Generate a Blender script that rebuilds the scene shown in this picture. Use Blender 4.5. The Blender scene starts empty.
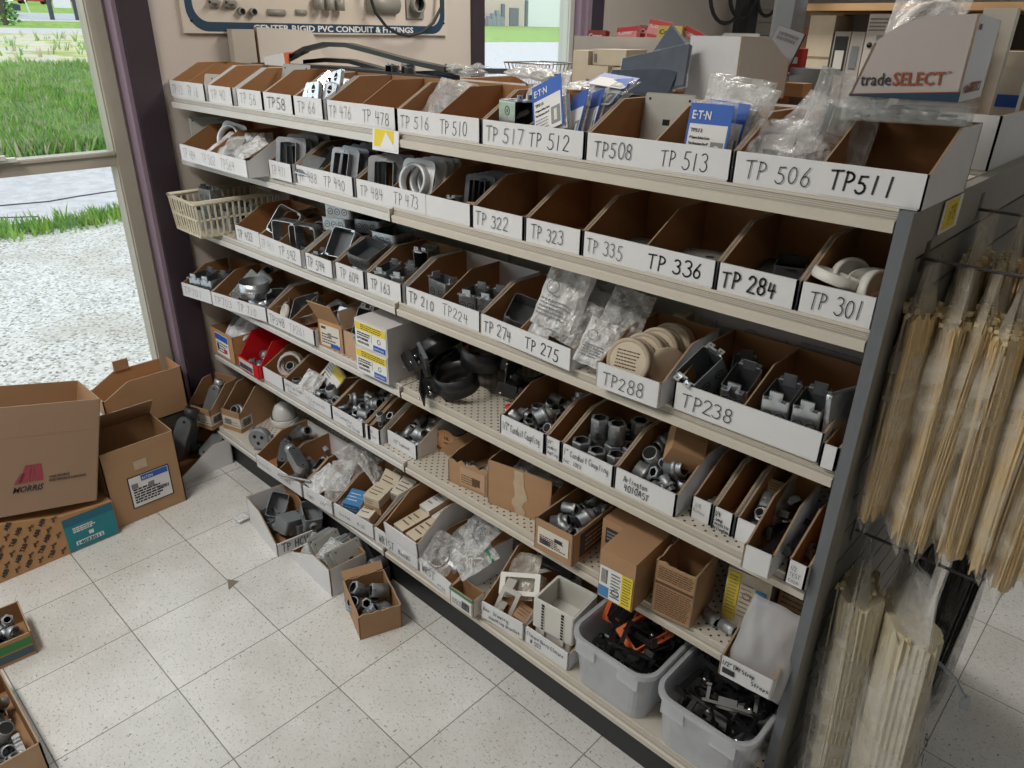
import bpy, math, random
from mathutils import Vector, Matrix, Euler, Quaternion
PI = math.pi
C = bpy.context.scene.collection
SC = bpy.context.scene

# ------------------------------------------------------------------ materials
MATS = {}
def nodes_of(name):
    m = bpy.data.materials.new(name); m.use_nodes = True
    nt = m.node_tree; nt.nodes.clear()
    out = nt.nodes.new('ShaderNodeOutputMaterial')
    b = nt.nodes.new('ShaderNodeBsdfPrincipled')
    nt.links.new(b.outputs[0], out.inputs[0])
    return m, nt, b, out
def N(nt, typ, **kw):
    n = nt.nodes.new(typ)
    for k, v in kw.items():
        if k.startswith('i_'):
            n.inputs[int(k[2:])].default_value = v
        else:
            setattr(n, k, v)
    return n
def LK(nt, a, b): nt.links.new(a, b)
def mat(name, col, rough=.6, metal=0., var=.0, scale=30., bump=0., bscale=80., stretch=None, spec=.5, trans=0.):
    """a plain procedural surface: base colour, mottled by noise, with a little bump"""
    if name in MATS: return MATS[name]
    m, nt, b, out = nodes_of(name)
    b.inputs['Base Color'].default_value = (*col, 1)
    b.inputs['Roughness'].default_value = rough
    b.inputs['Metallic'].default_value = metal
    b.inputs['Specular IOR Level'].default_value = spec
    tc = N(nt, 'ShaderNodeTexCoord')
    src = tc.outputs['Object']
    if stretch:
        mp = N(nt, 'ShaderNodeMapping'); mp.inputs['Scale'].default_value = stretch
        LK(nt, src, mp.inputs[0]); src = mp.outputs[0]
    if var:
        no = N(nt, 'ShaderNodeTexNoise'); no.inputs['Scale'].default_value = scale; no.inputs['Detail'].default_value = 5
        LK(nt, src, no.inputs['Vector'])
        mx = N(nt, 'ShaderNodeMix', data_type='RGBA')
        mx.inputs[6].default_value = (*[max(0, c*(1-var)) for c in col], 1)
        mx.inputs[7].default_value = (*[min(1, c*(1+var)) for c in col], 1)
        LK(nt, no.outputs[0], mx.inputs[0]); LK(nt, mx.outputs[2], b.inputs['Base Color'])
    if bump:
        n2 = N(nt, 'ShaderNodeTexNoise'); n2.inputs['Scale'].default_value = bscale; n2.inputs['Detail'].default_value = 4
        LK(nt, src, n2.inputs['Vector'])
        bp = N(nt, 'ShaderNodeBump'); bp.inputs['Strength'].default_value = bump; bp.inputs['Distance'].default_value = .004
        LK(nt, n2.outputs[0], bp.inputs['Height']); LK(nt, bp.outputs[0], b.inputs['Normal'])
    if trans:
        tr = N(nt, 'ShaderNodeBsdfTransparent'); ms = N(nt, 'ShaderNodeMixShader')
        ms.inputs[0].default_value = 1-trans
        LK(nt, tr.outputs[0], ms.inputs[1]); LK(nt, b.outputs[0], ms.inputs[2]); LK(nt, ms.outputs[0], out.inputs[0])
    MATS[name] = m
    return m

WHITE = mat('bin_white_card', (.70, .70, .72), .62, var=.05, scale=18, stretch=(1, 1, 1))
BROWN = mat('bin_brown_card', (.33, .165, .068), .75, var=.14, scale=14, stretch=(1, 1, 3))
EDGE = mat('card_edge', (.34, .24, .15), .8, var=.2, scale=300)
KRAFT = mat('kraft_card', (.40, .235, .125), .72, var=.10, scale=9, stretch=(1, 1, 3))
KRAFT2 = mat('kraft_card_orange', (.46, .25, .11), .72, var=.12, scale=10)
KRAFTL = mat('kraft_card_pale', (.47, .31, .19), .7, var=.10, scale=12)
KRAFTIN = mat('kraft_inside', (.34, .19, .09), .8, var=.12, scale=12)
CREAMBOX = mat('cream_card', (.60, .52, .40), .7, var=.12, scale=25)
GREYBOX = mat('grey_card', (.44, .41, .38), .7, var=.1, scale=15)
PAPER = mat('paper_white', (.74, .74, .74), .6, var=.04, scale=20)
PAPER2 = mat('paper_offwhite', (.66, .62, .54), .6, var=.06, scale=20)
INK = mat('ink', (.025, .025, .03), .6)
INKG = mat('ink_grey', (.20, .20, .21), .7)
INKBR = mat('ink_brown', (.10, .05, .025), .7)
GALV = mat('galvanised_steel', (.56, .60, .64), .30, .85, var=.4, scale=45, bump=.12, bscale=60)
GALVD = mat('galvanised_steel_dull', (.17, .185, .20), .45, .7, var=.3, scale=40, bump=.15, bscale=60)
ZINC = mat('zinc_fitting', (.36, .38, .40), .46, .75, var=.3, scale=60, bump=.2, bscale=120)
DARKST = mat('dark_steel', (.06, .06, .065), .45, .6, var=.3, scale=40)
CHROME = mat('bright_steel', (.72, .74, .77), .22, .95, var=.15, scale=40)
HOLE = mat('dark_hole', (.012, .012, .012), .9)
BLACKP = mat('black_plastic', (.014, .014, .016), .38, var=.3, scale=40)
BLACKM = mat('black_matte', (.02, .02, .022), .62, var=.2, scale=20)
GREYP = mat('grey_plastic', (.21, .23, .25), .5, var=.1, scale=20)
GREYC = mat('grey_cast', (.26, .27, .28), .5, .3, var=.18, scale=50, bump=.2, bscale=100)
BEIGEM = mat('beige_metal', (.47, .42, .36), .45, var=.06, scale=10)
GREYM = mat('grey_painted_plate', (.36, .36, .34), .45, .2, var=.1, scale=25)
PVCW = mat('white_plastic', (.68, .67, .63), .42, var=.04, scale=20)
CREAMP = mat('cream_plastic', (.74, .67, .52), .42, var=.10, scale=16)
TANP = mat('tan_plastic', (.44, .36, .27), .5, var=.12, scale=25)
ORANGE = mat('orange_plastic', (.62, .13, .03), .5, var=.1, scale=30)
RED = mat('red_plastic', (.62, .010, .016), .38, var=.12, scale=12)
REDP = mat('red_print', (.50, .03, .03), .55)
MAROON = mat('maroon_print', (.24, .02, .02), .5)
MORR = mat('logo_red', (.36, .05, .08), .65)
PINKP = mat('pink_print', (.66, .25, .26), .5, var=.2, scale=60)
YELLOW = mat('yellow_print', (.74, .58, .03), .55, var=.06, scale=40)
GOLDP = mat('gold_print', (.52, .40, .05), .5)
BLUE = mat('blue_print', (.015, .10, .46), .45, var=.08, scale=30)
BLUEL = mat('blue_print_light', (.05, .22, .48), .5)
TEAL = mat('teal_print', (.012, .22, .27), .55, var=.08, scale=20)
TEALD = mat('teal_print_dark', (.012, .13, .21), .55)
GREEN = mat('green_print', (.03, .22, .06), .5)
GREENB = mat('green_strip', (.015, .22, .09), .4)
PURPLE = mat('purple_print', (.20, .09, .36), .5)
TSORANGE = mat('rust_print', (.30, .075, .03), .55)
NAVY = mat('navy_print', (.012, .045, .085), .5)
BLUEPL = mat('blue_grey_plate', (.07, .09, .125), .38, .1, var=.35, scale=30, stretch=(1, 1, 8))
TAPE = mat('packing_tape', (.50, .38, .26), .3, var=.2, scale=60)
WIRE = mat('wire_steel', (.45, .45, .46), .3, .9)
TIE = mat('natural_nylon', (.66, .50, .27), .42, var=.34, scale=40, stretch=(9, 9, .25), bump=.9, bscale=60)
TIEW = mat('pale_nylon', (.60, .54, .40), .45, var=.24, scale=40, stretch=(9, 9, .25), bump=.8, bscale=60)
TIEH = mat('nylon_heads', (.68, .55, .33), .5, var=.25, scale=120, bump=.5, bscale=150)
WOOD = mat('pine_wood', (.50, .31, .15), .6, var=.2, scale=8, stretch=(1, 8, 8))

def film(name, col, alpha, rough=.14, var=.6, scale=14, bump=.9):
    """clear or milky plastic film: see-through, creased, shiny"""
    m, nt, b, out = nodes_of(name)
    b.inputs['Base Color'].default_value = (*col, 1); b.inputs['Roughness'].default_value = rough
    b.inputs['Specular IOR Level'].default_value = .8
    tr = N(nt, 'ShaderNodeBsdfTransparent'); ms = N(nt, 'ShaderNodeMixShader')
    tc = N(nt, 'ShaderNodeTexCoord')
    no = N(nt, 'ShaderNodeTexNoise'); no.inputs['Scale'].default_value = scale; no.inputs['Detail'].default_value = 6; no.inputs['Distortion'].default_value = 1.2
    LK(nt, tc.outputs['Object'], no.inputs['Vector'])
    mr = N(nt, 'ShaderNodeMapRange'); mr.inputs[1].default_value = .35; mr.inputs[2].default_value = .7
    mr.inputs[3].default_value = max(0, alpha*(1-var)); mr.inputs[4].default_value = min(1, alpha*(1+var))
    LK(nt, no.outputs[0], mr.inputs[0]); LK(nt, mr.outputs[0], ms.inputs[0])
    bp = N(nt, 'ShaderNodeBump'); bp.inputs['Strength'].default_value = bump; bp.inputs['Distance'].default_value = .01
    n3 = N(nt, 'ShaderNodeTexNoise'); n3.inputs['Scale'].default_value = scale*3; n3.inputs['Detail'].default_value = 3
    LK(nt, tc.outputs['Object'], n3.inputs['Vector'])
    LK(nt, n3.outputs[0], bp.inputs['Height']); LK(nt, bp.outputs[0], b.inputs['Normal'])
    LK(nt, tr.outputs[0], ms.inputs[1]); LK(nt, b.outputs[0], ms.inputs[2]); LK(nt, ms.outputs[0], out.inputs[0])
    MATS[name] = m
    return m
FILM = film('clear_film', (.78, .79, .80), .36)
FILMM = film('milky_film', (.74, .74, .75), .80, .25, .3)
FILMW = film('frosted_film', (.70, .69, .66), .34, .3, .5, 9)
FILMY = film('bag_film', (.74, .69, .60), .36, .2, .75, 7, .6)
FILMD = film('smoky_film', (.30, .30, .30), .5, .18, .6)
TUBP = film('frosted_tub', (.68, .70, .75), .46, .28, .12, 6, .1)
ORGP = film('clear_rigid_plastic', (.66, .70, .70), .20, .08, .3, 30, .15)

# ------------------------------------------------------------------ mesh building
class MB:
    def __init__(s): s.v = []; s.f = []; s.m = []; s.s = []
    def add(s, vs, fs, mi=0, M=None, smooth=False):
        o = len(s.v)
        s.v += [tuple(M @ Vector(p)) if M else tuple(p) for p in vs]
        for k, f in enumerate(fs):
            s.f.append([o+i for i in f]); s.m.append(mi[k] if isinstance(mi, (list, tuple)) else mi); s.s.append(smooth)
        return s
    def box(s, x0, y0, z0, x1, y1, z1, mi=0, M=None):
        """mi: one index or six (bottom, top, front -y, right +x, back +y, left -x)"""
        v = [(x0,y0,z0),(x1,y0,z0),(x1,y1,z0),(x0,y1,z0),(x0,y0,z1),(x1,y0,z1),(x1,y1,z1),(x0,y1,z1)]
        return s.add(v, [(0,3,2,1),(4,5,6,7),(0,1,5,4),(1,2,6,5),(2,3,7,6),(3,0,4,7)], mi, M)
    def slab(s, pts, t, mo=0, mi_=0, me=None, M=None):
        """a flat polygon given as 3D points, its outer face mo, thickened by t against its normal to the inner face mi_"""
        P = [Vector(p) for p in pts]
        n = Vector((0,0,0))
        for i in range(len(P)): n += P[i].cross(P[(i+1) % len(P)])
        n.normalize(); k = len(P)
        vs = P + [p - n*t for p in P]
        me = mo if me is None else me
        fs = [list(range(k)), list(range(2*k-1, k-1, -1))] + [(i, i+k, (i+1) % k+k, (i+1) % k) for i in range(k)]
        return s.add(vs, fs, [mo, mi_]+[me]*k, M)
    def lathe(s, prof, n=16, mi=0, M=None, smooth=True, close=False):
        """profile (r, z) turned about z; mi may be one per profile step"""
        vs = []; k = len(prof)
        for (r, z) in prof:
            for i in range(n):
                a = 2*PI*i/n; vs.append((r*math.cos(a), r*math.sin(a), z))
        fs = []; ms = []
        for j in range(k-1 + (1 if close else 0)):
            j2 = (j+1) % k
            for i in range(n):
                fs.append((j*n+i, j*n+(i+1) % n, j2*n+(i+1) % n, j2*n+i)); ms.append(mi[j] if isinstance(mi, (list, tuple)) else mi)
        s.add(vs, fs, ms, M, smooth)
        return s
    def disc(s, r, z, n=16, mi=0, M=None, up=True):
        vs = [(r*math.cos(2*PI*i/n), r*math.sin(2*PI*i/n), z) for i in range(n)]
        return s.add(vs, [list(range(n)) if up else list(range(n-1, -1, -1))], mi, M)
    def tube(s, path, r, n=6, mi=0, M=None, caps=True, closed=False):
        P = [Vector(p) for p in path]; k = len(P); vs = []; prev = None
        for i in range(k):
            a = P[i-1] if (i > 0 or closed) else P[i]; b = P[(i+1) % k] if (i < k-1 or closed) else P[i]
            t = (b-a).normalized()
            u = prev - t*prev.dot(t) if prev is not None else (Vector((0,0,1)).cross(t) if abs(t.z) < .95 else Vector((1,0,0)).cross(t))
            if u.length < 1e-6: u = Vector((1,0,0)).cross(t)
            u.normalize(); prev = u; w = t.cross(u)
            rr = r[i] if isinstance(r, (list, tuple)) else r
            for j in range(n):
                q = 2*PI*j/n; vs.append(P[i] + (u*math.cos(q)+w*math.sin(q))*rr)
        fs = [(i*n+j, i*n+(j+1) % n, ((i+1) % k)*n+(j+1) % n, ((i+1) % k)*n+j) for i in range(k if closed else k-1) for j in range(n)]
        s.add(vs, fs, mi, M, n > 4)
        if caps and not closed: s.add(vs[:n], [list(range(n-1, -1, -1))], mi, M); s.add(vs[-n:], [list(range(n))], mi, M)
        return s
    def extrude_x(s, prof, x0, x1, mi=0, M=None):
        """closed (y, z) profile, counter-clockwise seen from +x, swept along x; mi one per side or one"""
        k = len(prof)
        vs = [(x0, y, z) for y, z in prof] + [(x1, y, z) for y, z in prof]
        ms = list(mi) if isinstance(mi, (list, tuple)) else [mi]*k
        return s.add(vs, [(i, (i+1) % k, (i+1) % k+k, i+k) for i in range(k)] + [list(range(k-1, -1, -1)), list(range(k, 2*k))], ms+[ms[0]]*2, M)
    def prism_x(s, pts, y0, y1, mi=0, M=None):
        """an (x, z) outline, counter-clockwise seen from the front, given depth along y"""
        k = len(pts); vs = [(x, y0, z) for x, z in pts]+[(x, y1, z) for x, z in pts]
        return s.add(vs, [list(range(k)), list(range(2*k-1, k-1, -1))]+[(i, i+k, (i+1) % k+k, (i+1) % k) for i in range(k)], mi, M)
    def mesh(s, name, mats):
        me = bpy.data.meshes.new(name)
        me.from_pydata(s.v, [], s.f)
        for m in (mats if isinstance(mats, (list, tuple)) else [mats]): me.materials.append(m)
        me.polygons.foreach_set('material_index', s.m); me.polygons.foreach_set('use_smooth', s.s)
        me.update()
        return me
    def build(s, name, mats, parent=None, loc=None, rot=None):
        return link(name, s.mesh(name, mats), parent, loc, rot)
def link(name, me, parent=None, loc=None, rot=None):
    o = bpy.data.objects.new(name, me); C.objects.link(o)
    if parent: o.parent = parent
    if loc is not None: o.location = loc
    if rot is not None:
        if isinstance(rot, Quaternion): o.rotation_mode = 'QUATERNION'; o.rotation_quaternion = rot
        else: o.rotation_euler = rot
    return o
def tag(o, label=None, cat=None, group=None, kind=None):
    if label: o['label'] = label
    if cat: o['category'] = cat
    if group: o['group'] = group
    if kind: o['kind'] = kind
    return o
def thing(name, label, cat, loc=(0,0,0), rot=(0,0,0), group=None):
    o = bpy.data.objects.new(name, None); C.objects.link(o); o.empty_display_size = .05
    o.location = loc; o.rotation_euler = rot
    return tag(o, label, cat, group)
def put(me, name, label, cat, loc, rot=(0,0,0), group=None, scale=None):
    """one thing that is one mesh; rot an Euler triple or a quaternion"""
    o = link(name, me, None, loc, rot)
    if scale: o.scale = (scale,)*3 if isinstance(scale, (int, float)) else scale
    return tag(o, label, cat, group)
def struct(name, mb, mats, parent=None):
    o = mb.build(name, mats, parent)
    if parent is None: o['kind'] = 'structure'
    return o
def copy_thing(src, loc, rot, label=None, group=None):
    c = src.copy(); C.objects.link(c); c.location = loc; c.rotation_euler = rot
    for ch in src.children:
        d = ch.copy(); C.objects.link(d); d.parent = c
        for g in ch.children:
            e = g.copy(); C.objects.link(e); e.parent = d
    if label: c['label'] = label
    if group: c['group'] = group
    return c
def frame(o, ux, uy, uz=None):
    ux = Vector(ux).normalized(); uy = Vector(uy).normalized(); uz = Vector(uz) if uz else ux.cross(uy)
    M = Matrix.Identity(4)
    for i in range(3): M[i][0] = ux[i]; M[i][1] = uy[i]; M[i][2] = uz[i]; M[i][3] = o[i]
    return M
def TR(x=0, y=0, z=0): return Matrix.Translation((x, y, z))
def RX(a): return Matrix.Rotation(a, 4, 'X')
def RY(a): return Matrix.Rotation(a, 4, 'Y')
def RZ(a): return Matrix.Rotation(a, 4, 'Z')

# ------------------------------------------------------------------ handwriting: single-stroke letters, x to .6, y to 1
def arc(cx, cy, rx, ry, a0, a1, n=8):
    return [(cx+rx*math.cos(math.radians(a0+(a1-a0)*i/n)), cy+ry*math.sin(math.radians(a0+(a1-a0)*i/n))) for i in range(n+1)]
G = {
 'T': [[(-.05,.95),(.65,1.)],[(.3,.97),(.28,0)]], 'P': [[(.1,0),(.12,1)],[(.05,.95)]+arc(.15,.72,.38,.26,70,-90)],
 '0': [arc(.3,.5,.27,.48,90,450,12)], '1': [[(.3,1),(.27,0)]], '2': [arc(.28,.74,.25,.25,170,-20,7)+[(.05,.05),(.6,.03)]],
 '3': [arc(.25,.76,.25,.22,150,-80,7)+arc(.25,.28,.3,.27,80,-150,8)], '4': [[(.1,.95),(.06,.45),(.58,.5)],[(.42,.9),(.38,0)]],
 '5': [[(.55,.98),(.14,.95),(.1,.58)]+arc(.24,.3,.3,.3,100,-150,8)], '6': [[(.45,1),(.18,.6)]+arc(.3,.28,.24,.27,160,-200,10)],
 '7': [[(.03,.95),(.57,.97),(.25,0)]], '8': [arc(.3,.74,.22,.24,-60,-420,9)+arc(.3,.25,.26,.26,110,-230,9)], '9': [arc(.3,.7,.24,.27,0,360,9)+[(.5,0)]],
 'A': [[(0,0),(.3,1),(.58,0)],[(.1,.35),(.5,.35)]], 'B': [[(.08,0),(.08,1)]+arc(.1,.76,.36,.24,90,-90,6)+arc(.1,.26,.44,.26,90,-90,6)],
 'C': [arc(.34,.5,.32,.5,50,310,9)], 'D': [[(.08,0),(.08,1)]+arc(.1,.5,.46,.5,90,-90,8)], 'E': [[(.55,1),(.08,1),(.08,0),(.55,0)],[(.08,.5),(.45,.5)]],
 'F': [[(.55,1),(.08,1),(.08,0)],[(.08,.5),(.45,.5)]], 'G': [arc(.34,.5,.32,.5,50,330,9)+[(.62,.45),(.35,.45)]], 'H': [[(.05,0),(.05,1)],[(.55,0),(.55,1)],[(.05,.5),(.55,.5)]],
 'I': [[(.3,0),(.3,1)]], 'K': [[(.08,0),(.08,1)],[(.55,1),(.1,.45),(.58,0)]], 'L': [[(.08,1),(.08,0),(.55,0)]], 'M': [[(0,0),(.08,1),(.3,.3),(.54,1),(.6,0)]],
 'N': [[(.05,0),(.08,1),(.52,0),(.55,1)]], 'O': [arc(.3,.5,.28,.5,90,450,12)], 'R': [[(.08,0),(.08,1)]+arc(.1,.76,.38,.24,90,-90,6)+[(.55,0)]],
 'S': [arc(.3,.74,.24,.25,60,270,7)+arc(.3,.25,.26,.25,90,-130,7)], 'U': [[(.06,1),(.06,.3)]+arc(.3,.28,.24,.27,180,360,6)+[(.54,1)]], 'V': [[(0,1),(.3,0),(.58,1)]],
 'W': [[(0,1),(.14,0),(.3,.7),(.46,0),(.62,1)]], 'X': [[(0,0),(.58,1)],[(0,1),(.58,0)]], 'Y': [[(0,1),(.3,.5),(.58,1)],[(.3,.5),(.3,0)]], 'Z': [[(0,1),(.58,1),(0,0),(.58,0)]], 'J': [[(.45,1),(.45,.25)]+arc(.25,.22,.2,.22,0,-170,5)], 'Q': [arc(.3,.5,.28,.5,90,450,12),[(.35,.25),(.6,-.05)]],
 'a': [arc(.27,.3,.22,.28,30,390,8)+[(.5,0)]], 'b': [[(.08,1),(.08,.05)]+arc(.28,.3,.2,.28,-150,150,7)], 'c': [arc(.3,.3,.22,.3,50,310,7)], 'd': [arc(.27,.3,.2,.28,30,390,8)+[(.5,1)],[(.5,.5),(.5,0)]],
 'e': [[(.1,.32),(.48,.34)]+arc(.3,.3,.21,.3,10,310,8)], 'f': [arc(.4,.8,.15,.2,30,180,5)+[(.25,0)],[(.08,.55),(.42,.55)]], 'g': [arc(.27,.3,.2,.27,30,390,8)+[(.48,-.2)]+arc(.28,-.2,.2,.15,0,-160,4)],
 'h': [[(.08,1),(.08,0)],[(.08,.4)]+arc(.28,.38,.2,.2,150,0,5)+[(.48,0)]], 'i': [[(.3,.55),(.3,0)],[(.3,.72),(.3,.78)]], 'l': [[(.3,1),(.3,0)]], 'm': [[(.02,.55),(.02,0)],arc(.16,.38,.14,.18,170,0,4)+[(.3,0)],arc(.44,.38,.14,.18,170,0,4)+[(.58,0)]],
 'n': [[(.08,.55),(.08,0)],arc(.28,.36,.2,.2,150,0,5)+[(.48,0)]], 'o': [arc(.3,.3,.22,.29,90,450,9)], 'p': [[(.08,.55),(.08,-.35)],arc(.28,.3,.2,.26,150,-150,7)], 'q': [arc(.27,.3,.2,.27,30,390,8),[(.48,.5),(.48,-.35)]],
 'r': [[(.12,.55),(.12,0)],arc(.32,.32,.2,.24,160,60,4)], 's': [arc(.28,.44,.17,.13,40,260,5)+arc(.28,.16,.19,.15,90,-140,5)], 't': [[(.28,.9),(.28,.05),(.45,0)],[(.08,.58),(.48,.58)]], 'u': [[(.08,.55),(.1,.1),(.3,0),(.48,.15)],[(.48,.55),(.5,0)]],
 'v': [[(.05,.55),(.28,0),(.5,.55)]], 'w': [[(.02,.55),(.15,0),(.3,.45),(.44,0),(.58,.55)]], 'x': [[(.05,.55),(.5,0)],[(.5,.55),(.05,0)]], 'y': [[(.05,.55),(.28,.08)],[(.52,.55),(.2,-.35)]], 'k': [[(.08,1),(.08,0)],[(.45,.55),(.1,.25),(.48,0)]], 'z': [[(.05,.55),(.48,.55),(.05,0),(.5,0)]], 'j': [[(.35,.55),(.33,-.2),(.12,-.3)]],
 '/': [[(.0,-.05),(.5,1.05)]], '"': [[(.2,1.05),(.18,.8)],[(.38,1.05),(.36,.8)]], '.': [[(.25,0),(.3,.04)]], '-': [[(.08,.42),(.5,.42)]], '#': [[(.15,0),(.25,1)],[(.4,0),(.5,1)],[(0,.35),(.6,.35)],[(0,.65),(.6,.65)]], '&': [[(.6,0),(.15,.75),(.3,1),(.42,.75),(.08,.3),(.25,0),(.6,.4)]],
}
def write(parent, text, M, h, w=.0016, width=None, mt=None, name='handwriting', seed=0, lean=.08):
    """pen strokes on a flat face: M maps x (along), y (up), z (out); text starts at M's origin on its base line"""
    rnd = random.Random(seed+len(text)); b = MB(); x = 0.; adv = .78
    L = sum(adv if c != ' ' else .5 for c in text)
    sx = (width/L/1.0) if width else h*.95
    for c in text:
        if c == ' ': x += .5; continue
        dx, dy, sc = rnd.uniform(-.04, .04), rnd.uniform(-.07, .07), rnd.uniform(.9, 1.08)
        for st in G.get(c, []):
            P = [Vector(((x+dx+px*sc+py*lean)*sx, (dy+py*sc)*h, 0)) for px, py in st]
            for a, q in zip(P, P[1:]):
                d = (q-a); 
                if d.length < 1e-6: continue
                d.normalize(); nn = Vector((-d.y, d.x, 0))*w/2; e = d*w*.35
                b.add([a-e-nn, q+e-nn, q+e+nn, a-e+nn], [(0,1,2,3)], 0, M @ TR(0, 0, .0007))
        x += adv
    return b.build(name, mt or INK, parent)
def printed(parent, text, M, size, mt, name='printed_text', width=None, bold=0., shear=0., align='LEFT', depth=.0004, lift=.0006):
    """type in the built-in typeface, turned to a mesh"""
    cu = bpy.data.curves.new(name, 'FONT'); cu.body = text; cu.size = size; cu.offset = bold*size; cu.shear = shear; cu.extrude = depth; cu.align_x = align
    cu.resolution_u = 2
    tmp = bpy.data.objects.new(name, cu); C.objects.link(tmp)
    bpy.context.view_layer.update()
    dg = bpy.context.evaluated_depsgraph_get()
    me = bpy.data.meshes.new_from_object(tmp.evaluated_get(dg))
    bpy.data.objects.remove(tmp); bpy.data.curves.remove(cu)
    if width and len(me.vertices):
        xs = [v.co.x for v in me.vertices]; k = width/max(1e-6, max(xs)-min(xs))
        x0 = min(xs) if align == 'LEFT' else 0
        for v in me.vertices: v.co.x = (v.co.x-x0)*k
    me.transform(M @ TR(0, 0, lift)); me.materials.clear(); me.materials.append(mt)
    me.name = name
    return link(name, me, parent)
def panel(parent, name, M, x0, y0, x1, y1, mt, t=.0007, label=None):
    """a thin printed patch, tape or label stuck on a face"""
    o = MB().box(x0, y0, -.0002, x1, y1, t, 0, M).build(name, mt, parent)
    if label: o['label'] = label
    return o
def lines(b, M, x0, y0, x1, y1, n, h, rnd, mi=0, z=.0009, fill=.75):
    """rows of small print as dashes"""
    for i in range(n):
        y = y1 - (y1-y0)*(i+.5)/n; x = x0
        while x < x0+(x1-x0)*rnd.uniform(fill, 1):
            w = rnd.uniform(.04, .16)*(x1-x0); xe = min(x1, x+w)
            b.add([(x,y-h/2,z),(xe,y-h/2,z),(xe,y+h/2,z),(x,y+h/2,z)], [(0,1,2,3)], mi, M); x = xe+.02*(x1-x0)
def bars(b, M, x0, y0, x1, y1, rnd, mi=0, z=.0009):
    x = x0
    while x < x1:
        w = rnd.choice((.0008, .0014, .002)); b.add([(x,y0,z),(min(x1,x+w),y0,z),(min(x1,x+w),y1,z),(x,y1,z)], [(0,1,2,3)], mi, M); x += w+rnd.choice((.0008, .0012))
# ------------------------------------------------------------------ camera
cam = bpy.data.cameras.new('camera'); co = bpy.data.objects.new('camera', cam); C.objects.link(co)
cam.sensor_width = 36; cam.lens = 736.386/1024*36; cam.clip_start = .02; cam.clip_end = 400
co.matrix_world = Matrix(((.726468,-.308554,.614034,2.76949),(.687010,.305092,-.659496,-1.187143),(.016153,.900951,.433620,1.623475),(0,0,0,1)))
SC.camera = co

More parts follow.
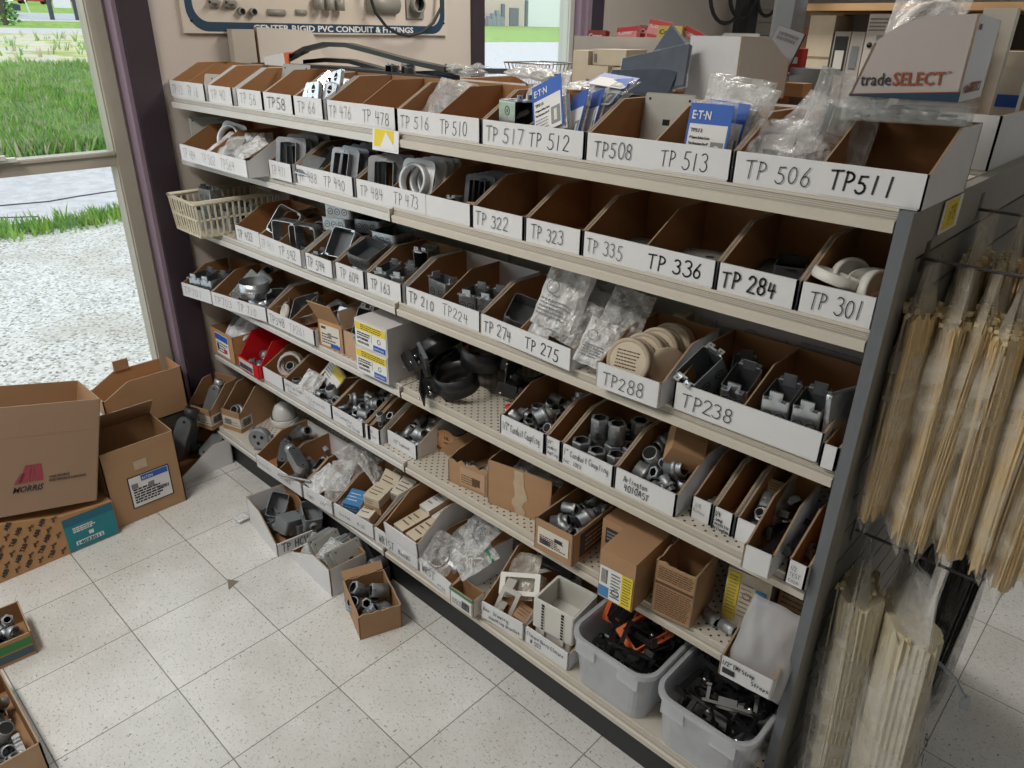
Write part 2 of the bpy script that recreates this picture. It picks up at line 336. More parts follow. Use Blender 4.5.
# ------------------------------------------------------------------ surfaces of the room
def floor_mat():
    m, nt, b, out = nodes_of('vinyl_tile_floor')
    tc = N(nt, 'ShaderNodeTexCoord'); sp = N(nt, 'ShaderNodeSeparateXYZ'); LK(nt, tc.outputs['Object'], sp.inputs[0])
    T = .3048
    def m2(op, a, bb=None, c=None):
        n = N(nt, 'ShaderNodeMath', operation=op)
        for i, v in enumerate((a, bb, c)):
            if v is None: continue
            if isinstance(v, (int, float)): n.inputs[i].default_value = v
            else: LK(nt, v, n.inputs[i])
        return n.outputs[0]
    def tile(axis, off):
        u = m2('DIVIDE', m2('SUBTRACT', sp.outputs[axis], off), T)
        fl = m2('FLOOR', u); fr = m2('SUBTRACT', u, fl)
        e = m2('MINIMUM', fr, m2('SUBTRACT', 1., fr))
        return fl, e
    fx, ex = tile(0, .8384); fy, ey = tile(1, -.7456)
    edge = m2('MINIMUM', ex, ey)
    seam = N(nt, 'ShaderNodeMapRange'); seam.inputs[1].default_value = .0028; seam.inputs[2].default_value = .0062; seam.inputs[3].default_value = 1; seam.inputs[4].default_value = 0
    LK(nt, edge, seam.inputs[0])
    cv = N(nt, 'ShaderNodeCombineXYZ'); LK(nt, fx, cv.inputs[0]); LK(nt, fy, cv.inputs[1])
    wn = N(nt, 'ShaderNodeTexWhiteNoise', noise_dimensions='3D'); LK(nt, cv.outputs[0], wn.inputs['Vector'])
    # base tone, broad scuffing
    n1 = N(nt, 'ShaderNodeTexNoise'); n1.inputs['Scale'].default_value = 5; n1.inputs['Detail'].default_value = 6; n1.inputs['Roughness'].default_value = .65
    LK(nt, tc.outputs['Object'], n1.inputs['Vector'])
    base = N(nt, 'ShaderNodeMix', data_type='RGBA'); base.inputs[6].default_value = (.64,.635,.615,1); base.inputs[7].default_value = (.77,.77,.76,1)
    mr = N(nt, 'ShaderNodeMapRange'); mr.inputs[1].default_value = .3; mr.inputs[2].default_value = .68; LK(nt, n1.outputs[0], mr.inputs[0])
    LK(nt, mr.outputs[0], base.inputs[0])
    tv = N(nt, 'ShaderNodeMix', data_type='RGBA', blend_type='MULTIPLY'); tv.inputs[0].default_value = 1
    gray = m2('MULTIPLY_ADD', wn.outputs['Value'], .13, .87)
    cg = N(nt, 'ShaderNodeCombineColor'); [LK(nt, gray, cg.inputs[i]) for i in range(3)]
    LK(nt, base.outputs[2], tv.inputs[6]); LK(nt, cg.outputs[0], tv.inputs[7])
    # chips running with the tile grain
    def specks(scale, lo, hi, stretch, col, prev):
        mp = N(nt, 'ShaderNodeMapping'); mp.inputs['Scale'].default_value = stretch; mp.inputs['Rotation'].default_value = (0, 0, .5)
        LK(nt, tc.outputs['Object'], mp.inputs[0])
        no = N(nt, 'ShaderNodeTexNoise'); no.inputs['Scale'].default_value = scale; no.inputs['Detail'].default_value = 3; no.inputs['Roughness'].default_value = .6
        LK(nt, mp.outputs[0], no.inputs['Vector'])
        r = N(nt, 'ShaderNodeMapRange'); r.inputs[1].default_value = lo; r.inputs[2].default_value = hi; LK(nt, no.outputs[0], r.inputs[0])
        x = N(nt, 'ShaderNodeMix', data_type='RGBA'); x.inputs[7].default_value = (*col, 1)
        LK(nt, r.outputs[0], x.inputs[0]); LK(nt, prev, x.inputs[6]); return x.outputs[2]
    c = specks(85, .60, .68, (1, 2.2, 1), (.30, .27, .22), tv.outputs[2])
    c = specks(50, .655, .70, (2.4, 1, 1), (.15, .125, .10), c)
    c = specks(120, .62, .70, (1.5, 1, 1), (.36, .33, .28), c)
    c = specks(60, .62, .7, (1, 1.6, 1), (.74, .73, .70), c)
    sm = N(nt, 'ShaderNodeMix', data_type='RGBA'); sm.inputs[7].default_value = (.11,.10,.085,1)
    LK(nt, m2('MULTIPLY', seam.outputs[0], .8), sm.inputs[0]); LK(nt, c, sm.inputs[6]); LK(nt, sm.outputs[2], b.inputs['Base Color'])
    rr = N(nt, 'ShaderNodeMapRange'); rr.inputs[1].default_value = .3; rr.inputs[2].default_value = .7; rr.inputs[3].default_value = .13; rr.inputs[4].default_value = .30
    LK(nt, n1.outputs[0], rr.inputs[0]); LK(nt, rr.outputs[0], b.inputs['Roughness'])
    bp = N(nt, 'ShaderNodeBump'); bp.inputs['Strength'].default_value = .25; bp.inputs['Distance'].default_value = .002
    h = m2('ADD', m2('MULTIPLY', n1.outputs[0], .6), m2('MULTIPLY', seam.outputs[0], -1.)); LK(nt, h, bp.inputs['Height']); LK(nt, bp.outputs[0], b.inputs['Normal'])
    return m
FLOOR = floor_mat()
WALL = mat('wall_paint_beige', (.56, .50, .45), .75, var=.05, scale=4, bump=.25, bscale=160)
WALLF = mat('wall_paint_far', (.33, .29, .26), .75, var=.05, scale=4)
CEIL = mat('ceiling_tile', (.70, .70, .68), .9, var=.05, scale=20)
PLUM = mat('plum_paint', (.035, .021, .030), .5, var=.1, scale=10)
PLUM_LIT = mat('plum_paint_lit', (.27, .20, .26), .6, var=.06, scale=8)  # side of the plum posts, window light put into the colour
FRAME = mat('window_frame_tan', (.40, .37, .31), .45, .15, var=.06, scale=12)
FRAMEL = mat('window_frame_pale', (.58, .60, .55), .45, .1)
SHELFC = mat('shelf_cream_enamel', (.60, .555, .48), .42, var=.06, scale=9)
RAILW = mat('price_rail_white', (.66, .65, .63), .35, var=.05, scale=20)
RAILD = mat('price_rail_channel', (.40, .37, .33), .4, var=.06, scale=20)
ENDG = mat('end_panel_grey', (.155, .165, .185), .5, .2, var=.08, scale=10)
ENDT = mat('end_panel_taupe', (.26, .245, .22), .5, .1, var=.08, scale=10)
SLATW = mat('slat_panel', (.15, .14, .12), .55, var=.12, scale=12)
BACKP = mat('back_panel_enamel', (.50, .47, .42), .6, var=.08, scale=8)
def deck_mat():
    """enamelled shelf with rows of punched holes"""
    m, nt, b, out = nodes_of('perforated_shelf')
    b.inputs['Roughness'].default_value = .42
    tc = N(nt, 'ShaderNodeTexCoord'); sp = N(nt, 'ShaderNodeSeparateXYZ'); LK(nt, tc.outputs['Object'], sp.inputs[0])
    def m2(op, a, bb=None):
        n = N(nt, 'ShaderNodeMath', operation=op)
        for i, v in enumerate((a, bb)):
            if v is None: continue
            if isinstance(v, (int, float)): n.inputs[i].default_value = v
            else: LK(nt, v, n.inputs[i])
        return n.outputs[0]
    row = m2('DIVIDE', sp.outputs[1], .0127); rf = m2('FLOOR', row)
    sh = m2('MULTIPLY', m2('FRACT', m2('MULTIPLY', rf, .5)), 1.)
    u = m2('SUBTRACT', m2('FRACT', m2('ADD', m2('DIVIDE', sp.outputs[0], .0254), sh)), .5)
    v = m2('SUBTRACT', m2('FRACT', row), .5)
    du = m2('MULTIPLY', u, .0254); dv = m2('MULTIPLY', v, .0127)
    d = m2('SQRT', m2('ADD', m2('MULTIPLY', du, du), m2('MULTIPLY', dv, dv)))
    hole = m2('LESS_THAN', d, .0030)
    inside = m2('GREATER_THAN', sp.outputs[1], .0)
    mx = N(nt, 'ShaderNodeMix', data_type='RGBA'); mx.inputs[6].default_value = (.56,.52,.45,1); mx.inputs[7].default_value = (.015,.013,.012,1)
    LK(nt, m2('MULTIPLY', hole, inside), mx.inputs[0]); LK(nt, mx.outputs[2], b.inputs['Base Color'])
    return m
DECK = deck_mat()
def glass_mat():
    m, nt, b, out = nodes_of('window_glass')
    g = N(nt, 'ShaderNodeBsdfGlossy'); g.inputs['Roughness'].default_value = .02
    t = N(nt, 'ShaderNodeBsdfTransparent'); t.inputs[0].default_value = (.95,.97,.96,1)
    ms = N(nt, 'ShaderNodeMixShader'); ms.inputs[0].default_value = .05; LK(nt, t.outputs[0], ms.inputs[1]); LK(nt, g.outputs[0], ms.inputs[2]); LK(nt, ms.outputs[0], out.inputs[0])
    nt.nodes.remove(b); return m
GLASS = glass_mat()

# ------------------------------------------------------------------ room shell
H = 2.75; XF = -.03; XB = 6.4; YL = -4.4; YR = 5.0
struct('floor', MB().box(-.16, YL, -.12, XB, YR, 0), FLOOR)
struct('ceiling', MB().box(-.16, YL, H, XB, YR, H+.1), CEIL)
struct('wall_back', MB().box(XB, YL, 0, XB+.1, YR, H), WALLF)
wl = MB().box(-.16, YL-.1, 0, XB, YL, H); struct('wall_left', wl, WALLF)
# far wall on the right with a window opening at the end of the room
wr = MB().box(-.16, YR, 0, 1.9, YR+.1, H).box(1.9, YR, 0, 3.9, YR+.1, 1.05).box(1.9, YR, 2.3, 3.9, YR+.1, H).box(3.9, YR, 0, XB, YR+.1, H)
struct('wall_right', wr, WALLF)
WB = .205; WT = 2.35   # window bottom and top
wf = MB()
def wseg(y0, y1, z0=0, z1=H): wf.box(-.16, y0, z0, XF, y1, z1)
wseg(YL, -4.1); wseg(-4.1, -2.25, 0, WB); wseg(-4.1, -2.25, WT, H); wseg(-2.25, -2.05)
wseg(-2.05, -.11, 0, WB); wseg(-2.05, -.11, WT, H); wseg(-.11, 1.57)
wseg(1.57, 2.37, 0, .5); wseg(1.57, 2.37, WT, H); wseg(2.37, YR)
struct('wall_front', wf, WALL)
struct('trim_1', MB().box(-.16, -.112, 0, -.016, -.012, H), PLUM)          # plum post beside the window
struct('trim_2', MB().box(-.16, -.127, 0, -.030, -.1121, H), PLUM_LIT)          # its return, window light painted in as lavender
struct('trim_3', MB().box(-.03, 1.487, 0, -.016, 1.569, H), PLUM)
struct('trim_4', MB().box(-.12, 2.36, 0, -.016, 2.395, H).box(-.12, 2.33, 0, -.04, 2.36, H), PLUM_LIT)  # post side with the window light painted into its plum
struct('trim_5', MB().box(-.03, 2.396, 0, -.014, 2.50, H), PLUM)
struct('baseboard_front', MB().box(XF, -2.0, 0, -.018, 0, .1), PLUM)
struct('trim_6', MB().box(-.155, -2.05, WB, .0, -.128, WB+.03), PLUM)          # window stool
def window(n, y0, y1, z0, z1, rails, mt, xg=-.12, wj=.065):
    f = MB()
    for a, b_ in ((y0, y0+wj), (y1-wj, y1)):
        f.box(-.15, a, z0, -.09, b_, z1)
        f.box(-.13, a+(.004 if a > y0 else .03), z0+.002, -.078, b_-(.012 if a > y0 else .004), z1-.002)
    f.box(-.15, y0+wj, z1-wj, -.09, y1-wj, z1); f.box(-.15, y0+wj, z0, -.09, y1-wj, z0+.05)
    for za, zb in rails:
        f.box(-.15, y0+wj, za, -.09, y1-wj, zb); f.box(-.13, y0+wj, zb-.012, -.082, y1-wj, zb-.002)
    o = struct('window_%d' % n, f, mt)
    zs = [z0+.05] + [z for r in rails for z in r] + [z1-wj]
    for i in range(0, len(zs), 2):
        MB().box(xg-.002, y0+wj-.02, zs[i]-.012, xg+.002, y1-wj+.02, zs[i+1]+.012).build('glass_pane', GLASS, o)
    return o
w1 = window(1, -2.05, -.127, WB+.03, WT, [(1.165, 1.215)], FRAME)
MB().box(-.09, -.62, 1.214, -.06, -.5, 1.226).box(-.075, -.585, 1.222, -.055, -.53, 1.236).build('sash_latch', FRAMEL, w1)
window(2, -4.1, -2.25, WB, WT, [(1.165, 1.215)], FRAME)
w3 = window(3, 1.57, 2.33, .5, WT, [], FRAMEL, wj=.05)
w4 = MB().box(1.9, YR+.02, 1.05, 1.96, YR+.09, 2.3).box(3.84, YR+.02, 1.05, 3.9, YR+.09, 2.3).box(1.96, YR+.02, 2.24, 3.84, YR+.09, 2.3).box(1.96, YR+.02, 1.05, 3.84, YR+.09, 1.11)
w4 = struct('window_4', w4, FRAME); MB().box(1.96, YR+.05, 1.11, 3.84, YR+.054, 2.24).build('glass_pane', GLASS, w4)

# ------------------------------------------------------------------ outdoors
def ground_z(d): return -.12 + .033*max(0., d-7)
def two_tone(name, c1, c2, sc, rough=.9, det=6, lo=.4, hi=.6, bump=0, c3=None):
    m, nt, b, out = nodes_of(name); b.inputs['Roughness'].default_value = rough; b.inputs['Specular IOR Level'].default_value = .2
    tc = N(nt, 'ShaderNodeTexCoord'); no = N(nt, 'ShaderNodeTexNoise'); no.inputs['Scale'].default_value = sc; no.inputs['Detail'].default_value = det; no.inputs['Roughness'].default_value = .7
    LK(nt, tc.outputs['Object'], no.inputs['Vector'])
    cr = N(nt, 'ShaderNodeValToRGB'); cr.color_ramp.elements[0].position = lo; cr.color_ramp.elements[0].color = (*c1, 1); cr.color_ramp.elements[1].position = hi; cr.color_ramp.elements[1].color = (*c2, 1)
    if c3: e = cr.color_ramp.elements.new((lo+hi)/2); e.color = (*c3, 1)
    LK(nt, no.outputs[0], cr.inputs[0]); LK(nt, cr.outputs[0], b.inputs['Base Color'])
    if bump:
        bp = N(nt, 'ShaderNodeBump'); bp.inputs['Strength'].default_value = bump; bp.inputs['Distance'].default_value = .02
        LK(nt, no.outputs[0], bp.inputs['Height']); LK(nt, bp.outputs[0], b.inputs['Normal'])
    return m
def gravel_mat():
    m, nt, b, out = nodes_of('white_gravel'); b.inputs['Roughness'].default_value = .9
    tc = N(nt, 'ShaderNodeTexCoord')
    vo = N(nt, 'ShaderNodeTexVoronoi'); vo.inputs['Scale'].default_value = 60; LK(nt, tc.outputs['Object'], vo.inputs['Vector'])
    hs = N(nt, 'ShaderNodeSeparateColor'); LK(nt, vo.outputs['Color'], hs.inputs[0])
    cr = N(nt, 'ShaderNodeValToRGB'); E_ = cr.color_ramp.elements
    E_[0].color = (.22,.20,.18,1); E_[0].position = .0; E_[1].color = (.66,.64,.61,1); E_[1].position = .45
    e = E_.new(.15); e.color = (.44,.42,.38,1); e = E_.new(1.); e.color = (.80,.78,.76,1)
    LK(nt, hs.outputs[0], cr.inputs[0])
    no = N(nt, 'ShaderNodeTexNoise'); no.inputs['Scale'].default_value = 1.1; no.inputs['Detail'].default_value = 6; LK(nt, tc.outputs['Object'], no.inputs['Vector'])
    mr = N(nt, 'ShaderNodeMapRange'); mr.inputs[1].default_value = .52; mr.inputs[2].default_value = .72; mr.inputs[4].default_value = .6; LK(nt, no.outputs[0], mr.inputs[0])
    mx = N(nt, 'ShaderNodeMix', data_type='RGBA'); mx.inputs[7].default_value = (.42,.36,.28,1); LK(nt, mr.outputs[0], mx.inputs[0]); LK(nt, cr.outputs[0], mx.inputs[6])
    LK(nt, mx.outputs[2], b.inputs['Base Color'])
    bp = N(nt, 'ShaderNodeBump'); bp.inputs['Strength'].default_value = .35; bp.inputs['Distance'].default_value = .008
    LK(nt, vo.outputs['Distance'], bp.inputs['Height']); bp.invert = True; LK(nt, bp.outputs[0], b.inputs['Normal'])
    return m
GRAVEL = gravel_mat()
ASPH = two_tone('pale_pavement', (.50,.48,.49), (.62,.60,.61), 6, det=8)
ROADM = two_tone('far_road', (.42,.44,.46), (.50,.52,.54), 2)
LAWN = two_tone('lawn', (.16,.30,.045), (.34,.46,.10), 1.6, det=10, c3=(.24,.40,.07))
SCRUB = two_tone('dry_lot', (.58,.56,.48), (.36,.42,.14), .55, det=9, lo=.46, hi=.58, c3=(.62,.58,.34))
BLADE = mat('grass_blades', (.27, .46, .08), .7, var=.5, scale=1.2)
BLADE2 = mat('weed_leaves', (.15, .33, .08), .7, var=.4, scale=2)
BLADE3 = mat('seed_heads', (.55, .50, .36), .8, var=.3, scale=4)
def strip(name, d0, d1, y0, y1, mt, lift=0., n=6):
    b = MB(); vs = []; fs = []
    for i in range(n+1):
        d = d0+(d1-d0)*i/n
        vs += [(-d, y0, ground_z(d)+lift), (-d, y1, ground_z(d)+lift)]
    for i in range(n): fs.append((2*i, 2*i+1, 2*i+3, 2*i+2))
    # thickness
    o = len(vs); vs += [(x, y, z-.3) for x, y, z in vs]; fs += [tuple(o+k for k in reversed(f)) for f in fs]
    fs += [(0, o, o+1, 1), (2*n, 2*n+1, o+2*n+1, o+2*n)]
    b.add(vs, fs); o = b.build(name, mt); o['kind'] = 'structure'; return o
strip('ground_gravel', .16, 5.2, -9, 14, GRAVEL, -.002, 1)
strip('ground_driveway', 5.2, 8.9, -20, 14, ASPH, .0, 4)
strip('ground_grass', 8.9, 23.5, -25, 14, LAWN, .02, 8)
strip('ground_lot', 23.5, 43, -60, 22, SCRUB, .0, 5)
strip('ground_yard', 3, 23.5, 14, 60, ASPH, .0, 4)
strip('ground_yard', 23.5, 36, 22, 120, ASPH, .0, 4)
strip('ground_apron', 43, 49, -90, 29.99, ASPH, .0, 3)
strip('ground_verge', 49, 60, -90, 29.99, LAWN, .0, 3)
strip('ground_apron', 60, 64, -90, 29.99, ASPH, .0, 2)
strip('ground_road', 64, 80, -90, 34, ROADM, .012, 3)
strip('ground_lawn', 80, 150, -120, 44, LAWN, .0, 4)
strip('ground_bank', 36, 64, 30, 300, LAWN, .0, 3)
strip('ground_bank', 64, 150, 44, 300, LAWN, .0, 3)
rg = random.Random(4)
def tufts(name, label, n, area, h, mts, seed, wid=.012):
    """grass nobody could count: crossing blades gathered in one object"""
    r = random.Random(seed); b = MB()
    for i in range(n):
        x, y = area(r); hh = h*r.uniform(.45, 1.2); mi = r.choice((0, 0, 0, 1, 1, 2) if len(mts) > 2 else (0, 0, 1))
        z = ground_z(-x)
        for k in range(3):
            a = r.uniform(0, 2*PI); lx, ly = r.uniform(-.5, .5)*hh, r.uniform(-.5, .5)*hh
            w = wid*r.uniform(.7, 1.5); ca, sa = math.cos(a)*w, math.sin(a)*w
            ox, oy = r.uniform(-.06, .06), r.uniform(-.06, .06)
            b.add([(x+ox-ca, y+oy-sa, z), (x+ox+ca, y+oy+sa, z), (x+ox+lx*.5+ca*.6, y+oy+ly*.5+sa*.6, z+hh*.6), (x+ox+lx, y+oy+ly, z+hh), (x+ox+lx*.5-ca*.6, y+oy+ly*.5-sa*.6, z+hh*.6)], [(0,1,2,3,4)], mi)
    o = b.build(name, mts); return tag(o, label, 'grass', kind='stuff')
def meadow(r):
    d = 9.0+14.3*r.random()**1.6; return (-d, r.uniform(.25*d-.9, .39*d-.1))
tufts('meadow_grass', 'tall green grass and weeds growing beyond the driveway', 9000, meadow, .24, [BLADE, BLADE2, BLADE3], 1, .014)
def edge_area(r):
    y = r.uniform(-1.2, 3.2); return (-(5.05 + .05*math.sin(y*5) + r.gauss(0, .13)), y)
tufts('verge_grass', 'thin strip of grass between the gravel and the driveway', 900, edge_area, .13, [BLADE, BLADE2], 2, .010)
tufts('lot_weeds', 'scattered weeds on the dry lot behind the tall grass', 260, lambda r: (-r.uniform(23, 40), r.uniform(3, 18)), .30, [BLADE, BLADE3, BLADE2], 3, .03)
# crack across the driveway
ck = MB(); r = random.Random(9); P = [(-6.35+.06*math.sin(i*1.7)+r.uniform(-.03, .03), -3+i*.35, -.117) for i in range(22)]
ck.tube(P, .010, 4); ck.tube([(-6.3, .3, -.117), (-6.05, .5, -.117), (-5.8, .62, -.117), (-5.6, .9, -.117)], .007, 4)
tag(ck.build('pavement_crack', DARKST), kind='structure')
# far road signs, cars, building
SIGNW = mat('sign_white', (.80,.80,.80), .6); SIGNP = mat('sign_post_dark', (.05,.055,.07), .6)
s = thing('roadside_sign', 'white roadside sign on two dark posts beyond the dry lot', 'sign', (-63, 20.25, ground_z(63)), (0, 0, .06))
MB().box(-.06, -.60, .80, .06, .62, 3.6).build('sign_board', SIGNW, s)
for y in (-.86, .90): MB().box(-.10, y-.13, -.1, .10, y+.13, 3.8).build('post', SIGNP, s)
CARP = {'dark': mat('car_dark_blue', (.03,.05,.08), .3), 'silver': mat('car_silver', (.55,.56,.58), .3, .3), 'red': mat('car_red', (.5,.03,.04), .3)}
CARG = mat('car_glass', (.03,.035,.04), .15); TYRE = mat('tyre', (.012,.012,.012), .8)
def car(name, label, x, y, z, col, rz=PI/2):
    t = thing(name, label, 'car', (x, y, z), (0, 0, rz))
    b = MB(); prof = [(-2.2,.35),(2.2,.35),(2.25,.75),(1.3,.95),(.7,1.42),(-1.2,1.45),(-2.0,1.0),(-2.25,.8)]
    vs = [(a, -.85, c) for a, c in prof]+[(a, .85, c) for a, c in prof]; k = len(prof)
    b.add(vs, [list(range(k)), list(range(2*k-1, k-1, -1))]+[(i, i+k, (i+1) % k+k, (i+1) % k) for i in range(k)]); b.build('car_body', CARP[col], t)
    for sgn in (-1, 1): MB().add([(1.15, sgn*.87, .98), (.65, sgn*.87, 1.36), (-1.15, sgn*.87, 1.38), (-1.75, sgn*.87, 1.02)], [(0,1,2,3) if sgn < 0 else (3,2,1,0)]).build('car_window', CARG, t)
    for wx in (-1.4, 1.4):
        for sgn in (-1, 1): MB().lathe([(0, -.1), (.33, -.1), (.33, .1), (0, .1)], 14, 0, TR(wx, sgn*.82, .33) @ RX(PI/2)).build('wheel', TYRE, t)
car('road_car', 'dark blue car on the far road by the utility pole', -71, 17.3, ground_z(71), 'dark')
car('road_car', 'silver car on the far road beyond the roadside sign', -73, 27.9, ground_z(73), 'silver')
for yy, dd, cc, lb in ((30.6, 122, 'dark', 'dark car parked in the distance, nearest the utility pole'), (36.6, 124, 'red', 'red car parked in the distance, left of the roadside sign'), (42.2, 126, 'red', 'second red car parked in the distance, nearest the roadside sign')):
    car('distant_car', lb, -dd, yy, ground_z(dd), cc)
t = thing('utility_pole', 'dark utility pole on the grass verge beyond the lot', 'pole', (-52, 13.35, ground_z(52)))
MB().tube([(0,0,-.2),(0,.12,8)], .15, 8).build('pole_shaft', mat('pole_wood', (.08,.07,.05), .8), t)
for k, (ya, lb) in enumerate(((16.2, 'white guy wire nearest the utility pole'), (17.2, 'white guy wire further from the utility pole'))):
    put(MB().tube([(0,0,0),(0,-.9,6)], .05, 5).mesh('guy_wire', SIGNW), 'guy_wire', lb, 'wire', (-60, ya, ground_z(60)-.02))
bs = MB()
for i in range(260):
    a, e = rg.uniform(0, 2*PI), rg.uniform(.1, 1.4); q = Vector((math.cos(a)*math.cos(e), math.sin(a)*math.cos(e), math.sin(e)))*rg.uniform(.5, 1.)
    l = rg.uniform(.1, .22); u = Vector((rg.uniform(-1,1), rg.uniform(-1,1), rg.uniform(-1,1))).normalized()*l; w = q.cross(u).normalized()*l*.6
    q = Vector((q.x*.9, q.y*.9, q.z*1.6)); bs.add([q-u, q+w, q+u, q-w], [(0,1,2,3)])
put(bs.mesh('bush', BLADE2), 'bush', 'small green bush at the foot of the utility pole', 'bush', (-52.3, 13.6, ground_z(52)), (0,0,0), None, .8)
# building seen through the middle window
BPINK = mat('building_pink', (.62,.48,.40), .8); BWHITE = mat('building_white', (.78,.78,.78), .8); BDARK = mat('building_dark', (.10,.11,.12), .6)
bt = thing('industrial_building', 'pink and white industrial building far beyond the lawn', 'building', (-72, 0, 2.0))
MB().box(-14, 58, -1, 0, 80.05, 9).build('wall', BPINK, bt); MB().box(-14, 80.06, -1, -.3, 120, 9).build('wall', BWHITE, bt)
MB().box(0, 77.3, .1, .15, 79.0, 2.2).build('loading_door', BDARK, bt); MB().box(-.3, 80.6, 0, 0, 81.0, 3.2).build('downpipe', BDARK, bt)
MB().box(0, 75.7, 0, .3, 76.2, 2.6).build('downpipe', BDARK, bt)
for k in range(4):
    q = MB(); q.box(-.35, -.36, 0, .35, .36, .8+.3*(k % 3)).box(-.2, -.25, .8+.3*(k % 3), .2, .25, 1.1+.35*(k % 3))
    put(q.mesh('air_unit', GREYP), 'air_unit', 'grey machine standing outside the pink building', 'machine', (-71, 72.4+.78*k, 2.0), (0,0,0), 'machines beside the building')

# ------------------------------------------------------------------ light
w = bpy.data.worlds.new('world'); SC.world = w; w.use_nodes = True
bg = w.node_tree.nodes['Background']; bg.inputs[0].default_value = (.86, .93, 1.0, 1); bg.inputs[1].default_value = 1.75
def area(name, loc, rot, sx, sy, power, col=(1,1,1), portal=False):
    l = bpy.data.lights.new(name, 'AREA'); l.shape = 'RECTANGLE'; l.size = sx; l.size_y = sy; l.energy = power; l.color = col
    o = bpy.data.objects.new(name, l); C.objects.link(o); o.location = loc; o.rotation_euler = rot
    if portal: l.cycles.is_portal = True
    return o
LAMPD = mat('lamp_housing', (.75,.75,.75), .5)
for k, (x, y, pw) in enumerate(((1.0, -1.6, 48), (1.2, 1.3, 34), (4.2, -2.2, 6), (4.2, 2.0, 8))):
    t = thing('ceiling_light', 'long fluorescent ceiling light over the aisle', 'light', (x, y, H), group='ceiling lights')
    MB().box(-.62, -.16, -.05, .62, .16, 0).build('housing', LAMPD, t)
    area('lamp_%d' % k, (x, y, H-.07), (0, 0, 0), 1.2, .3, pw, (1, .95, .87))
SC.view_settings.view_transform = 'Standard'; SC.view_settings.look = 'None'; SC.view_settings.gamma = 1; SC.view_settings.exposure = 0.0
SC.view_settings.use_curve_mapping = False
SC.cycles.max_bounces = 8; SC.cycles.transparent_max_bounces = 16; SC.cycles.diffuse_bounces = 4; SC.cycles.use_denoising = True
SC.cycles.caustics_reflective = False; SC.cycles.caustics_refractive = False
SC.cycles.sample_clamp_indirect = 6.0
# ------------------------------------------------------------------ the gondola shelf
SW = 1.219; XE = 2.438; DEPTH = .43
ZB = [1.357, 1.163, .903, .645, .3875]            # underside of each price rail
ZT = [z+.036 for z in ZB]                          # shelf tops
ZT[0] = 1.392; ZBASE = .155
gs = thing('gondola_shelf', 'cream steel gondola shelving loaded with white parts bins', 'shelving', (0, 0, 0))
def shelf_section(x0, x1, z, yf, zt, name='shelf'):
    """one shelf: perforated deck with a folded front, and its price rail"""
    b = MB(); b.extrude_x([(yf+.016, zt-.034), (DEPTH, zt-.020), (DEPTH, zt), (yf+.016, zt)], x0+.002, x1-.002, [1, 1, 0, 1])
    o = b.build(name, [DECK, SHELFC], gs)
    r = MB()
    prof = [(yf+.002, z), (yf+.012, z), (yf+.0155, z+.0345), (yf+.0145, zt+.0004), (yf+.010, zt+.0004), (yf+.010, z+.031), (yf+.0125, z+.030), (yf+.009, z+.019), (yf+.005, z+.0185), (yf, z+.0165)]
    r.extrude_x(prof, x0+.0025, x1-.0025, [0, 0, 0, 0, 0, 0, 1, 1, 0, 0])
    for k in range(3): r.box(x0+.003, yf+.0085+.001*k, z+.0215+.003*k, x1-.003, yf+.0105+.001*k, z+.0225+.003*k, 0)
    r.build('price_rail', [RAILW if x0 < .5 else SHELFC, RAILD], o)
    if x0 < .5: MB().box(x1-.009, yf-.0012, z+.001, x1-.0025, yf+.010, z+.0335).build('rail_end_cap', SHELFC, o)
    return o
for z, zt in zip(ZB, ZT):
    shelf_section(0, SW, z, 0, zt); shelf_section(SW, XE, z, 0, zt)
for x0, x1 in ((0, SW), (SW, XE)): shelf_section(x0, x1, .119, -.0976, ZBASE, 'base_deck')
MB().box(0, -.062, 0, XE, -.05, .119).build('kick_plate', mat('kick_black', (.012,.013,.016), .5), gs)
# pegboard back with slots, uprights
bp = MB().box(0, DEPTH, .12, XE, DEPTH+.02, 1.33)
bp.build('back_panel', BACKP, gs)
sl = MB()
for zt in ZT[1:]:
    for k in range(120):
        x = .02+k*.02; sl.box(x, DEPTH-.001, zt+.185, x+.006, DEPTH+.001, zt+.203)
o = sl.build('slot_row', HOLE, gs); o['kind'] = 'stuff'
for x in (.0, SW, XE-.02): MB().box(x-.015 if x else .0, DEPTH-.012, 0, x+.03 if x < 2 else XE, DEPTH, 1.36).build('upright', SHELFC, gs)
# the other side of the gondola, its top deck carries the back row
MB().box(0, DEPTH+.02, 1.357, XE, .88, 1.392).build('top_deck', SHELFC, gs)
# end panel: grey front post, taupe return, beam and slat wall
ep = MB().box(XE+.001, -.002, 0, XE+.022, .03, 1.3915, [0, 0, 0, 1, 1, 1])
ep.box(XE+.002, .03, 1.31, XE+.020, .9, 1.3912, 1); ep.box(XE+.002, .03, 0, XE+.020, .075, 1.31, 1)
ep = ep.build('end_panel', [ENDG, ENDT], gs)
for k in range(17): MB().box(XE+.003, .078, 1.302-.0762*(k+1)+.006, XE+.017, .9, 1.302-.0762*k, 0).build('slat', SLATW, ep)
MB().box(XE+.001, .076, 0, XE+.004, .9, 1.31).build('slat_backing', HOLE, ep)
MB().box(XE+.0035, -.0976, .0, XE+.02, -.004, .16).build('base_end_cap', ENDG, gs)

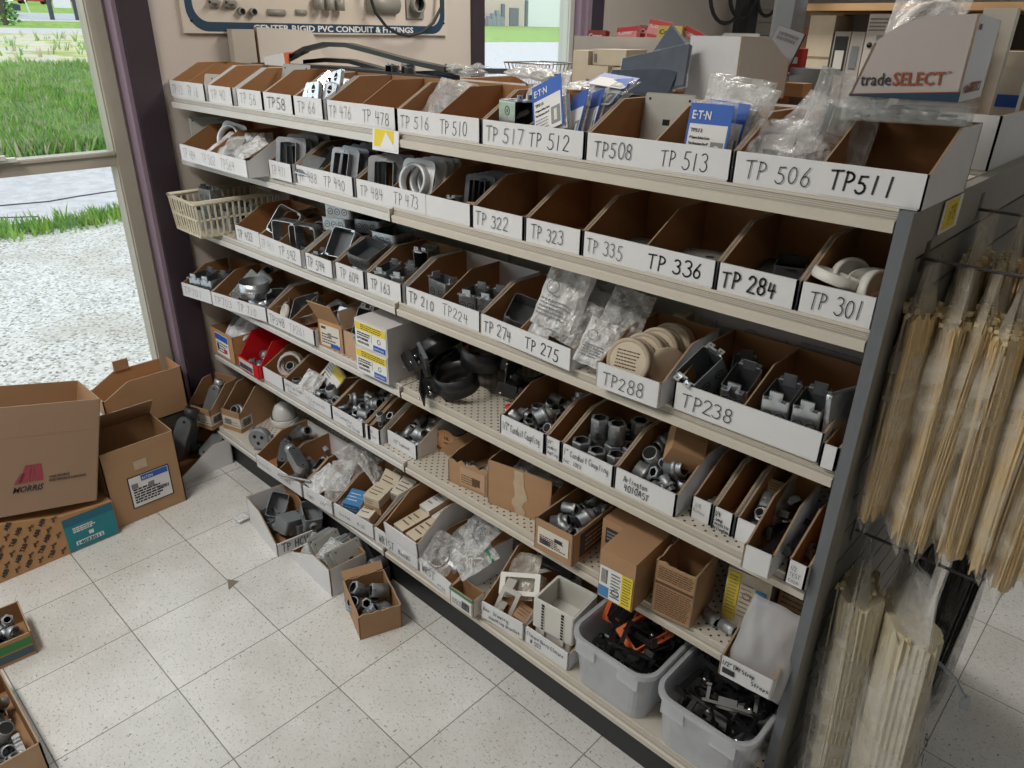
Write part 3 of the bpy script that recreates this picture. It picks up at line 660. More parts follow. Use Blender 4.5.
# ------------------------------------------------------------------ bins
def side_poly(x, d, h, hf, slope): return [(x, 0, 0), (x, d, 0), (x, d, h), (x, slope, h), (x, .012, hf), (x, 0, hf)]
def carton_bin(b, w, d, h, hf, slope=.115, t=.004, mo=0, mi_=1, me=2, back=1, M=None):
    """an open fronted parts bin: low front, sides that step up to the back"""
    b.box(t, t, 0, w-t, d-t, t, [mo, mi_]+[mo]*4, M)
    b.slab([(0,0,0),(w,0,0),(w,0,hf),(0,0,hf)], t, mo, mi_, mo, M)
    b.slab([(w,d,0),(0,d,0),(0,d,h),(w,d,h)], t, mo, back, me, M)
    R = side_poly(w, d, h, hf, slope); L_ = [(0, y, z) for _, y, z in R][::-1]
    b.slab(R, t, mo, mi_, me, M); b.slab(L_, t, mo, mi_, me, M)
def bin_at(P0, P1, z, label, texts=(), div=(), hf=.052, h=.108, d=.23, group='white parts bins on the shelf', back=1, mats=None, slope=.115, cat='bin', name='parts_bin', seam=True, th=None, tw=.0016, pitch=0, mt=None):
    """a bin whose front bottom edge runs from P0 to P1 (x, y) at height z; texts: (text, start fraction, width fraction, base height, letter height, pen width)"""
    x0, y0 = P0; x1, y1 = P1; w = math.hypot(x1-x0, y1-y0); a = math.atan2(y1-y0, x1-x0)
    t = thing(name, label, cat, (x0, y0, z+.0006), (pitch, 0, a), group)
    b = MB(); carton_bin(b, w, d, h, hf, slope, back=back); b.build('bin_body', mats or [WHITE, BROWN, EDGE, KRAFTL], t)
    for f in div:
        q = MB(); R = side_poly(w*f, d-.006, h-.002, hf-.002, slope); R = [(x, max(y, .005), max(zz, .0045)) for x, y, zz in R]
        q.slab(R, .003, 1, 1, 2); q.build('divider', mats or [WHITE, BROWN, EDGE], t)
    if seam:
        for f, g in zip(div, list(div[1:])+[1.]): MB().box(w*f+.004, -.0012, .003, w*g-.002, -.0002, hf+.001).build('front_flap', (mats or [WHITE])[0], t)
    for k, T_ in enumerate(texts):
        tx, fx, fw, zb, lh = T_[:5]; pw = T_[5] if len(T_) > 5 else tw
        write(t, tx, frame((w*fx, -.0014, zb), (1,0,0), (0,0,1)), lh, pw, w*fw, mt, seed=k+len(label))
    return t
def TPT(s, fx=.16, fw=.62, pw=.0016, zb=.011, lh=.030): return (s, fx, fw, zb, lh, pw)
# top shelf --------------------------------------------------------
z1 = ZT[0]; Y1 = .014
def row(z, y, x0, x1, label, texts=(), div=(), **k): return bin_at((x0, y), (x1, y), z, label, texts, div, **k)
row(z1, Y1, -.022, .238, 'white bin at the wall end of the top shelf, marked TP16', [TPT('TP 13', .1, .3, .0011), TPT('TP 16', .54, .3, .0011)], (.47,))
row(z1, Y1, .262, .422, 'white empty bin marked TP40, second on the top shelf', [TPT('TP 40', pw=.0011)])
row(z1, Y1, .453, .606, 'white bin marked TP56 holding a leaning grey plate', [TPT('TP 56', pw=.0011)])
row(z1, Y1, .612, .774, 'white empty bin marked TP58 on the top shelf', [TPT('TP58', pw=.0020)], h=.11)
row(z1, Y1, .779, .926, 'white bin marked TP66 filled with metal outlet covers', [TPT('TP 66', pw=.0013)])
row(z1, Y1, .944, 1.242, 'white double empty bin marked TP476 and TP478', [TPT('TP 476', .05, .34, .0012), TPT('TP 478', .55, .38, .0014)], (.49,))
row(z1, Y1, 1.247, 1.540, 'white double bin marked TP516 and TP510, one side holding a bagged part', [TPT('TP 516', .05, .38, .0014), TPT('TP 510', .55, .32, .0015)], (.49,))
row(z1, Y1, 1.545, 1.834, 'white double bin marked TP517 and TP512 stuffed with blue headed packets', [TPT('TP 517', .05, .40, .0016), TPT('TP 512', .50, .38, .0018)], (.46,))
row(z1, Y1, 1.838, 2.153, 'white double bin marked TP508 and TP513 with a grey plate standing in it', [TPT('TP508', .07, .30, .0017), TPT('TP 513', .56, .31, .0017)], (.49,))
row(z1, Y1, 2.157, 2.463, 'white double bin marked TP506 and TP511 at the end of the top shelf', [TPT('TP 506', .08, .38, .0017), TPT('TP511', .55, .33, .0034, .014, .029)], (.49,))
# second shelf -----------------------------------------------------
z2 = ZT[1]; Y2 = .012
bin_at((.128, -.052), (.603, -.062), z2, 'wide white bin of bagged hardware hanging over the front of the second shelf', [TPT('TP 484', .06, .2, .0010), TPT('TP 502', .36, .2, .0010), TPT('TP564', .64, .2, .0010)], (.45,), d=.28)
row(z2, .0, .622, .752, 'white bin marked TP471 of dark mud rings on the second shelf', [TPT('TP 471', pw=.0011)])
row(z2, Y2, .757, 1.043, 'white double bin marked TP488 and TP490 of black box covers', [TPT('TP 488', .06, .34, .0012), TPT('TP 490', .52, .36, .0014)], (.43,))
row(z2, Y2, 1.056, 1.510, 'white triple bin marked TP484 and TP473 with a big round ring sticking up', [TPT('TP 484', .05, .22, .0013), TPT('TP 473', .37, .22, .0014)], (.33, .65))
row(z2, Y2, 1.515, 1.679, 'white empty bin marked TP322', [TPT('TP 322', .08, .66, .0017)])
row(z2, Y2, 1.684, 1.842, 'white empty bin marked TP323', [TPT('TP 323', .12, .60, .0017)])
row(z2, Y2, 1.846, 2.153, 'white double bin marked TP335 and TP336 with flat plates at the bottom', [TPT('TP 335', .04, .30, .0015), TPT('TP 336', .53, .40, .0032)], (.495,))
row(z2, Y2, 2.157, 2.307, 'white nearly empty bin marked TP284', [TPT('TP 284', .08, .70, .0034)])
row(z2, Y2, 2.311, 2.437, 'white bin marked TP301 of round white caps', [TPT('TP 301', .16, .72, .0018)])
# third shelf ------------------------------------------------------
z3 = ZT[2]; Y3 = .012
row(z3, .018, .302, .470, 'white bin marked TP403 beside the plastic basket', [TPT('TP 403', .12, .62, .0018)])
bin_at((.474, .014), (.752, .0), z3, 'white double bin marked TP592 with square steel boxes poking out', [TPT('TP 411', .06, .34, .0011), TPT('TP 592', .50, .40, .0018)], (.44,))
row(z3, .0, .776, .920, 'white bin marked TP594 packed with square steel boxes', [TPT('TP 594', .1, .66, .0018)])
row(z3, .008, .925, 1.068, 'white bin marked TP604 with one square steel box on top', [TPT('TP 604', .18, .66, .0016)])
row(z3, Y3, 1.075, 1.233, 'white bin marked TP163 of steel switch boxes', [TPT('TP 163', .14, .56, .0018)])
row(z3, Y3, 1.250, 1.540, 'white double bin marked TP210 and TP224 of steel switch boxes', [TPT('TP 210', .06, .36, .0020), TPT('TP224', .53, .34, .0014)], (.48,), back=0)
bin_at((1.544, .010), (1.848, -.008), z3, 'white double bin marked TP274 and TP275 overflowing with plastic bags', [TPT('TP 274', .05, .33, .0020), TPT('TP 275', .53, .36, .0026)], (.44,), back=0)
bin_at((1.932, -.026), (2.088, -.022), z3, 'white bin marked TP288 of round tan spools', [TPT('TP288', .12, .66, .0018)], hf=.056)
bin_at((2.104, .004), (2.404, .004), z3, 'cream fronted double bin marked TP238 of steel switch boxes', [TPT('TP238', .07, .38, .0020)], (.49,), hf=.058)
row(z3, -.004, 2.408, 2.437, 'narrow white bin squeezed against the end panel', [], hf=.045, h=.06)
# fourth shelf -----------------------------------------------------
z4 = ZT[3]; Y4 = .012
bin_at((.004, -.083), (.178, -.052), z4, 'white bin marked TP701 hanging over the wall end of the fourth shelf', [TPT('TP701', .1, .62, .0011)], h=.10)
bin_at((.184, -.054), (.488, -.004), z4, 'white double bin marked TP703 and TP710 of round steel boxes', [TPT('TP703', .06, .34, .0012), TPT('TP 710', .5, .34, .0012)], (.46,))
row(z4, -.004, .492, .786, 'white double bin marked TP348 with a beige box lying in it', [TPT('TP348', .06, .34, .0016), TPT('TP261', .5, .34, .0011)], (.49,))
row(z4, Y4, 1.614, 1.764, 'white bin lettered 1/2 conduit coupling', [('1/2" Conduit Coupling', .06, .86, .018, .022, .0014)], hf=.054)
row(z4, Y4, 1.768, 1.816, 'narrow white bin lettered 3/4 conduit coupling', [('3/4"', .12, .4, .038, .010, .0011), ('Conduit', .1, .7, .024, .010, .0011), ('Coupling', .1, .8, .009, .010, .0011)], hf=.054)
row(z4, Y4, 1.820, 1.972, 'white bin lettered 1 inch conduit coupling, full of upright couplings', [('1" Conduit Coupling', .05, .88, .029, .016, .0014), ('Inc. 1023', .05, .36, .008, .011, .0012)], hf=.054)
row(z4, Y4, 1.976, 2.137, 'white bin lettered 4010AST with a small carton thrown in', [('Arlington', .16, .40, .032, .014, .0015), ('4010AST', .18, .42, .009, .017, .0018)], hf=.056)
row(z4, .040, 2.158, 2.207, 'narrow white bin with a faint label, first of the narrow ones', [('3/8', .2, .3, .032, .009, .0006), ('Romex', .15, .6, .018, .009, .0006)], hf=.052)
row(z4, .036, 2.212, 2.258, 'narrow white bin lettered 3/4 comp connector', [('3/4', .1, .3, .036, .012, .0014), ('Comp', .06, .5, .024, .010, .0014), ('connector', .06, .85, .014, .009, .0012), ('Arlington', .1, .8, .003, .009, .0014)], hf=.054)
row(z4, .036, 2.263, 2.315, 'narrow white bin with no writing on the fourth shelf', [], hf=.052)
bin_at((2.318, -.036), (2.376, -.033), z4, 'narrow white bin pulled forward over the shelf edge', [], hf=.054)
row(z4, -.016, 2.398, 2.437, 'narrow white bin marked 1/2 test against the end post', [('1/2', .2, .3, .034, .010, .0008), ('TEST', .2, .55, .020, .009, .0008), ('conn', .2, .55, .007, .009, .0008)], hf=.052)
# fifth shelf ------------------------------------------------------
z5 = ZT[4]; Y5 = .004
row(z5, Y5, .385, .527, 'plain white bin of coiled cable beside the red bins', [], hf=.052)
row(z5, Y5, .531, .830, 'white double bin with an open label carton tipped into it', [('3/8 Flex conn', .04, .38, .03, .012, .0011), ('Squeeze', .1, .22, .012, .010, .0010), ('1/2 Connector', .48, .42, .024, .012, .0011), ('D-C', .55, .12, .008, .010, .0010)], (.45,))
row(z5, Y5, .834, 1.008, 'white bin lettered 1/2 connector, heaped with fittings', [('1/2 Connector', .08, .6, .026, .012, .0011), ('Set Screw', .5, .4, .009, .012, .0011)])
row(z5, .008, 1.011, 1.030, 'very narrow white bin of small screws', [], hf=.05)
row(z5, .012, 1.032, 1.083, 'narrow white bin holding a few fittings beside the half inch bin', [('3/4', .1, .3, .03, .010, .0009), ('Conn', .1, .6, .014, .010, .0009)], hf=.05)
row(z5, .036, 1.090, 1.236, 'white bin lettered 1/2 locknut with round bushings', [('1/2" Locknut', .22, .56, .02, .012, .0013)], hf=.05)
# bottom deck ------------------------------------------------------
z6 = ZBASE; Y6 = -.082
bin_at((.510, -.133), (.803, -.126), z6, 'white double bin of cast conduit bodies on the bottom deck', [('Condulets', .05, .30, .022, .012, .0011), ('3/4 LB', .55, .24, .022, .012, .0010)], (.5,), back=0)
bin_at((.808, -.124), (.966, -.112), z6, 'white bin of crumpled plastic bags beside the little cartons', [('Caps', .15, .24, .02, .014, .0011), ('1/2', .6, .16, .02, .012, .0011)], (.45,), back=0)
bin_at((.970, -.110), (1.166, -.094), z6, 'white bin of small cream cartons on the bottom deck', [('Screws', .15, .3, .02, .013, .0012), ('8-32', .6, .2, .02, .012, .0011)])
bin_at((1.172, -.096), (1.380, -.092), z6, 'white bin lettered WRIST with another bin sitting on it', [('WRIST', .12, .36, .012, .030, .0020), ('Bands', .56, .28, .014, .016, .0016)], hf=.054)
bin_at((1.384, -.092), (1.545, -.108), z6, 'white bin lettered WRST below the zip bags', [('WRST', .1, .42, .016, .028, .0020), ('misc', .6, .24, .010, .013, .0014)], hf=.054)
bin_at((1.652, -.096), (1.797, -.080), z6, 'white bin of drop-in brackets lettered drawing mounting bracket', [('Box, Drawing', .06, .6, .032, .012, .0014), ('mounting Bracket', .2, .72, .012, .012, .0014)], hf=.056)
bin_at((1.801, -.080), (1.948, -.078), z6, 'white bin lettered closure around a stack of plastic boxes', [('Closure Barry Closure', .06, .84, .034, .012, .0014), ('# 553', .14, .26, .012, .014, .0014)], hf=.056, h=.075)
# ------------------------------------------------------------------ kinds of contents (each mesh stands on z = 0)
def rrect(w, l, r, n=4):
    P = []
    for cx, cy, a0 in ((w/2-r, l/2-r, 0), (-w/2+r, l/2-r, 90), (-w/2+r, -l/2+r, 180), (w/2-r, -l/2+r, 270)):
        P += [(cx+r*math.cos(math.radians(a0+90*i/n)), cy+r*math.sin(math.radians(a0+90*i/n))) for i in range(n+1)]
    return P
def cup(b, P, h, t, mo=0, mi_=1, M=None, floor=True):
    """open topped shell from an outline (counter-clockwise)"""
    k = len(P); cx = sum(p[0] for p in P)/k; cy = sum(p[1] for p in P)/k
    mx = max(max(abs(p[0]-cx), abs(p[1]-cy)) for p in P); f = 1-t/mx
    Q = [((p[0]-cx)*f+cx, (p[1]-cy)*f+cy) for p in P]
    vs = [(x, y, 0) for x, y in P]+[(x, y, h) for x, y in P]+[(x, y, h) for x, y in Q]+[(x, y, t) for x, y in Q]
    fs = []; ms = []
    for i in range(k):
        j = (i+1) % k
        fs += [(i, j, j+k, i+k), (i+k, j+k, j+2*k, i+2*k), (i+2*k, j+2*k, j+3*k, i+3*k)]; ms += [mo, mo, mi_]
    fs += [list(range(k-1, -1, -1)), list(range(3*k, 4*k))]; ms += [mo, mi_]
    b.add(vs, fs, ms, M)
def kos(b, M, n, sp, r=.0095, mi=2):
    """knock-outs: slightly raised rings with a dark pry slot"""
    for i in range(n):
        x = (i-(n-1)/2)*sp
        b.lathe([(r-.0014, .0002), (r-.0012, .0008), (r, .0008), (r+.0004, .0002)], 14, mi, M @ TR(x, 0, 0), True)
        b.box(x-.0035, -.0012, .0002, x+.0035, .0012, .0009, mi, M)
def plate_ring(b, Po, Pi, z0, z1, mi=0, M=None):
    k = len(Po)
    vs = [(x, y, z0) for x, y in Po]+[(x, y, z1) for x, y in Po]+[(x, y, z1) for x, y in Pi]+[(x, y, z0) for x, y in Pi]
    fs = []
    for i in range(k):
        j = (i+1) % k; fs += [(i, j, j+k, i+k), (i+k, j+k, j+2*k, i+2*k), (i+2*k, j+2*k, j+3*k, i+3*k), (i+3*k, j+3*k, j, i)]
    b.add(vs, fs, mi, M)
K = {}
def kind(name):
    def deco(fn): K[name] = fn(); return fn
    return deco
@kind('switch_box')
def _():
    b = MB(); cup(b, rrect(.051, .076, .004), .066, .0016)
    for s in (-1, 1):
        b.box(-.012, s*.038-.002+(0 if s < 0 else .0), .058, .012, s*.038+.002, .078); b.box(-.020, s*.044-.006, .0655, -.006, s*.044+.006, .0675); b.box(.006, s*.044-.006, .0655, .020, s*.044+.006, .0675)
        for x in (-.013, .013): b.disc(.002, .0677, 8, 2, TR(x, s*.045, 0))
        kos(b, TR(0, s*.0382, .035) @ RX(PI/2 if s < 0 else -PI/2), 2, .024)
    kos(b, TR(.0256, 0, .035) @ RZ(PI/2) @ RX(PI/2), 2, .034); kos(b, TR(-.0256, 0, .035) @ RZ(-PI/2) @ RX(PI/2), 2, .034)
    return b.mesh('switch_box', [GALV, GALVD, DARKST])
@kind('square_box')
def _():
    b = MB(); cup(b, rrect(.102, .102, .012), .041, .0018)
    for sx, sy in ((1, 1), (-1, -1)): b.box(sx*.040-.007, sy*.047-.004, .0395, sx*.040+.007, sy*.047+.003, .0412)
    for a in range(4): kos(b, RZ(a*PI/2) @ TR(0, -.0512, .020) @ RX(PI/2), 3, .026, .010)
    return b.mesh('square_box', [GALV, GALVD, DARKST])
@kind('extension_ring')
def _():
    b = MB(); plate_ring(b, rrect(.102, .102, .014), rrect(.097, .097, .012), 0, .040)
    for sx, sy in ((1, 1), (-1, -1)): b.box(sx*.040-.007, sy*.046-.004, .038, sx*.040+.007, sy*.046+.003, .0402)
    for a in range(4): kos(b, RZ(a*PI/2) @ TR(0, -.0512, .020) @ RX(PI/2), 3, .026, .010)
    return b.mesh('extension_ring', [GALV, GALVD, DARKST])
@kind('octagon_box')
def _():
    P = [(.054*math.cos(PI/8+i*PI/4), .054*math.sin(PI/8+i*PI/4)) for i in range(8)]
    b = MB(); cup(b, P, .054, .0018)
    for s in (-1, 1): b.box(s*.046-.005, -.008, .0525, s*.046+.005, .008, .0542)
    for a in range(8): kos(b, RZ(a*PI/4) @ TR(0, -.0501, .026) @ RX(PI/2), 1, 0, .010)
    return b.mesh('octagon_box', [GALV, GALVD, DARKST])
@kind('round_box')
def _():
    b = MB(); b.lathe([(0,0),(.052,0),(.052,.054),(.0503,.054),(.0503,.002),(0,.002)], 24, [0,0,0,1,1]); b.lathe([(.052,.024),(.0535,.026),(.052,.028)], 24, 0)
    for a in range(6): kos(b, RZ(a*PI/3) @ TR(0, -.0524, .014) @ RX(PI/2), 1, 0, .009)
    return b.mesh('round_box', [GALV, GALVD, DARKST])
def mud_ring(mt):
    b = MB(); plate_ring(b, rrect(.104, .104, .012), rrect(.052, .072, .004), 0, .0022); plate_ring(b, rrect(.056, .076, .005), rrect(.052, .072, .004), .002, .018)
    for s in (-1, 1): b.box(-.009, s*.040-.004, .016, .009, s*.040+.004, .018)
    return b.mesh('mud_ring', [mt])
K['mud_ring'] = mud_ring(mat('ring_steel', (.30,.31,.33), .4, .7, var=.3, scale=40)); K['mud_ring_dark'] = mud_ring(mat('ring_dark', (.10,.105,.11), .45, .6, var=.3, scale=40))
@kind('plaster_ring')
def _():
    b = MB(); plate_ring(b, rrect(.112, .112, .018, 8), [(.041*math.cos(a), .041*math.sin(a)) for a in [math.radians(v+90*q) for q, _ in enumerate(range(4)) for v in [11.25*i for i in range(9)]]], 0, .003)
    b.lathe([(.045,.002),(.045,.022),(.038,.022),(.038,.002)], 32, 0, None, True)
    return b.mesh('plaster_ring', [mat('plaster_ring_white', (.62,.64,.66), .4, .3)])
def flat_plate(w, l, mt, holes=((0, .042), (0, -.042)), t=.0035, slot=True):
    b = MB(); P = rrect(w, l, .006); k = len(P); Q = [(x*.95, y*.95) for x, y in P]
    b.add([(x, y, 0) for x, y in P]+[(x, y, t*.6) for x, y in P]+[(x, y, t) for x, y in Q], [list(range(k-1, -1, -1)), list(range(2*k, 3*k))]+[(i, (i+1) % k, (i+1) % k+k, i+k) for i in range(k)]+[(i+k, (i+1) % k+k, (i+1) % k+2*k, i+2*k) for i in range(k)])
    for x, y in holes: b.disc(.0028, t+.0003, 10, 1, TR(x, y, 0))
    if slot: b.box(-.008, -.006, t, .008, .006, t+.0004, 1)
    return b.mesh('cover_plate', [mt, HOLE])
K['grey_plate'] = flat_plate(.115, .115, GREYM, [(.045,.045),(-.045,-.045),(.045,-.045),(-.045,.045)])
K['beige_plate'] = flat_plate(.07, .115, BEIGEM, slot=False)
K['steel_plate'] = flat_plate(.10, .10, GALV, [(.04,.04),(-.04,-.04)], slot=False)
@kind('outlet_cover')
def _():
    b = MB(); P = rrect(.102, .102, .01); k = len(P)
    b.add([(x, y, 0) for x, y in P]+[(x, y, .010) for x, y in P]+[(x*.93, y*.93, .013) for x, y in P], [list(range(k-1, -1, -1)), list(range(2*k, 3*k))]+[(i, (i+1) % k, (i+1) % k+k, i+k) for i in range(k)]+[(i+k, (i+1) % k+k, (i+1) % k+2*k, i+2*k) for i in range(k)])
    for y in (-.022, .022):
        b.disc(.0165, .0133, 16, 1, TR(0, y, 0)); b.box(-.0165, y-.004, .0133, .0165, y-.001, .0136, 0)
    for y in (0, -.042, .042): b.disc(.0026, .0134, 8, 1, TR(0, y, 0))
    return b.mesh('outlet_cover', [CHROME, HOLE])
def coupling(r, h, mt=ZINC):
    b = MB(); b.lathe([(r*.78,0),(r,0),(r,h*.86)], 18, 0); b.lathe([(r*1.13,h*.80),(r*1.13,h*.97),(r,h),(r*.78,h)], 6, 0, None, False); b.lathe([(r*.78,h),(r*.72,h*.5),(r*.70,.001),(0,.001)], 18, [1,1,1]); b.lathe([(0,0),(r*.78,0)], 18, 1)
    b.lathe([(r, h*.80),(r*1.13,h*.80)], 6, 0, None, False); b.lathe([(r*1.02,h*.42),(r*1.04,h*.44),(r*1.02,h*.46)], 18, 0)
    return b.mesh('conduit_coupling', [mt, HOLE])
K['coupling'] = coupling(.021, .052); K['coupling_small'] = coupling(.0135, .036)
@kind('connector')
def _():
    b = MB(); b.lathe([(.0095,0),(.0115,0),(.0115,.022)], 14, 0); b.lathe([(.0115,.022),(.0165,.022),(.0165,.028),(.0115,.028)], 6, 0, None, False); b.lathe([(.0108,.028),(.0112,.030),(.0102,.031),(.0112,.033),(.0102,.034),(.0112,.036),(.0102,.037),(.0110,.039),(.0085,.0395),(.008,.004),(0,.004)], 14, [0,0,0,0,0,0,0,0,1,1]); b.lathe([(0,.0005),(.0095,.0)], 14, 1); b.tube([(.0105,0,.012),(.0165,0,.012)], .0032, 8, 0)
    return b.mesh('conduit_connector', [ZINC, HOLE])
@kind('connector_big')
def _():
    b = MB(); b.lathe([(.016,0),(.019,0),(.019,.020),(.023,.022),(.023,.030),(.018,.032)], 16, 0); b.lathe([(.018,.032),(.0165,.034),(.018,.036),(.0165,.038),(.018,.040),(.0165,.042),(.0175,.045),(.014,.0455),(.013,.006),(0,.006)], 16, [0]*7+[1,1]); b.lathe([(0,.0005),(.016,0)], 16, 1)
    return b.mesh('conduit_connector', [ZINC, HOLE])
@kind('locknut')
def _():
    b = MB(); P = []; k = 24
    for i in range(k):
        r = .0165 if i % 3 else .0185; P.append((r*math.cos(2*PI*i/k), r*math.sin(2*PI*i/k)))
    plate_ring(b, P, [(.0115*math.cos(2*PI*i/k), .0115*math.sin(2*PI*i/k)) for i in range(k)], 0, .0045)
    return b.mesh('locknut', [ZINC])
@kind('bushing')
def _():
    b = MB(); b.lathe([(.0125,0),(.0165,0),(.0165,.006),(.0195,.007),(.0195,.016),(.0175,.018),(.013,.018),(.0125,0)], 18, [0,0,0,0,0,0,1])
    return b.mesh('bushing', [ZINC, GALVD])
@kind('strap')
def _():
    b = MB(); prof = [(.020,0),(.012,0)]+[(.012*math.cos(math.radians(a)), .012*math.sin(math.radians(a))+.002) for a in range(0, 181, 20)]+[(-.012,0),(-.034,0)]
    n = len(prof); vs = []
    for (x, z) in prof:
        for dy in (-.008, .008): vs += [(x, dy, z), (x*.93, dy, z+.0015)]
    fs = []
    for i in range(n-1):
        a = i*4; c = a+4; fs += [(a, a+2, c+2, c), (a+1, c+1, c+3, a+3), (a, c, c+1, a+1), (a+2, a+3, c+3, c+2)]
    b.add(vs, fs, 0); b.disc(.003, .0018, 8, 1, TR(-.025, 0, 0))
    return b.mesh('conduit_strap', [CHROME, HOLE])
def condulet(mt=GREYC):
    b = MB(); P = rrect(.042, .125, .020, 5); k = len(P)
    b.add([(x*.82, y*.94, 0) for x, y in P]+[(x, y, .014) for x, y in P]+[(x, y, .036) for x, y in P], [list(range(k-1, -1, -1)), list(range(2*k, 3*k))]+[(i+s*k, (i+1) % k+s*k, (i+1) % k+(s+1)*k, i+(s+1)*k) for i in range(k) for s in (0, 1)], 0, None, False)
    cP = [(x*.95, y*.96) for x, y in P]; b.add([(x, y, .036) for x, y in cP]+[(x, y, .040) for x, y in cP], [list(range(k, 2*k))]+[(i, (i+1) % k, (i+1) % k+k, i+k) for i in range(k)], 1)
    for y in (-.048, .048): b.disc(.004, .0406, 10, 2, TR(0, y, 0))
    b.lathe([(.012,0),(.017,0),(.019,.024),(.013,.024),(.012,.004)], 14, [0,0,0,2], TR(0, .060, .018) @ RX(-PI/2)); b.lathe([(.017,0),(.019,.020),(.013,.020),(.0,.018)], 14, [0,0,2], TR(0, -.040, 0) @ RX(PI) @ TR(0,0,-.003))
    return b.mesh('conduit_elbow', [mt, GALVD, HOLE])
K['condulet'] = condulet(); K['condulet_light'] = condulet(mat('cast_light', (.46,.47,.48), .4, .6, var=.15, scale=40)); K['condulet_dark'] = condulet(mat('pvc_dark_grey', (.028,.030,.034), .5, var=.1, scale=30))
@kind('spool')
def _():
    b = MB(); b.lathe([(0,0),(.050,0),(.054,.004),(.054,.010),(.051,.012),(.051,.030),(.054,.032),(.054,.040),(.050,.044),(.046,.042),(0,.042)], 30, 0); b.disc(.044, .0424, 24, 1)
    r = random.Random(2); lines(b, TR(0, 0, .0418), -.030, -.02, .028, .026, 6, .003, r, 2)
    return b.mesh('spool', [TANP, CREAMBOX, INKBR])
@kind('tan_disc')
def _():
    b = MB(); b.lathe([(0,0),(.048,0),(.052,.004),(.052,.012),(.049,.015),(.040,.016),(0,.014)], 30, 0); return b.mesh('tan_disc', [TANP])
@kind('white_cap')
def _():
    b = MB(); b.lathe([(0,.004),(.036,.004),(.036,0),(.044,0),(.046,.006),(.046,.018),(.043,.020),(.040,.020),(.038,.008),(0,.008)], 28, 0); return b.mesh('pvc_cover', [PVCW])
@kind('bracket_frame')
def _():
    b = MB(); plate_ring(b, rrect(.085, .115, .006), rrect(.060, .090, .004), 0, .006); 
    for s in (-1, 1): b.box(-.006, s*.052-.004, .004, .006, s*.052+.004, .040); b.box(-.012, s*.052-.006, .038, .012, s*.052+.006, .043)
    for s in (-1, 1): b.box(s*.036-.005, -.02, .004, s*.036+.005, .02, .018)
    b.lathe([(.0,.0),(.005,.0),(.005,.008),(0,.008)], 8, 1, TR(.034, .046, .004)); 
    return b.mesh('mounting_bracket', [BLACKP, CHROME])
@kind('bracket_frame_orange')
def _():
    b = MB(); plate_ring(b, rrect(.085, .115, .004), rrect(.060, .086, .004), 0, .007); plate_ring(b, rrect(.066, .094, .004), rrect(.060, .086, .004), .006, .020)
    for s in (-1, 1): b.disc(.003, .0073, 8, 1, TR(.036, s*.03, 0))
    return b.mesh('mounting_bracket', [ORANGE, HOLE])
@kind('black_arm')
def _():
    b = MB(); b.box(-.007, -.055, 0, .007, .055, .004); b.box(-.007, -.055, .004, .007, -.051, .022); b.box(-.012, .045, .004, .012, .055, .014); b.box(-.002, -.05, .004, .002, .045, .010)
    return b.mesh('bracket_arm', [BLACKP])
@kind('tiny_screw')
def _():
    b = MB(); b.lathe([(0,.022),(.002,.020),(.002,.004),(.005,.003),(.005,0),(0,0)], 8, 0); return b.mesh('screw', [CHROME])
@kind('cable_coil')
def _():
    b = MB(); P = []
    for i in range(80):
        a = i*2*PI/16; r = .036+.004*math.sin(i*.7); P.append((r*math.cos(a), r*math.sin(a), .006+.0055*(i/16)))
    b.tube(P, .0042, 7, 0); return b.mesh('cable_coil', [mat('coil_sheath', (.46,.42,.38), .45)])
def small_carton(w, d, h, m_, print_=INKBR, seed=0, side=None):
    b = MB(); b.box(-w/2, -d/2, 0, w/2, d/2, h, [0, 0, 0, 2 if side else 0, 0, 0]); r = random.Random(seed)
    M = frame((-w/2, -d/2, 0), (1,0,0), (0,0,1)); lines(b, M, w*.1, h*.15, w*.85, h*.8, 2, h*.09, r, 1, .0006, .5)
    lines(b, TR(0, 0, h), -w*.38, -d*.3, w*.38, d*.3, 3, d*.05, r, 1, .0006, .4)
    b.add([(-w/2, -.0004, h+.0004), (w/2, -.0004, h+.0004), (w/2, .0004, h+.0004), (-w/2, .0004, h+.0004)], [(0,1,2,3)], 1)
    return b.mesh('small_carton', [m_, print_, side or m_])
K['box_cream'] = small_carton(.062, .075, .034, CREAMBOX, seed=1); K['box_white'] = small_carton(.050, .080, .038, PAPER2, seed=2); K['box_blue'] = small_carton(.058, .070, .036, BLUEL, PAPER, 3, PAPER2); K['box_tan'] = small_carton(.066, .070, .030, KRAFTL, seed=4); K['box_long'] = small_carton(.05, .10, .032, CREAMBOX, seed=5, side=KRAFT2); K['box_whitep'] = small_carton(.048, .10, .030, PAPER, INKG, 6, KRAFTL)
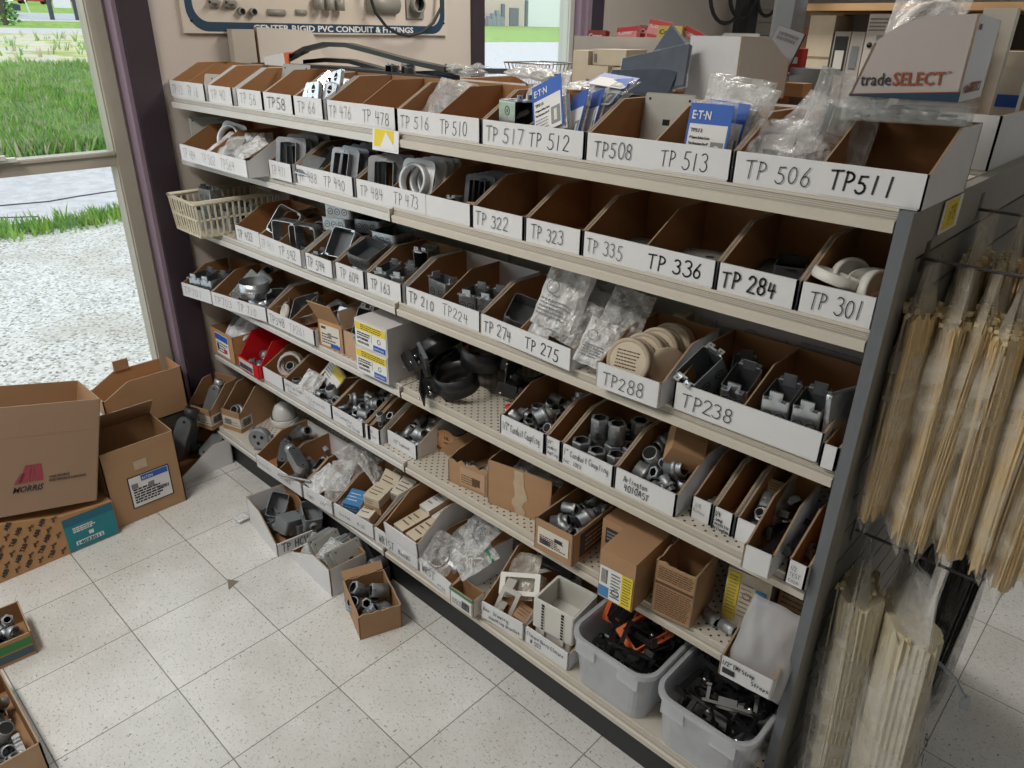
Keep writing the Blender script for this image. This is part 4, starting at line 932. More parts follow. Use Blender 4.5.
# plastic bags -------------------------------------------------------
def pillow(b, w, l, t, seed, mi=0, M=None, n=14, crease=.5):
    """a crumpled closed bag lying in the xy plane, centred, bulging by t"""
    r = random.Random(seed); ph = [r.uniform(0, 6.28) for _ in range(12)]; fr = [r.uniform(.6, 2.8) for _ in range(12)]
    def nz(u, v): return sum(math.sin(fr[i]*6*(u*math.cos(i*1.3)+v*math.sin(i*1.3))+ph[i]) for i in range(6))/6
    def rd(u, v): return 1-abs(sum(math.sin(fr[6+i]*9*(u*math.cos(i*2.1+1)+v*math.sin(i*2.1+1))+ph[6+i]) for i in range(4))/2.2)
    top = []; bot = []
    for j in range(n+1):
        for i in range(n+1):
            u, v = i/n, j/n; e = max(0, min(u, 1-u, v*1.0, (1-v)))*2; e = min(1, e*1.6)**.5
            x = (u-.5)*w*(1+.05*nz(v, u)); y = (v-.5)*l*(1+.05*nz(u+.3, v)); z = t*.5
            d = (.55+.45*nz(u, v))*e*t*.5 + crease*t*.18*rd(u, v)
            top.append((x, y, z+d+.0006)); bot.append((x, y, z-(.55+.45*nz(u+.5, v+.2))*e*t*.5-.0006 + crease*t*.10*rd(u, v)))
    N_ = (n+1)**2; fs = []
    for j in range(n):
        for i in range(n):
            a = j*(n+1)+i; fs += [(a, a+1, a+n+2, a+n+1), (N_+a, N_+a+n+1, N_+a+n+2, N_+a+1)]
    E_ = [i for i in range(n+1)]+[j*(n+1)+n for j in range(1, n+1)]+[n*(n+1)+i for i in range(n-1, -1, -1)]+[j*(n+1) for j in range(n-1, 0, -1)]
    fs += [(E_[(k+1) % len(E_)], E_[k], N_+E_[k], N_+E_[(k+1) % len(E_)]) for k in range(len(E_))]
    b.add(top+bot, fs, mi, M, False)
def bag_mesh(name, w, l, t, seed, film_, inner=None, n=14):
    b = MB(); pillow(b, w, l, t, seed, 0, None, n)
    mats = [film_]
    if inner: inner(b); mats += [GALV, GREYM, PAPER, INK]
    return b.mesh(name, mats)
def in_parts(b):
    b.box(-.03, -.035, .012, .03, .03, .020, 1); b.box(-.02, -.02, .021, .035, .025, .028, 2)
K['bag_a'] = bag_mesh('parts_bag', .14, .17, .05, 1, FILM, in_parts); K['bag_b'] = bag_mesh('parts_bag', .13, .15, .045, 2, FILM, in_parts)
K['bag_c'] = bag_mesh('parts_bag', .12, .14, .05, 3, FILMM); K['bag_d'] = bag_mesh('parts_bag', .16, .18, .06, 4, FILMM); K['bag_small'] = bag_mesh('parts_bag', .085, .10, .035, 5, FILM, in_parts, 10)
K['bag_milky_small'] = bag_mesh('parts_bag', .09, .11, .04, 6, FILMM, None, 10); K['bag_dark'] = bag_mesh('parts_bag', .11, .13, .05, 7, FILMD)
def add_print(me_bag, w, l): return me_bag
def nput(kind_, label, cat, loc, rot=(0,0,0), group=None, scale=None, name=None): return put(K[kind_], name or K[kind_].name.split('.')[0], label, cat, loc, rot, group, scale)
PILES = {}
PILES = {"r4_half":[[929,451,137,0,15,-68,-72],[956,1222,259,1,-40,-63,-67],[1226,1041,113,8,-7,-65,75],[974,1836,145,18,69,19,67],[973,209,144,20,-68,21,-67],[636,1544,221,72,-68,11,-4],[113,64,153,67,-59,40,23],[74,1871,136,34,60,32,64],[14,612,145,51,-53,49,-47],[233,1001,2,98,0,0,19],[643,474,127,61,-64,12,45],[355,1238,136,52,-68,9,-51],[785,151,2,91,0,0,42],[1072,1671,378,93,-26,-5,25],[268,1451,401,0,-97,11,22],[404,141,363,82,4,-57,-6],[455,277,42,6,14,4,99],[575,1066,179,36,-48,32,-74],[49,525,381,43,61,30,59],[1135,320,412,34,-79,-42,-28],[454,1715,379,44,-56,-42,57],[673,404,421,80,-55,19,-12]],"r4_34":[[137,962,113,75,65,9,11],[204,1275,2,100,0,0,-4],[166,1226,51,83,0,0,-56],[182,845,268,98,-14,-2,17],[234,1624,2,90,0,0,43],[221,1435,474,8,97,-23,1]],"r4_4010":[[406,200,116,71,-13,-65,24],[1366,1290,130,29,-63,-21,69],[660,365,135,6,63,30,72],[292,1646,2,98,0,0,17],[490,47,173,39,39,-59,59],[1217,1624,113,4,3,66,75],[551,1350,113,30,26,60,69],[486,1894,137,71,-8,69,-12],[947,671,189,59,-43,-48,-49],[1248,587,47,0,27,-96,0],[1310,406,159,63,59,-42,28],[1290,753,170,64,-68,23,27],[710,150,320,24,78,41,41],[212,806,624,8,-36,-87,-31],[176,871,47,0,82,-57,0],[21,1210,116,19,-64,18,-73],[1263,584,446,0,48,88,0],[524,930,113,89,-45,8,-3],[73,500,317,13,75,33,56],[1417,1587,186,70,1,-71,-6],[1360,1328,377,47,-20,-57,65],[665,674,602,50,-86,0,11],[740,650,312,29,-4,-51,81],[801,651,567,81,3,58,2],[190,1925,186,1,4,-68,-73],[881,349,509,35,-37,80,-32],[889,1659,555,25,-1,97,5],[427,1440,348,45,-26,54,-66],[289,1588,724,25,16,-79,54],[936,1599,146,42,-48,-5,-77]],"r4_n1":[[222,1359,113,75,66,-3,-4],[188,591,2,100,0,0,-3],[221,431,174,57,65,36,-35],[185,1588,2,88,0,0,48],[184,1789,186,72,69,2,2],[188,1401,360,13,-99,0,1]],"r4_n3":[[111,397,113,73,64,15,17],[155,932,2,91,0,0,41],[292,577,223,78,36,10,-51],[224,1435,141,71,71,-2,-2],[143,1848,113,75,66,4,4],[143,904,576,50,86,1,10]],"r4_n4":[[380,743,183,4,-100,2,0],[175,738,104,91,4,-31,-26],[388,601,406,5,-99,1,12],[13,857,253,11,64,13,75],[174,1115,352,93,-19,-27,-13],[183,1366,381,69,-16,-68,21],[463,560,499,2,-63,-2,78],[309,1590,120,71,-36,11,-60],[215,1423,639,25,87,19,37]],"r4_n5":[[164,1180,108,18,-32,-6,93],[136,1708,146,17,79,52,29],[34,775,184,29,62,19,71],[196,636,167,10,-88,-16,45],[164,1611,169,19,-32,-8,92]],"r5_red":[[322,1492,188,53,64,-5,55],[96,380,116,50,65,-14,56],[843,1166,2,85,0,0,53],[1149,886,2,24,0,0,97],[1300,513,116,72,-15,-64,22],[196,1604,47,0,-61,79,0],[673,467,189,25,-29,-57,-73],[828,185,113,66,-57,-32,37],[157,1265,148,35,49,1,-80],[13,827,228,68,22,67,19]],"r5_flex":[[861,835,116,68,5,-66,-33],[231,238,2,91,0,0,42],[65,713,113,36,31,58,66],[723,1705,185,70,34,-54,-31],[544,361,114,77,46,43,-2],[1065,1284,186,67,30,-57,-37],[919,480,2,26,0,0,-97],[442,766,488,20,76,-51,34]],"r5_dc":[[1018,985,316,45,78,-26,35],[14,178,123,51,-47,48,-53],[62,1832,145,59,59,39,39],[908,1300,186,68,30,57,36],[1276,426,113,74,64,-12,-14],[108,1588,301,42,87,-6,24],[232,551,2,3,0,0,100],[537,413,116,62,60,-28,43],[489,1377,113,63,55,36,42],[501,915,178,13,-54,15,82],[1184,1919,113,75,66,-1,-1],[807,1336,437,66,25,-68,-20],[524,1948,461,70,70,10,-10],[985,1839,172,26,74,-9,-62],[1151,521,336,7,-15,55,-82],[703,511,601,10,-45,-88,-13],[903,84,273,23,-45,72,47],[399,186,447,23,-67,-24,66]],"r5_half":[[1552,261,211,12,-65,-18,73],[85,180,113,26,-61,20,-72],[136,1784,145,39,32,64,-58],[1023,1529,2,96,0,0,28],[787,1568,375,46,-32,-80,21],[1084,1855,172,18,-72,-18,65],[977,421,145,8,9,71,69],[1578,674,194,58,41,-58,-41],[1294,1794,477,8,59,80,6],[112,1152,116,60,61,-26,45],[1378,1060,142,66,68,-18,-27],[1385,1336,2,44,0,0,-90],[1166,1198,356,4,82,23,-53],[723,1063,113,43,-38,-54,62],[137,357,145,59,-63,-34,-37],[690,194,182,0,50,86,0],[143,1101,558,48,-44,75,9],[1088,1819,569,50,-35,-78,11],[891,159,174,97,4,15,21],[197,1824,195,13,-13,69,69],[415,425,253,20,35,65,65],[440,949,598,22,-81,41,-36],[1135,612,245,7,33,-8,94],[239,201,299,65,10,-15,-74],[879,792,520,40,-55,14,-72],[944,493,379,79,43,-32,-29],[1201,126,619,4,-71,-24,-66],[975,394,530,72,-29,17,-61],[321,856,508,62,31,-53,50],[195,1621,359,21,23,40,86],[842,1560,562,12,89,37,25],[1356,1808,677,2,-98,15,-10],[1364,1124,459,19,-27,71,62],[1324,1565,801,41,-41,-78,23]],"r5_nar":[[120,489,113,73,64,16,18],[198,903,95,93,38,0,0],[165,565,335,83,56,-4,5],[259,758,464,88,36,12,-30],[275,109,946,13,-94,26,16]],"r5_lock":[[199,1030,2,28,0,0,-96],[542,754,138,3,10,69,-72],[61,1481,210,18,-68,15,-70],[767,196,2,4,0,0,100],[729,1804,2,100,0,0,-1],[1161,1037,135,67,-65,22,28],[899,852,220,68,-65,-27,19],[184,814,142,47,19,45,-74],[168,144,95,93,-22,20,23],[317,624,409,7,-24,-91,34],[649,396,515,40,-27,87,14],[1248,188,168,55,39,-46,-59],[1154,440,549,43,-3,-90,-6],[200,1890,362,0,6,-100,0],[777,1507,502,60,69,14,38],[1204,724,151,73,-3,-54,41],[1038,1540,248,19,-94,17,23],[137,1249,434,58,79,15,-9],[51,1736,602,43,51,54,52],[1137,1979,194,46,24,-67,54]],"r5_prk":[[624,560,183,4,-100,-3,0],[274,1387,2,67,0,0,-74],[1014,767,172,54,-68,30,40],[248,595,99,71,0,-71,-3],[179,1661,77,2,51,-86,8],[799,1659,397,0,-82,-58,0],[437,560,99,71,3,-71,-1],[927,428,2,34,0,0,94],[712,1370,108,44,57,-6,-69]],"r5_torn":[[502,1290,116,75,27,-60,-8],[320,644,47,0,97,-23,0],[811,902,182,0,-65,-76,0],[987,407,116,45,26,-61,60],[905,1235,125,17,42,-87,19],[473,469,221,6,-93,33,12],[577,91,83,67,-12,36,63],[926,474,150,16,-10,49,85],[555,974,194,69,-49,-51,-17],[99,93,399,43,-56,70,9],[90,440,179,34,-66,-44,51],[698,646,392,4,-99,5,13]],"r5_lab":[[780,323,188,21,64,5,-73],[863,775,137,71,-70,-2,2],[195,1302,141,36,-35,-61,-62],[591,869,321,4,85,17,49],[998,1471,228,68,-20,-68,21],[152,1158,3,100,0,0,3],[341,672,398,0,-100,-10,0],[665,680,195,33,38,-60,62],[104,309,512,67,5,59,45],[545,1293,145,68,70,-15,-17],[569,1300,554,71,-68,-12,-13],[376,1131,469,65,-30,63,31],[259,803,752,14,-27,-92,-27],[138,1679,418,70,62,-22,27],[771,255,602,46,-54,65,26],[784,1503,609,53,46,42,57],[612,621,627,58,-28,53,55],[65,629,839,14,-69,-8,-71],[390,116,804,48,-3,87,5],[390,1497,638,91,10,-25,-31]],"r5_strap":[[601,532,2,18,0,0,-98],[498,1054,2,53,0,0,-85],[187,180,67,96,16,-11,-19],[236,1264,156,9,16,-98,1],[374,599,82,71,-71,-2,2],[769,997,47,0,99,12,0],[386,322,157,10,-78,-59,-20],[231,870,163,12,-11,-98,-7]],"tub_a":[[997,1340,439,1,-89,46,3],[100,1440,183,4,-100,-2,0],[697,1805,99,62,37,60,-34],[930,469,769,16,64,73,-17],[1571,43,552,68,-68,19,-19],[741,2448,345,63,32,-32,63],[1562,2116,300,3,32,9,94],[1103,2698,99,51,51,-49,49],[813,1783,904,31,-63,64,31],[106,440,450,32,-95,-3,1],[727,2247,1176,47,-52,53,47],[697,1125,540,44,56,46,-53],[576,954,690,78,17,-34,50],[1146,1296,959,7,-73,-68,-5],[569,617,816,64,31,-44,55],[447,1221,1364,26,2,-96,-7],[560,389,1014,12,60,-76,21],[261,183,768,8,9,-67,73],[1060,590,1449,13,50,84,-19],[1567,797,1492,70,-11,69,-16],[588,1294,1297,79,-9,25,-55],[1260,1949,1284,7,72,58,-38],[1279,637,1568,84,-21,-9,49],[541,2147,1444,79,32,14,-50]],"tub_b":[[1300,2001,406,35,0,94,0],[1170,220,183,2,-61,-80,3],[676,2080,220,89,4,-16,-43],[1165,433,183,3,-80,60,-2],[595,850,425,52,-48,47,53],[427,629,706,55,84,0,0],[187,2727,552,71,70,7,7],[1460,427,699,61,37,-37,-61],[870,1889,556,77,14,20,-59],[694,1221,638,59,-24,28,72],[1156,612,1250,68,-20,-39,-59],[99,724,1322,12,99,2,0],[1324,1733,1443,42,3,91,7],[603,1793,892,37,70,-49,36],[643,2263,1143,25,-58,-73,-27],[527,1484,1058,10,-5,-2,-99],[568,1023,1609,53,-46,54,47],[582,1949,1474,65,10,15,73],[1032,2574,1410,71,30,-20,60]],"f_tray":[[327,588,2,100,0,0,2],[461,732,671,72,69,4,-8]],"f_green":[[365,570,185,71,-35,54,-30],[203,293,182,0,54,84,0],[694,1036,397,0,35,93,0],[589,321,572,48,55,-67,-14],[975,674,197,10,-26,-66,-70],[1029,1027,397,0,57,82,0],[485,1014,279,46,63,-44,-45],[950,947,595,1,-57,-42,-71],[925,874,480,64,-29,-57,43],[186,844,780,27,84,-41,24],[960,304,2,47,0,0,-88],[1114,355,298,76,42,-49,7],[878,646,755,21,75,-54,33],[252,250,808,68,-67,-18,22],[349,1055,551,83,20,37,38]],"f_big":[[2,1121,232,59,39,59,39],[2941,1452,172,11,57,-24,-78],[1819,1559,135,32,62,30,65],[209,880,129,74,67,-7,-4],[1703,183,2,48,0,0,-88],[2293,1513,151,16,-67,-71,-15],[2319,348,245,44,70,-18,-53],[499,537,182,0,42,91,0],[370,136,137,23,-67,-19,68],[2040,1021,113,75,-66,-1,1],[2442,173,47,0,-56,83,0],[1574,147,131,22,-22,67,-67],[2711,652,196,54,-14,-64,53],[1532,588,182,0,54,-84,0],[1656,1558,2,100,0,0,3],[2560,1349,397,0,95,-33,0],[182,378,163,41,90,12,-11],[2998,1143,82,50,50,-50,-50],[814,188,205,40,-62,26,-63],[2568,1698,194,12,12,-70,70],[657,1564,142,53,52,-48,-47],[1381,1295,141,64,-58,-40,-31],[2819,179,47,0,-60,80,0],[2918,563,151,16,69,-69,16],[942,701,187,33,-64,5,-69],[305,393,415,27,59,-74,19],[900,434,140,50,-65,27,50],[405,201,113,29,-60,21,-72],[1649,267,149,81,-21,-39,-39],[89,1551,143,27,64,67,-26],[776,1259,191,76,62,-19,-4],[2315,1394,377,27,56,-71,-32],[1899,447,137,72,-68,-13,-2],[422,1565,491,22,81,-22,-50],[543,47,173,14,14,-69,69],[1729,1146,82,69,-69,16,-16],[1248,1212,541,2,-67,58,46],[2806,197,51,26,0,0,-97],[2857,700,124,98,-11,-2,-19],[754,1303,150,55,-22,63,51],[2179,620,47,0,80,60,0],[1010,960,323,49,-18,-52,-68],[293,432,948,16,58,-79,14],[1916,507,517,48,60,62,-17],[2873,512,440,44,70,31,-46],[1918,1365,394,51,2,-81,28],[2753,931,76,8,99,12,-2],[2624,110,235,96,-1,-28,-8],[2534,1182,193,75,46,-46,9],[454,720,417,25,83,49,6],[1615,226,483,3,-25,91,33],[2879,1145,184,90,-12,-19,37],[1640,953,47,0,57,-82,0],[2388,1615,567,28,-1,-96,0],[98,769,471,84,-2,52,18],[1270,213,282,69,14,66,28],[589,1091,621,40,-68,37,-49],[1594,1025,114,3,29,-3,-96],[2029,867,174,37,79,34,-36],[2677,876,274,38,-28,-21,-86],[1240,233,664,73,-7,-67,9],[888,476,514,66,-62,13,41],[2045,1136,481,4,-13,-87,47],[1567,753,256,67,10,-30,67],[1687,118,374,80,56,-3,19],[1289,1689,364,74,67,-5,5],[855,676,665,92,-39,-5,-6],[1814,734,505,63,70,33,-9],[708,1257,544,51,-83,-19,6],[1089,818,592,61,-70,25,-29],[1473,1252,559,19,-79,-55,19],[654,465,330,30,80,52,5],[741,1514,742,2,-57,13,-81],[2820,1451,430,88,-11,-16,-44],[1778,1091,583,29,84,37,-26],[2754,665,685,2,-16,80,57],[587,552,276,96,-21,-16,12],[420,384,502,41,-88,18,-16],[2089,1522,876,27,37,-88,10],[2379,788,607,13,-71,-69,-9]]}
PILESPEC = []
def pile(key, bx, kinds, n, name, label, cat, seed=1, group=None, rz=0):
    """loose pieces heaped in a bin: bx = (x0, x1, y0, y1, z); their resting places were settled beforehand"""
    PILESPEC.append((key, bx, kinds, n, seed)); x0, x1, y0, y1, z = bx; r = random.Random(seed)
    D = PILES.get(key)
    for i in range(n):
        kd = kinds[i % len(kinds)]
        if D: 
            if i >= len(D): break
            v = D[i]; loc = (x0+v[0]/1e4, y0+v[1]/1e4, z+v[2]/1e4); q = Quaternion((v[3]/100, v[4]/100, v[5]/100, v[6]/100)).normalized()
        else:
            loc = (r.uniform(x0+.025, x1-.025), r.uniform(y0+.025, y1-.025), z+.005+.02*(i//6)); q = Euler((r.uniform(0, 6), r.uniform(0, 6), r.uniform(0, 6))).to_quaternion()
        lb = label[i % len(kinds)] if isinstance(label, (list, tuple)) else label; nm = name[i % len(kinds)] if isinstance(name, (list, tuple)) else name
        put(K[kd], nm, lb, cat, loc, q, (group or lb))
# ------------------------------------------------------------------ composite kinds
def open_box(name, label, cat, loc, rz, w, d, h, mats, t=.004, group=None, flaps=(), notch=None, rot=None, torn=0.):
    """an open topped carton, origin at its front left bottom corner; flaps: (side, length, angle)"""
    o = thing(name, label, cat, loc, rot or (0, 0, rz), group)
    b = MB(); r = random.Random(len(label)); b.box(t, t, 0, w-t, d-t, t, [0, 1, 0, 0, 0, 0])
    def wall(p0, p1):
        p0, p1 = Vector(p0), Vector(p1); n = 9 if torn else 1; top = []
        for i in range(n+1):
            hh = h + (r.uniform(-torn, torn*.4) if torn else 0)
            if notch and p0.x > w*.9 and p1.x > w*.9: hh = h-notch*(1 if i < n/2 else .4)
            top.append(p0.lerp(p1, i/n)+Vector((0, 0, hh)))
        b.slab([p0, p1]+top[::-1], t, 0, 1, 2)
    wall((0,0,0), (w,0,0)); wall((w,0,0), (w,d,0)); wall((w,d,0), (0,d,0)); wall((0,d,0), (0,0,0))
    b.build('carton_body', mats, o)
    for sd, L_, ang in flaps:
        q = MB(); W_ = w if sd in 'fb' else d
        q.box(0, 0, 0, W_-.004, L_, .003, [1, 0, 2, 2, 2, 2] if False else [0, 1, 2, 2, 2, 2])
        M = {'f': TR(0, 0, h) , 'b': TR(w, d, h) @ RZ(PI), 'r': TR(w, 0, h) @ RZ(PI/2), 'l': TR(0, d, h) @ RZ(-PI/2)}[sd] @ RX(ang)
        q.build('flap', mats, o).matrix_local = M @ TR(.002, 0, 0)
    return o
def closed_box(name, label, cat, loc, rz, w, d, h, m_, group=None, rot=None, tape=None, seam=True):
    o = thing(name, label, cat, loc, rot or (0, 0, rz), group)
    MB().box(0, 0, 0, w, d, h).build('carton_body', m_, o)
    if tape: MB().box(w*.42, -.0006, h*.5, w*.58, .0, h+.0006).box(w*.42, -.0006, h, w*.58, d+.0006, h+.0006).build('tape', tape, o)
    elif seam: MB().box(0, d*.5-.0008, h, w, d*.5+.0008, h+.0004).build('flap_seam', EDGE, o)
    return o
FR = lambda w=0, z=0: frame((w, -.0012, z), (1,0,0), (0,0,1))            # a thing's own front face
def RS(w): return frame((w+.0012, 0, 0), (0,1,0), (0,0,1))               # its right side
def label_card(o, M, x0, y0, x1, y1, seed=0, blocks=(), base=PAPER, barcode=None, nl=4, ink=INK):
    """a stuck-on label: white card, printed dashes, coloured blocks (x0,y0,x1,y1,material) in card fractions"""
    p = panel(o, 'printed_label', M, x0, y0, x1, y1, base, .0006)
    W_, H_ = x1-x0, y1-y0; r = random.Random(seed); b = MB()
    lines(b, M, x0+W_*.06, y0+H_*.10, x0+W_*.94, y0+H_*.62, nl, H_*.055, r, 0, .0011, .6)
    if barcode: bars(b, M, x0+W_*barcode[0], y0+H_*barcode[1], x0+W_*barcode[2], y0+H_*barcode[3], r, 0, .0013)
    ms = [ink]
    for k, (a, c, e, f, mm) in enumerate(blocks):
        ms.append(mm); b.box(x0+W_*a, y0+H_*c, .0005, x0+W_*e, y0+H_*f, .0015, k+1, M)
    b.build('label_print', ms, p); return p

# packets with a blue header, as hung on a peg
def blue_packet(loc, rot, label, group=None, words=True):
    o = thing('cover_packet', label, 'packet', loc, rot, group)
    b = MB(); pillow(b, .088, .120, .018, 3, 0, TR(0, 0, -.009), 12, .25); b.build('packet_film', FILM, o)
    c = MB().box(-.040, -.054, -.0165, .040, .020, -.0155).build('backing_card', PAPER, o)
    hd = MB().box(-.041, .020, .0085, .041, .054, .0095).box(-.041, -.052, .0085, -.037, .020, .0095).box(.037, -.052, .0085, .041, .020, .0095).build('header_card', BLUE, o)
    body = MB().box(-.037, -.052, .0083, .037, .020, .0092).build('info_card', PAPER, o)
    MB().box(.010, -.044, .009, .034, -.008, .0100).build('cover_photo', GREYP, body); MB().box(.018, -.038, .0095, .026, -.014, .0104).build('cover_slot', PAPER2, body)
    if words:
        M = TR(0, 0, .0096); printed(hd, 'E·T·N', M @ TR(-.034, .028, 0), .020, PAPER, width=.036, bold=.02)
        printed(body, 'TP513', M @ TR(-.033, .006, 0), .009, INK); printed(body, '4" Square Surface Cover', M @ TR(-.033, -.005, 0), .006, INK, bold=.01, width=.040); printed(body, 'Two Decorators For 4"', M @ TR(-.033, -.015, 0), .006, INK, bold=.01, width=.038)
        b = MB(); lines(b, M, -.033, -.046, .005, -.02, 4, .0018, random.Random(1), 0, .0006); b.build('small_print', INKG, body)
    return o
# ---------------------------------------------------------------- top shelf contents
zt = z1+.0052
nput('beige_plate', 'beige blank plate leaning in the bin marked TP16', 'plate', (.165, .075, zt+.008), (1.25, 0, .35))
nput('steel_plate', 'steel plate standing up behind the bin marked TP16', 'plate', (.085, .262, z1+.052), (1.45, 0, -.1))
nput('grey_plate', 'grey plate leaning in the bin marked TP56', 'plate', (.530, .175, zt+.002+.057), (1.22, 0, .2), scale=1.05)
for k, (x, y, z, rx, ry, rz) in enumerate(((.815,.050,.050,1.15,.10,.05), (.858,.040,.056,1.25,-.12,.10), (.900,.060,.056,1.2,.15,.15), (.838,.090,.080,1.05,.75,.1), (.882,.100,.086,1.15,-.2,.05), (.850,.150,.060,1.2,.1,.1), (.890,.160,.062,1.2,0,.1))):
    nput('outlet_cover', 'shiny metal duplex outlet cover in the bin marked TP66', 'cover', (x, y, z1+z), (rx, ry, rz), 'metal outlet covers in bin TP66', (.48, .72, .8))
nput('bag_a', 'clear bag with a part in the bin marked TP516', 'bag', (1.315, .13, zt+.045), (.75, .1, .2), scale=.82)
nput('grey_plate', 'small grey plate lying flat at the bottom of the TP476 bin', 'plate', (1.02, .12, zt), (0, 0, .3))
nput('bag_d', 'beige parts bag slumped over the bin marked TP517', 'bag', (1.625, .150, z1+.085), (.45, -.40, .35), scale=.72)
nput('bag_c', 'milky parts bag behind the blue packets', 'bag', (1.715, .200, z1+.080), (.35, .1, -.2), scale=.75)
for k in range(2): nput('switch_box', 'steel box laid on its side in the bin marked TP517', 'box', (1.62+.07*k, .085, z1+.048), (PI/2, 0, 1.3), 'steel boxes in bin TP517')
blue_packet((1.712, .050, z1+.088), (1.2, -.42, .05), 'blue headed packet tilted at the front of the bin marked TP512')
for k, (x, y, z, rx, ry, rz) in enumerate(((1.768, .075, .066, 1.25, -.25, -.5), (1.792, .095, .068, 1.25, -.2, -.55), (1.775, .155, .108, .45, -.1, .1), (1.765, .19, .128, .15, .1, .3))):
    blue_packet((x, y, z1+z), (rx, ry, rz), 'blue headed packet stacked behind the tilted one in bin TP512', 'blue packets heaped in bin TP512', False)
nput('grey_plate', 'grey steel plate standing at the back of the bin marked TP508', 'plate', (1.895, .200, zt+.058), (1.40, 0, .12), scale=.98)
nput('beige_plate', 'beige plate lying in the bottom of the TP508 bin', 'plate', (1.90, .09, zt), (0, 0, 1.4))
blue_packet((2.088, .044, z1+.066), (1.42, 0, .03), 'blue headed packet standing at the front of the bin marked TP513')
blue_packet((2.095, .085, z1+.068), (1.36, .04, -.08), 'second blue headed packet right behind the front one in bin TP513', None, False)
for k, (x, y, z, s) in enumerate(((2.10, .13, .080, .9), (2.06, .18, .085, .95))): nput('bag_b', 'clear bag of parts behind the blue packets of bin TP513', 'bag', (x, y, z1+z), (1.1, .1, .3*k), 'clear bags in bin TP513', s)
for k, (kd, x, y, z, rx, ry, rz, s) in enumerate((('bag_b', 2.195, .09, .045, .6, 0, .2, .85), ('bag_a', 2.225, .155, .065, .8, .2, -.3, .85), ('bag_small', 2.24, .10, .035, .3, -.2, .9, 1.))):
    nput(kd, 'clear bag of grey covers lying in the bin marked TP506', 'bag', (x, y, z1+z), (rx, ry, rz), 'clear bags in bin TP506', s)
nput('bag_a', 'large clear bag standing upright against the TP511 divider', 'bag', (2.268, .135, z1+.095), (1.35, .25, .75), scale=.9)
for k in range(3): nput('grey_plate', 'dull grey plate at the bottom of the bin marked TP511', 'plate', (2.385-.012*k, .13+.02*k, zt+.0045*k), (.0, 0, .15*k), 'grey plates in bin TP511')
# behind and on top of the bins
sb = MB()
P = [(-.02, .30, 1.486), (.10, .305, 1.492), (.25, .30, 1.505), (.34, .295, 1.528), (.44, .29, 1.555), (.56, .29, 1.572), (.68, .29, 1.572), (.80, .30, 1.556), (.95, .31, 1.535), (1.10, .32, 1.520)]
flat = [(-.012, .0045), (.012, .0045), (.012, -.0045), (-.012, -.0045)]
def strip_bar(b, P, w=.030, t=.013):
    vs = []; n = len(P)
    for x, y, z in P: vs += [(x, y-w/2, z-t/2), (x, y+w/2, z-t/2), (x, y+w/2, z+t/2), (x, y-w/2, z+t/2)]
    fs = [(0,1,2,3), (4*n-1, 4*n-2, 4*n-3, 4*n-4)]
    for i in range(n-1):
        a = 4*i
        for j in range(4): fs.append((a+j, a+4+j, a+4+(j+1) % 4, a+(j+1) % 4))
    b.add(vs, fs, 0)
BAR = mat('black_strip', (.022, .024, .030), .30, var=.25, scale=12)
for k, (dy, dz, pts) in enumerate(((0, 0, P), (.03, -.012, [(x, y, 1.502+.012*math.sin(max(0, x)*2.2)) for x, y, z in P]), (-.02, -.006, [(x, y, 1.497+.012*math.sin(max(0, x)*2.6)) for x, y, z in P[1:]]), (.055, .003, [(x+.35, y, 1.508+.012*math.sin(i)) for i, (x, y, z) in enumerate(P)]))):
    b = MB(); strip_bar(b, [(x, y+dy, z+dz) for x, y, z in pts]); put(b.mesh('plastic_strip', BAR), 'plastic_strip', 'long black plastic strip in the bundle lying over the top bins', 'strip', (0,0,0), group='black strips over the top bins')
o = thing('bundle_label', 'white and orange paper label wrapped round the black strips', 'label', (.290, .290, 1.509), (0, -.12, 0))
b = MB(); plate_ring(b, [(-.05,-.022),(.05,-.022),(.05,.045),(-.05,.045)], [(-.046,-.019),(.046,-.019),(.046,.041),(-.046,.041)], -.075, .075, 0, RY(PI/2) @ RZ(0)); 
b = MB().box(-.075, -.032, -.030, .060, -.028, .024).box(-.075, -.028, .020, .060, .05, .024).build('paper_wrap', PAPER, o)
MB().box(.061, -.033, -.031, .085, -.028, .0245).box(.061, -.028, .020, .085, .05, .0245).build('orange_band', mat('orange_paper', (.70,.17,.05), .6), o)
for k, (x, y, rz) in enumerate(((.88, .34, .1), (.97, .33, -.3), (1.05, .36, .2))):
    nput('switch_box', 'dark steel piece lying on the black strips', 'box', (x, y, 1.512), (PI/2, .2, rz), 'pieces on the black strips', .5)
o = thing('metal_cover', 'beige metal channel cover standing on the top shelf at the wall', 'cover', (.0, .252, z1+.001)); MB().box(0, 0, 0, .022, .088, .216).build('cover_face', BEIGEM, o); MB().box(-.012, 0, 0, -.0005, .006, .216).box(-.012, .082, 0, -.0005, .088, .216).build('cover_flange', BEIGEM, o)
o = thing('folded_carton', 'pale folded carton leaning behind the black strips at the wall', 'carton', (-.002, .352, z1+.001))
b = MB(); b.slab([(.024,0,0),(.024,.345,0),(.024,.232,.213),(.024,0,.224)], .02, 0, 0, 1); b.build('carton_body', [mat('pale_carton', (.55,.50,.45), .65, var=.04, scale=10), EDGE], o)
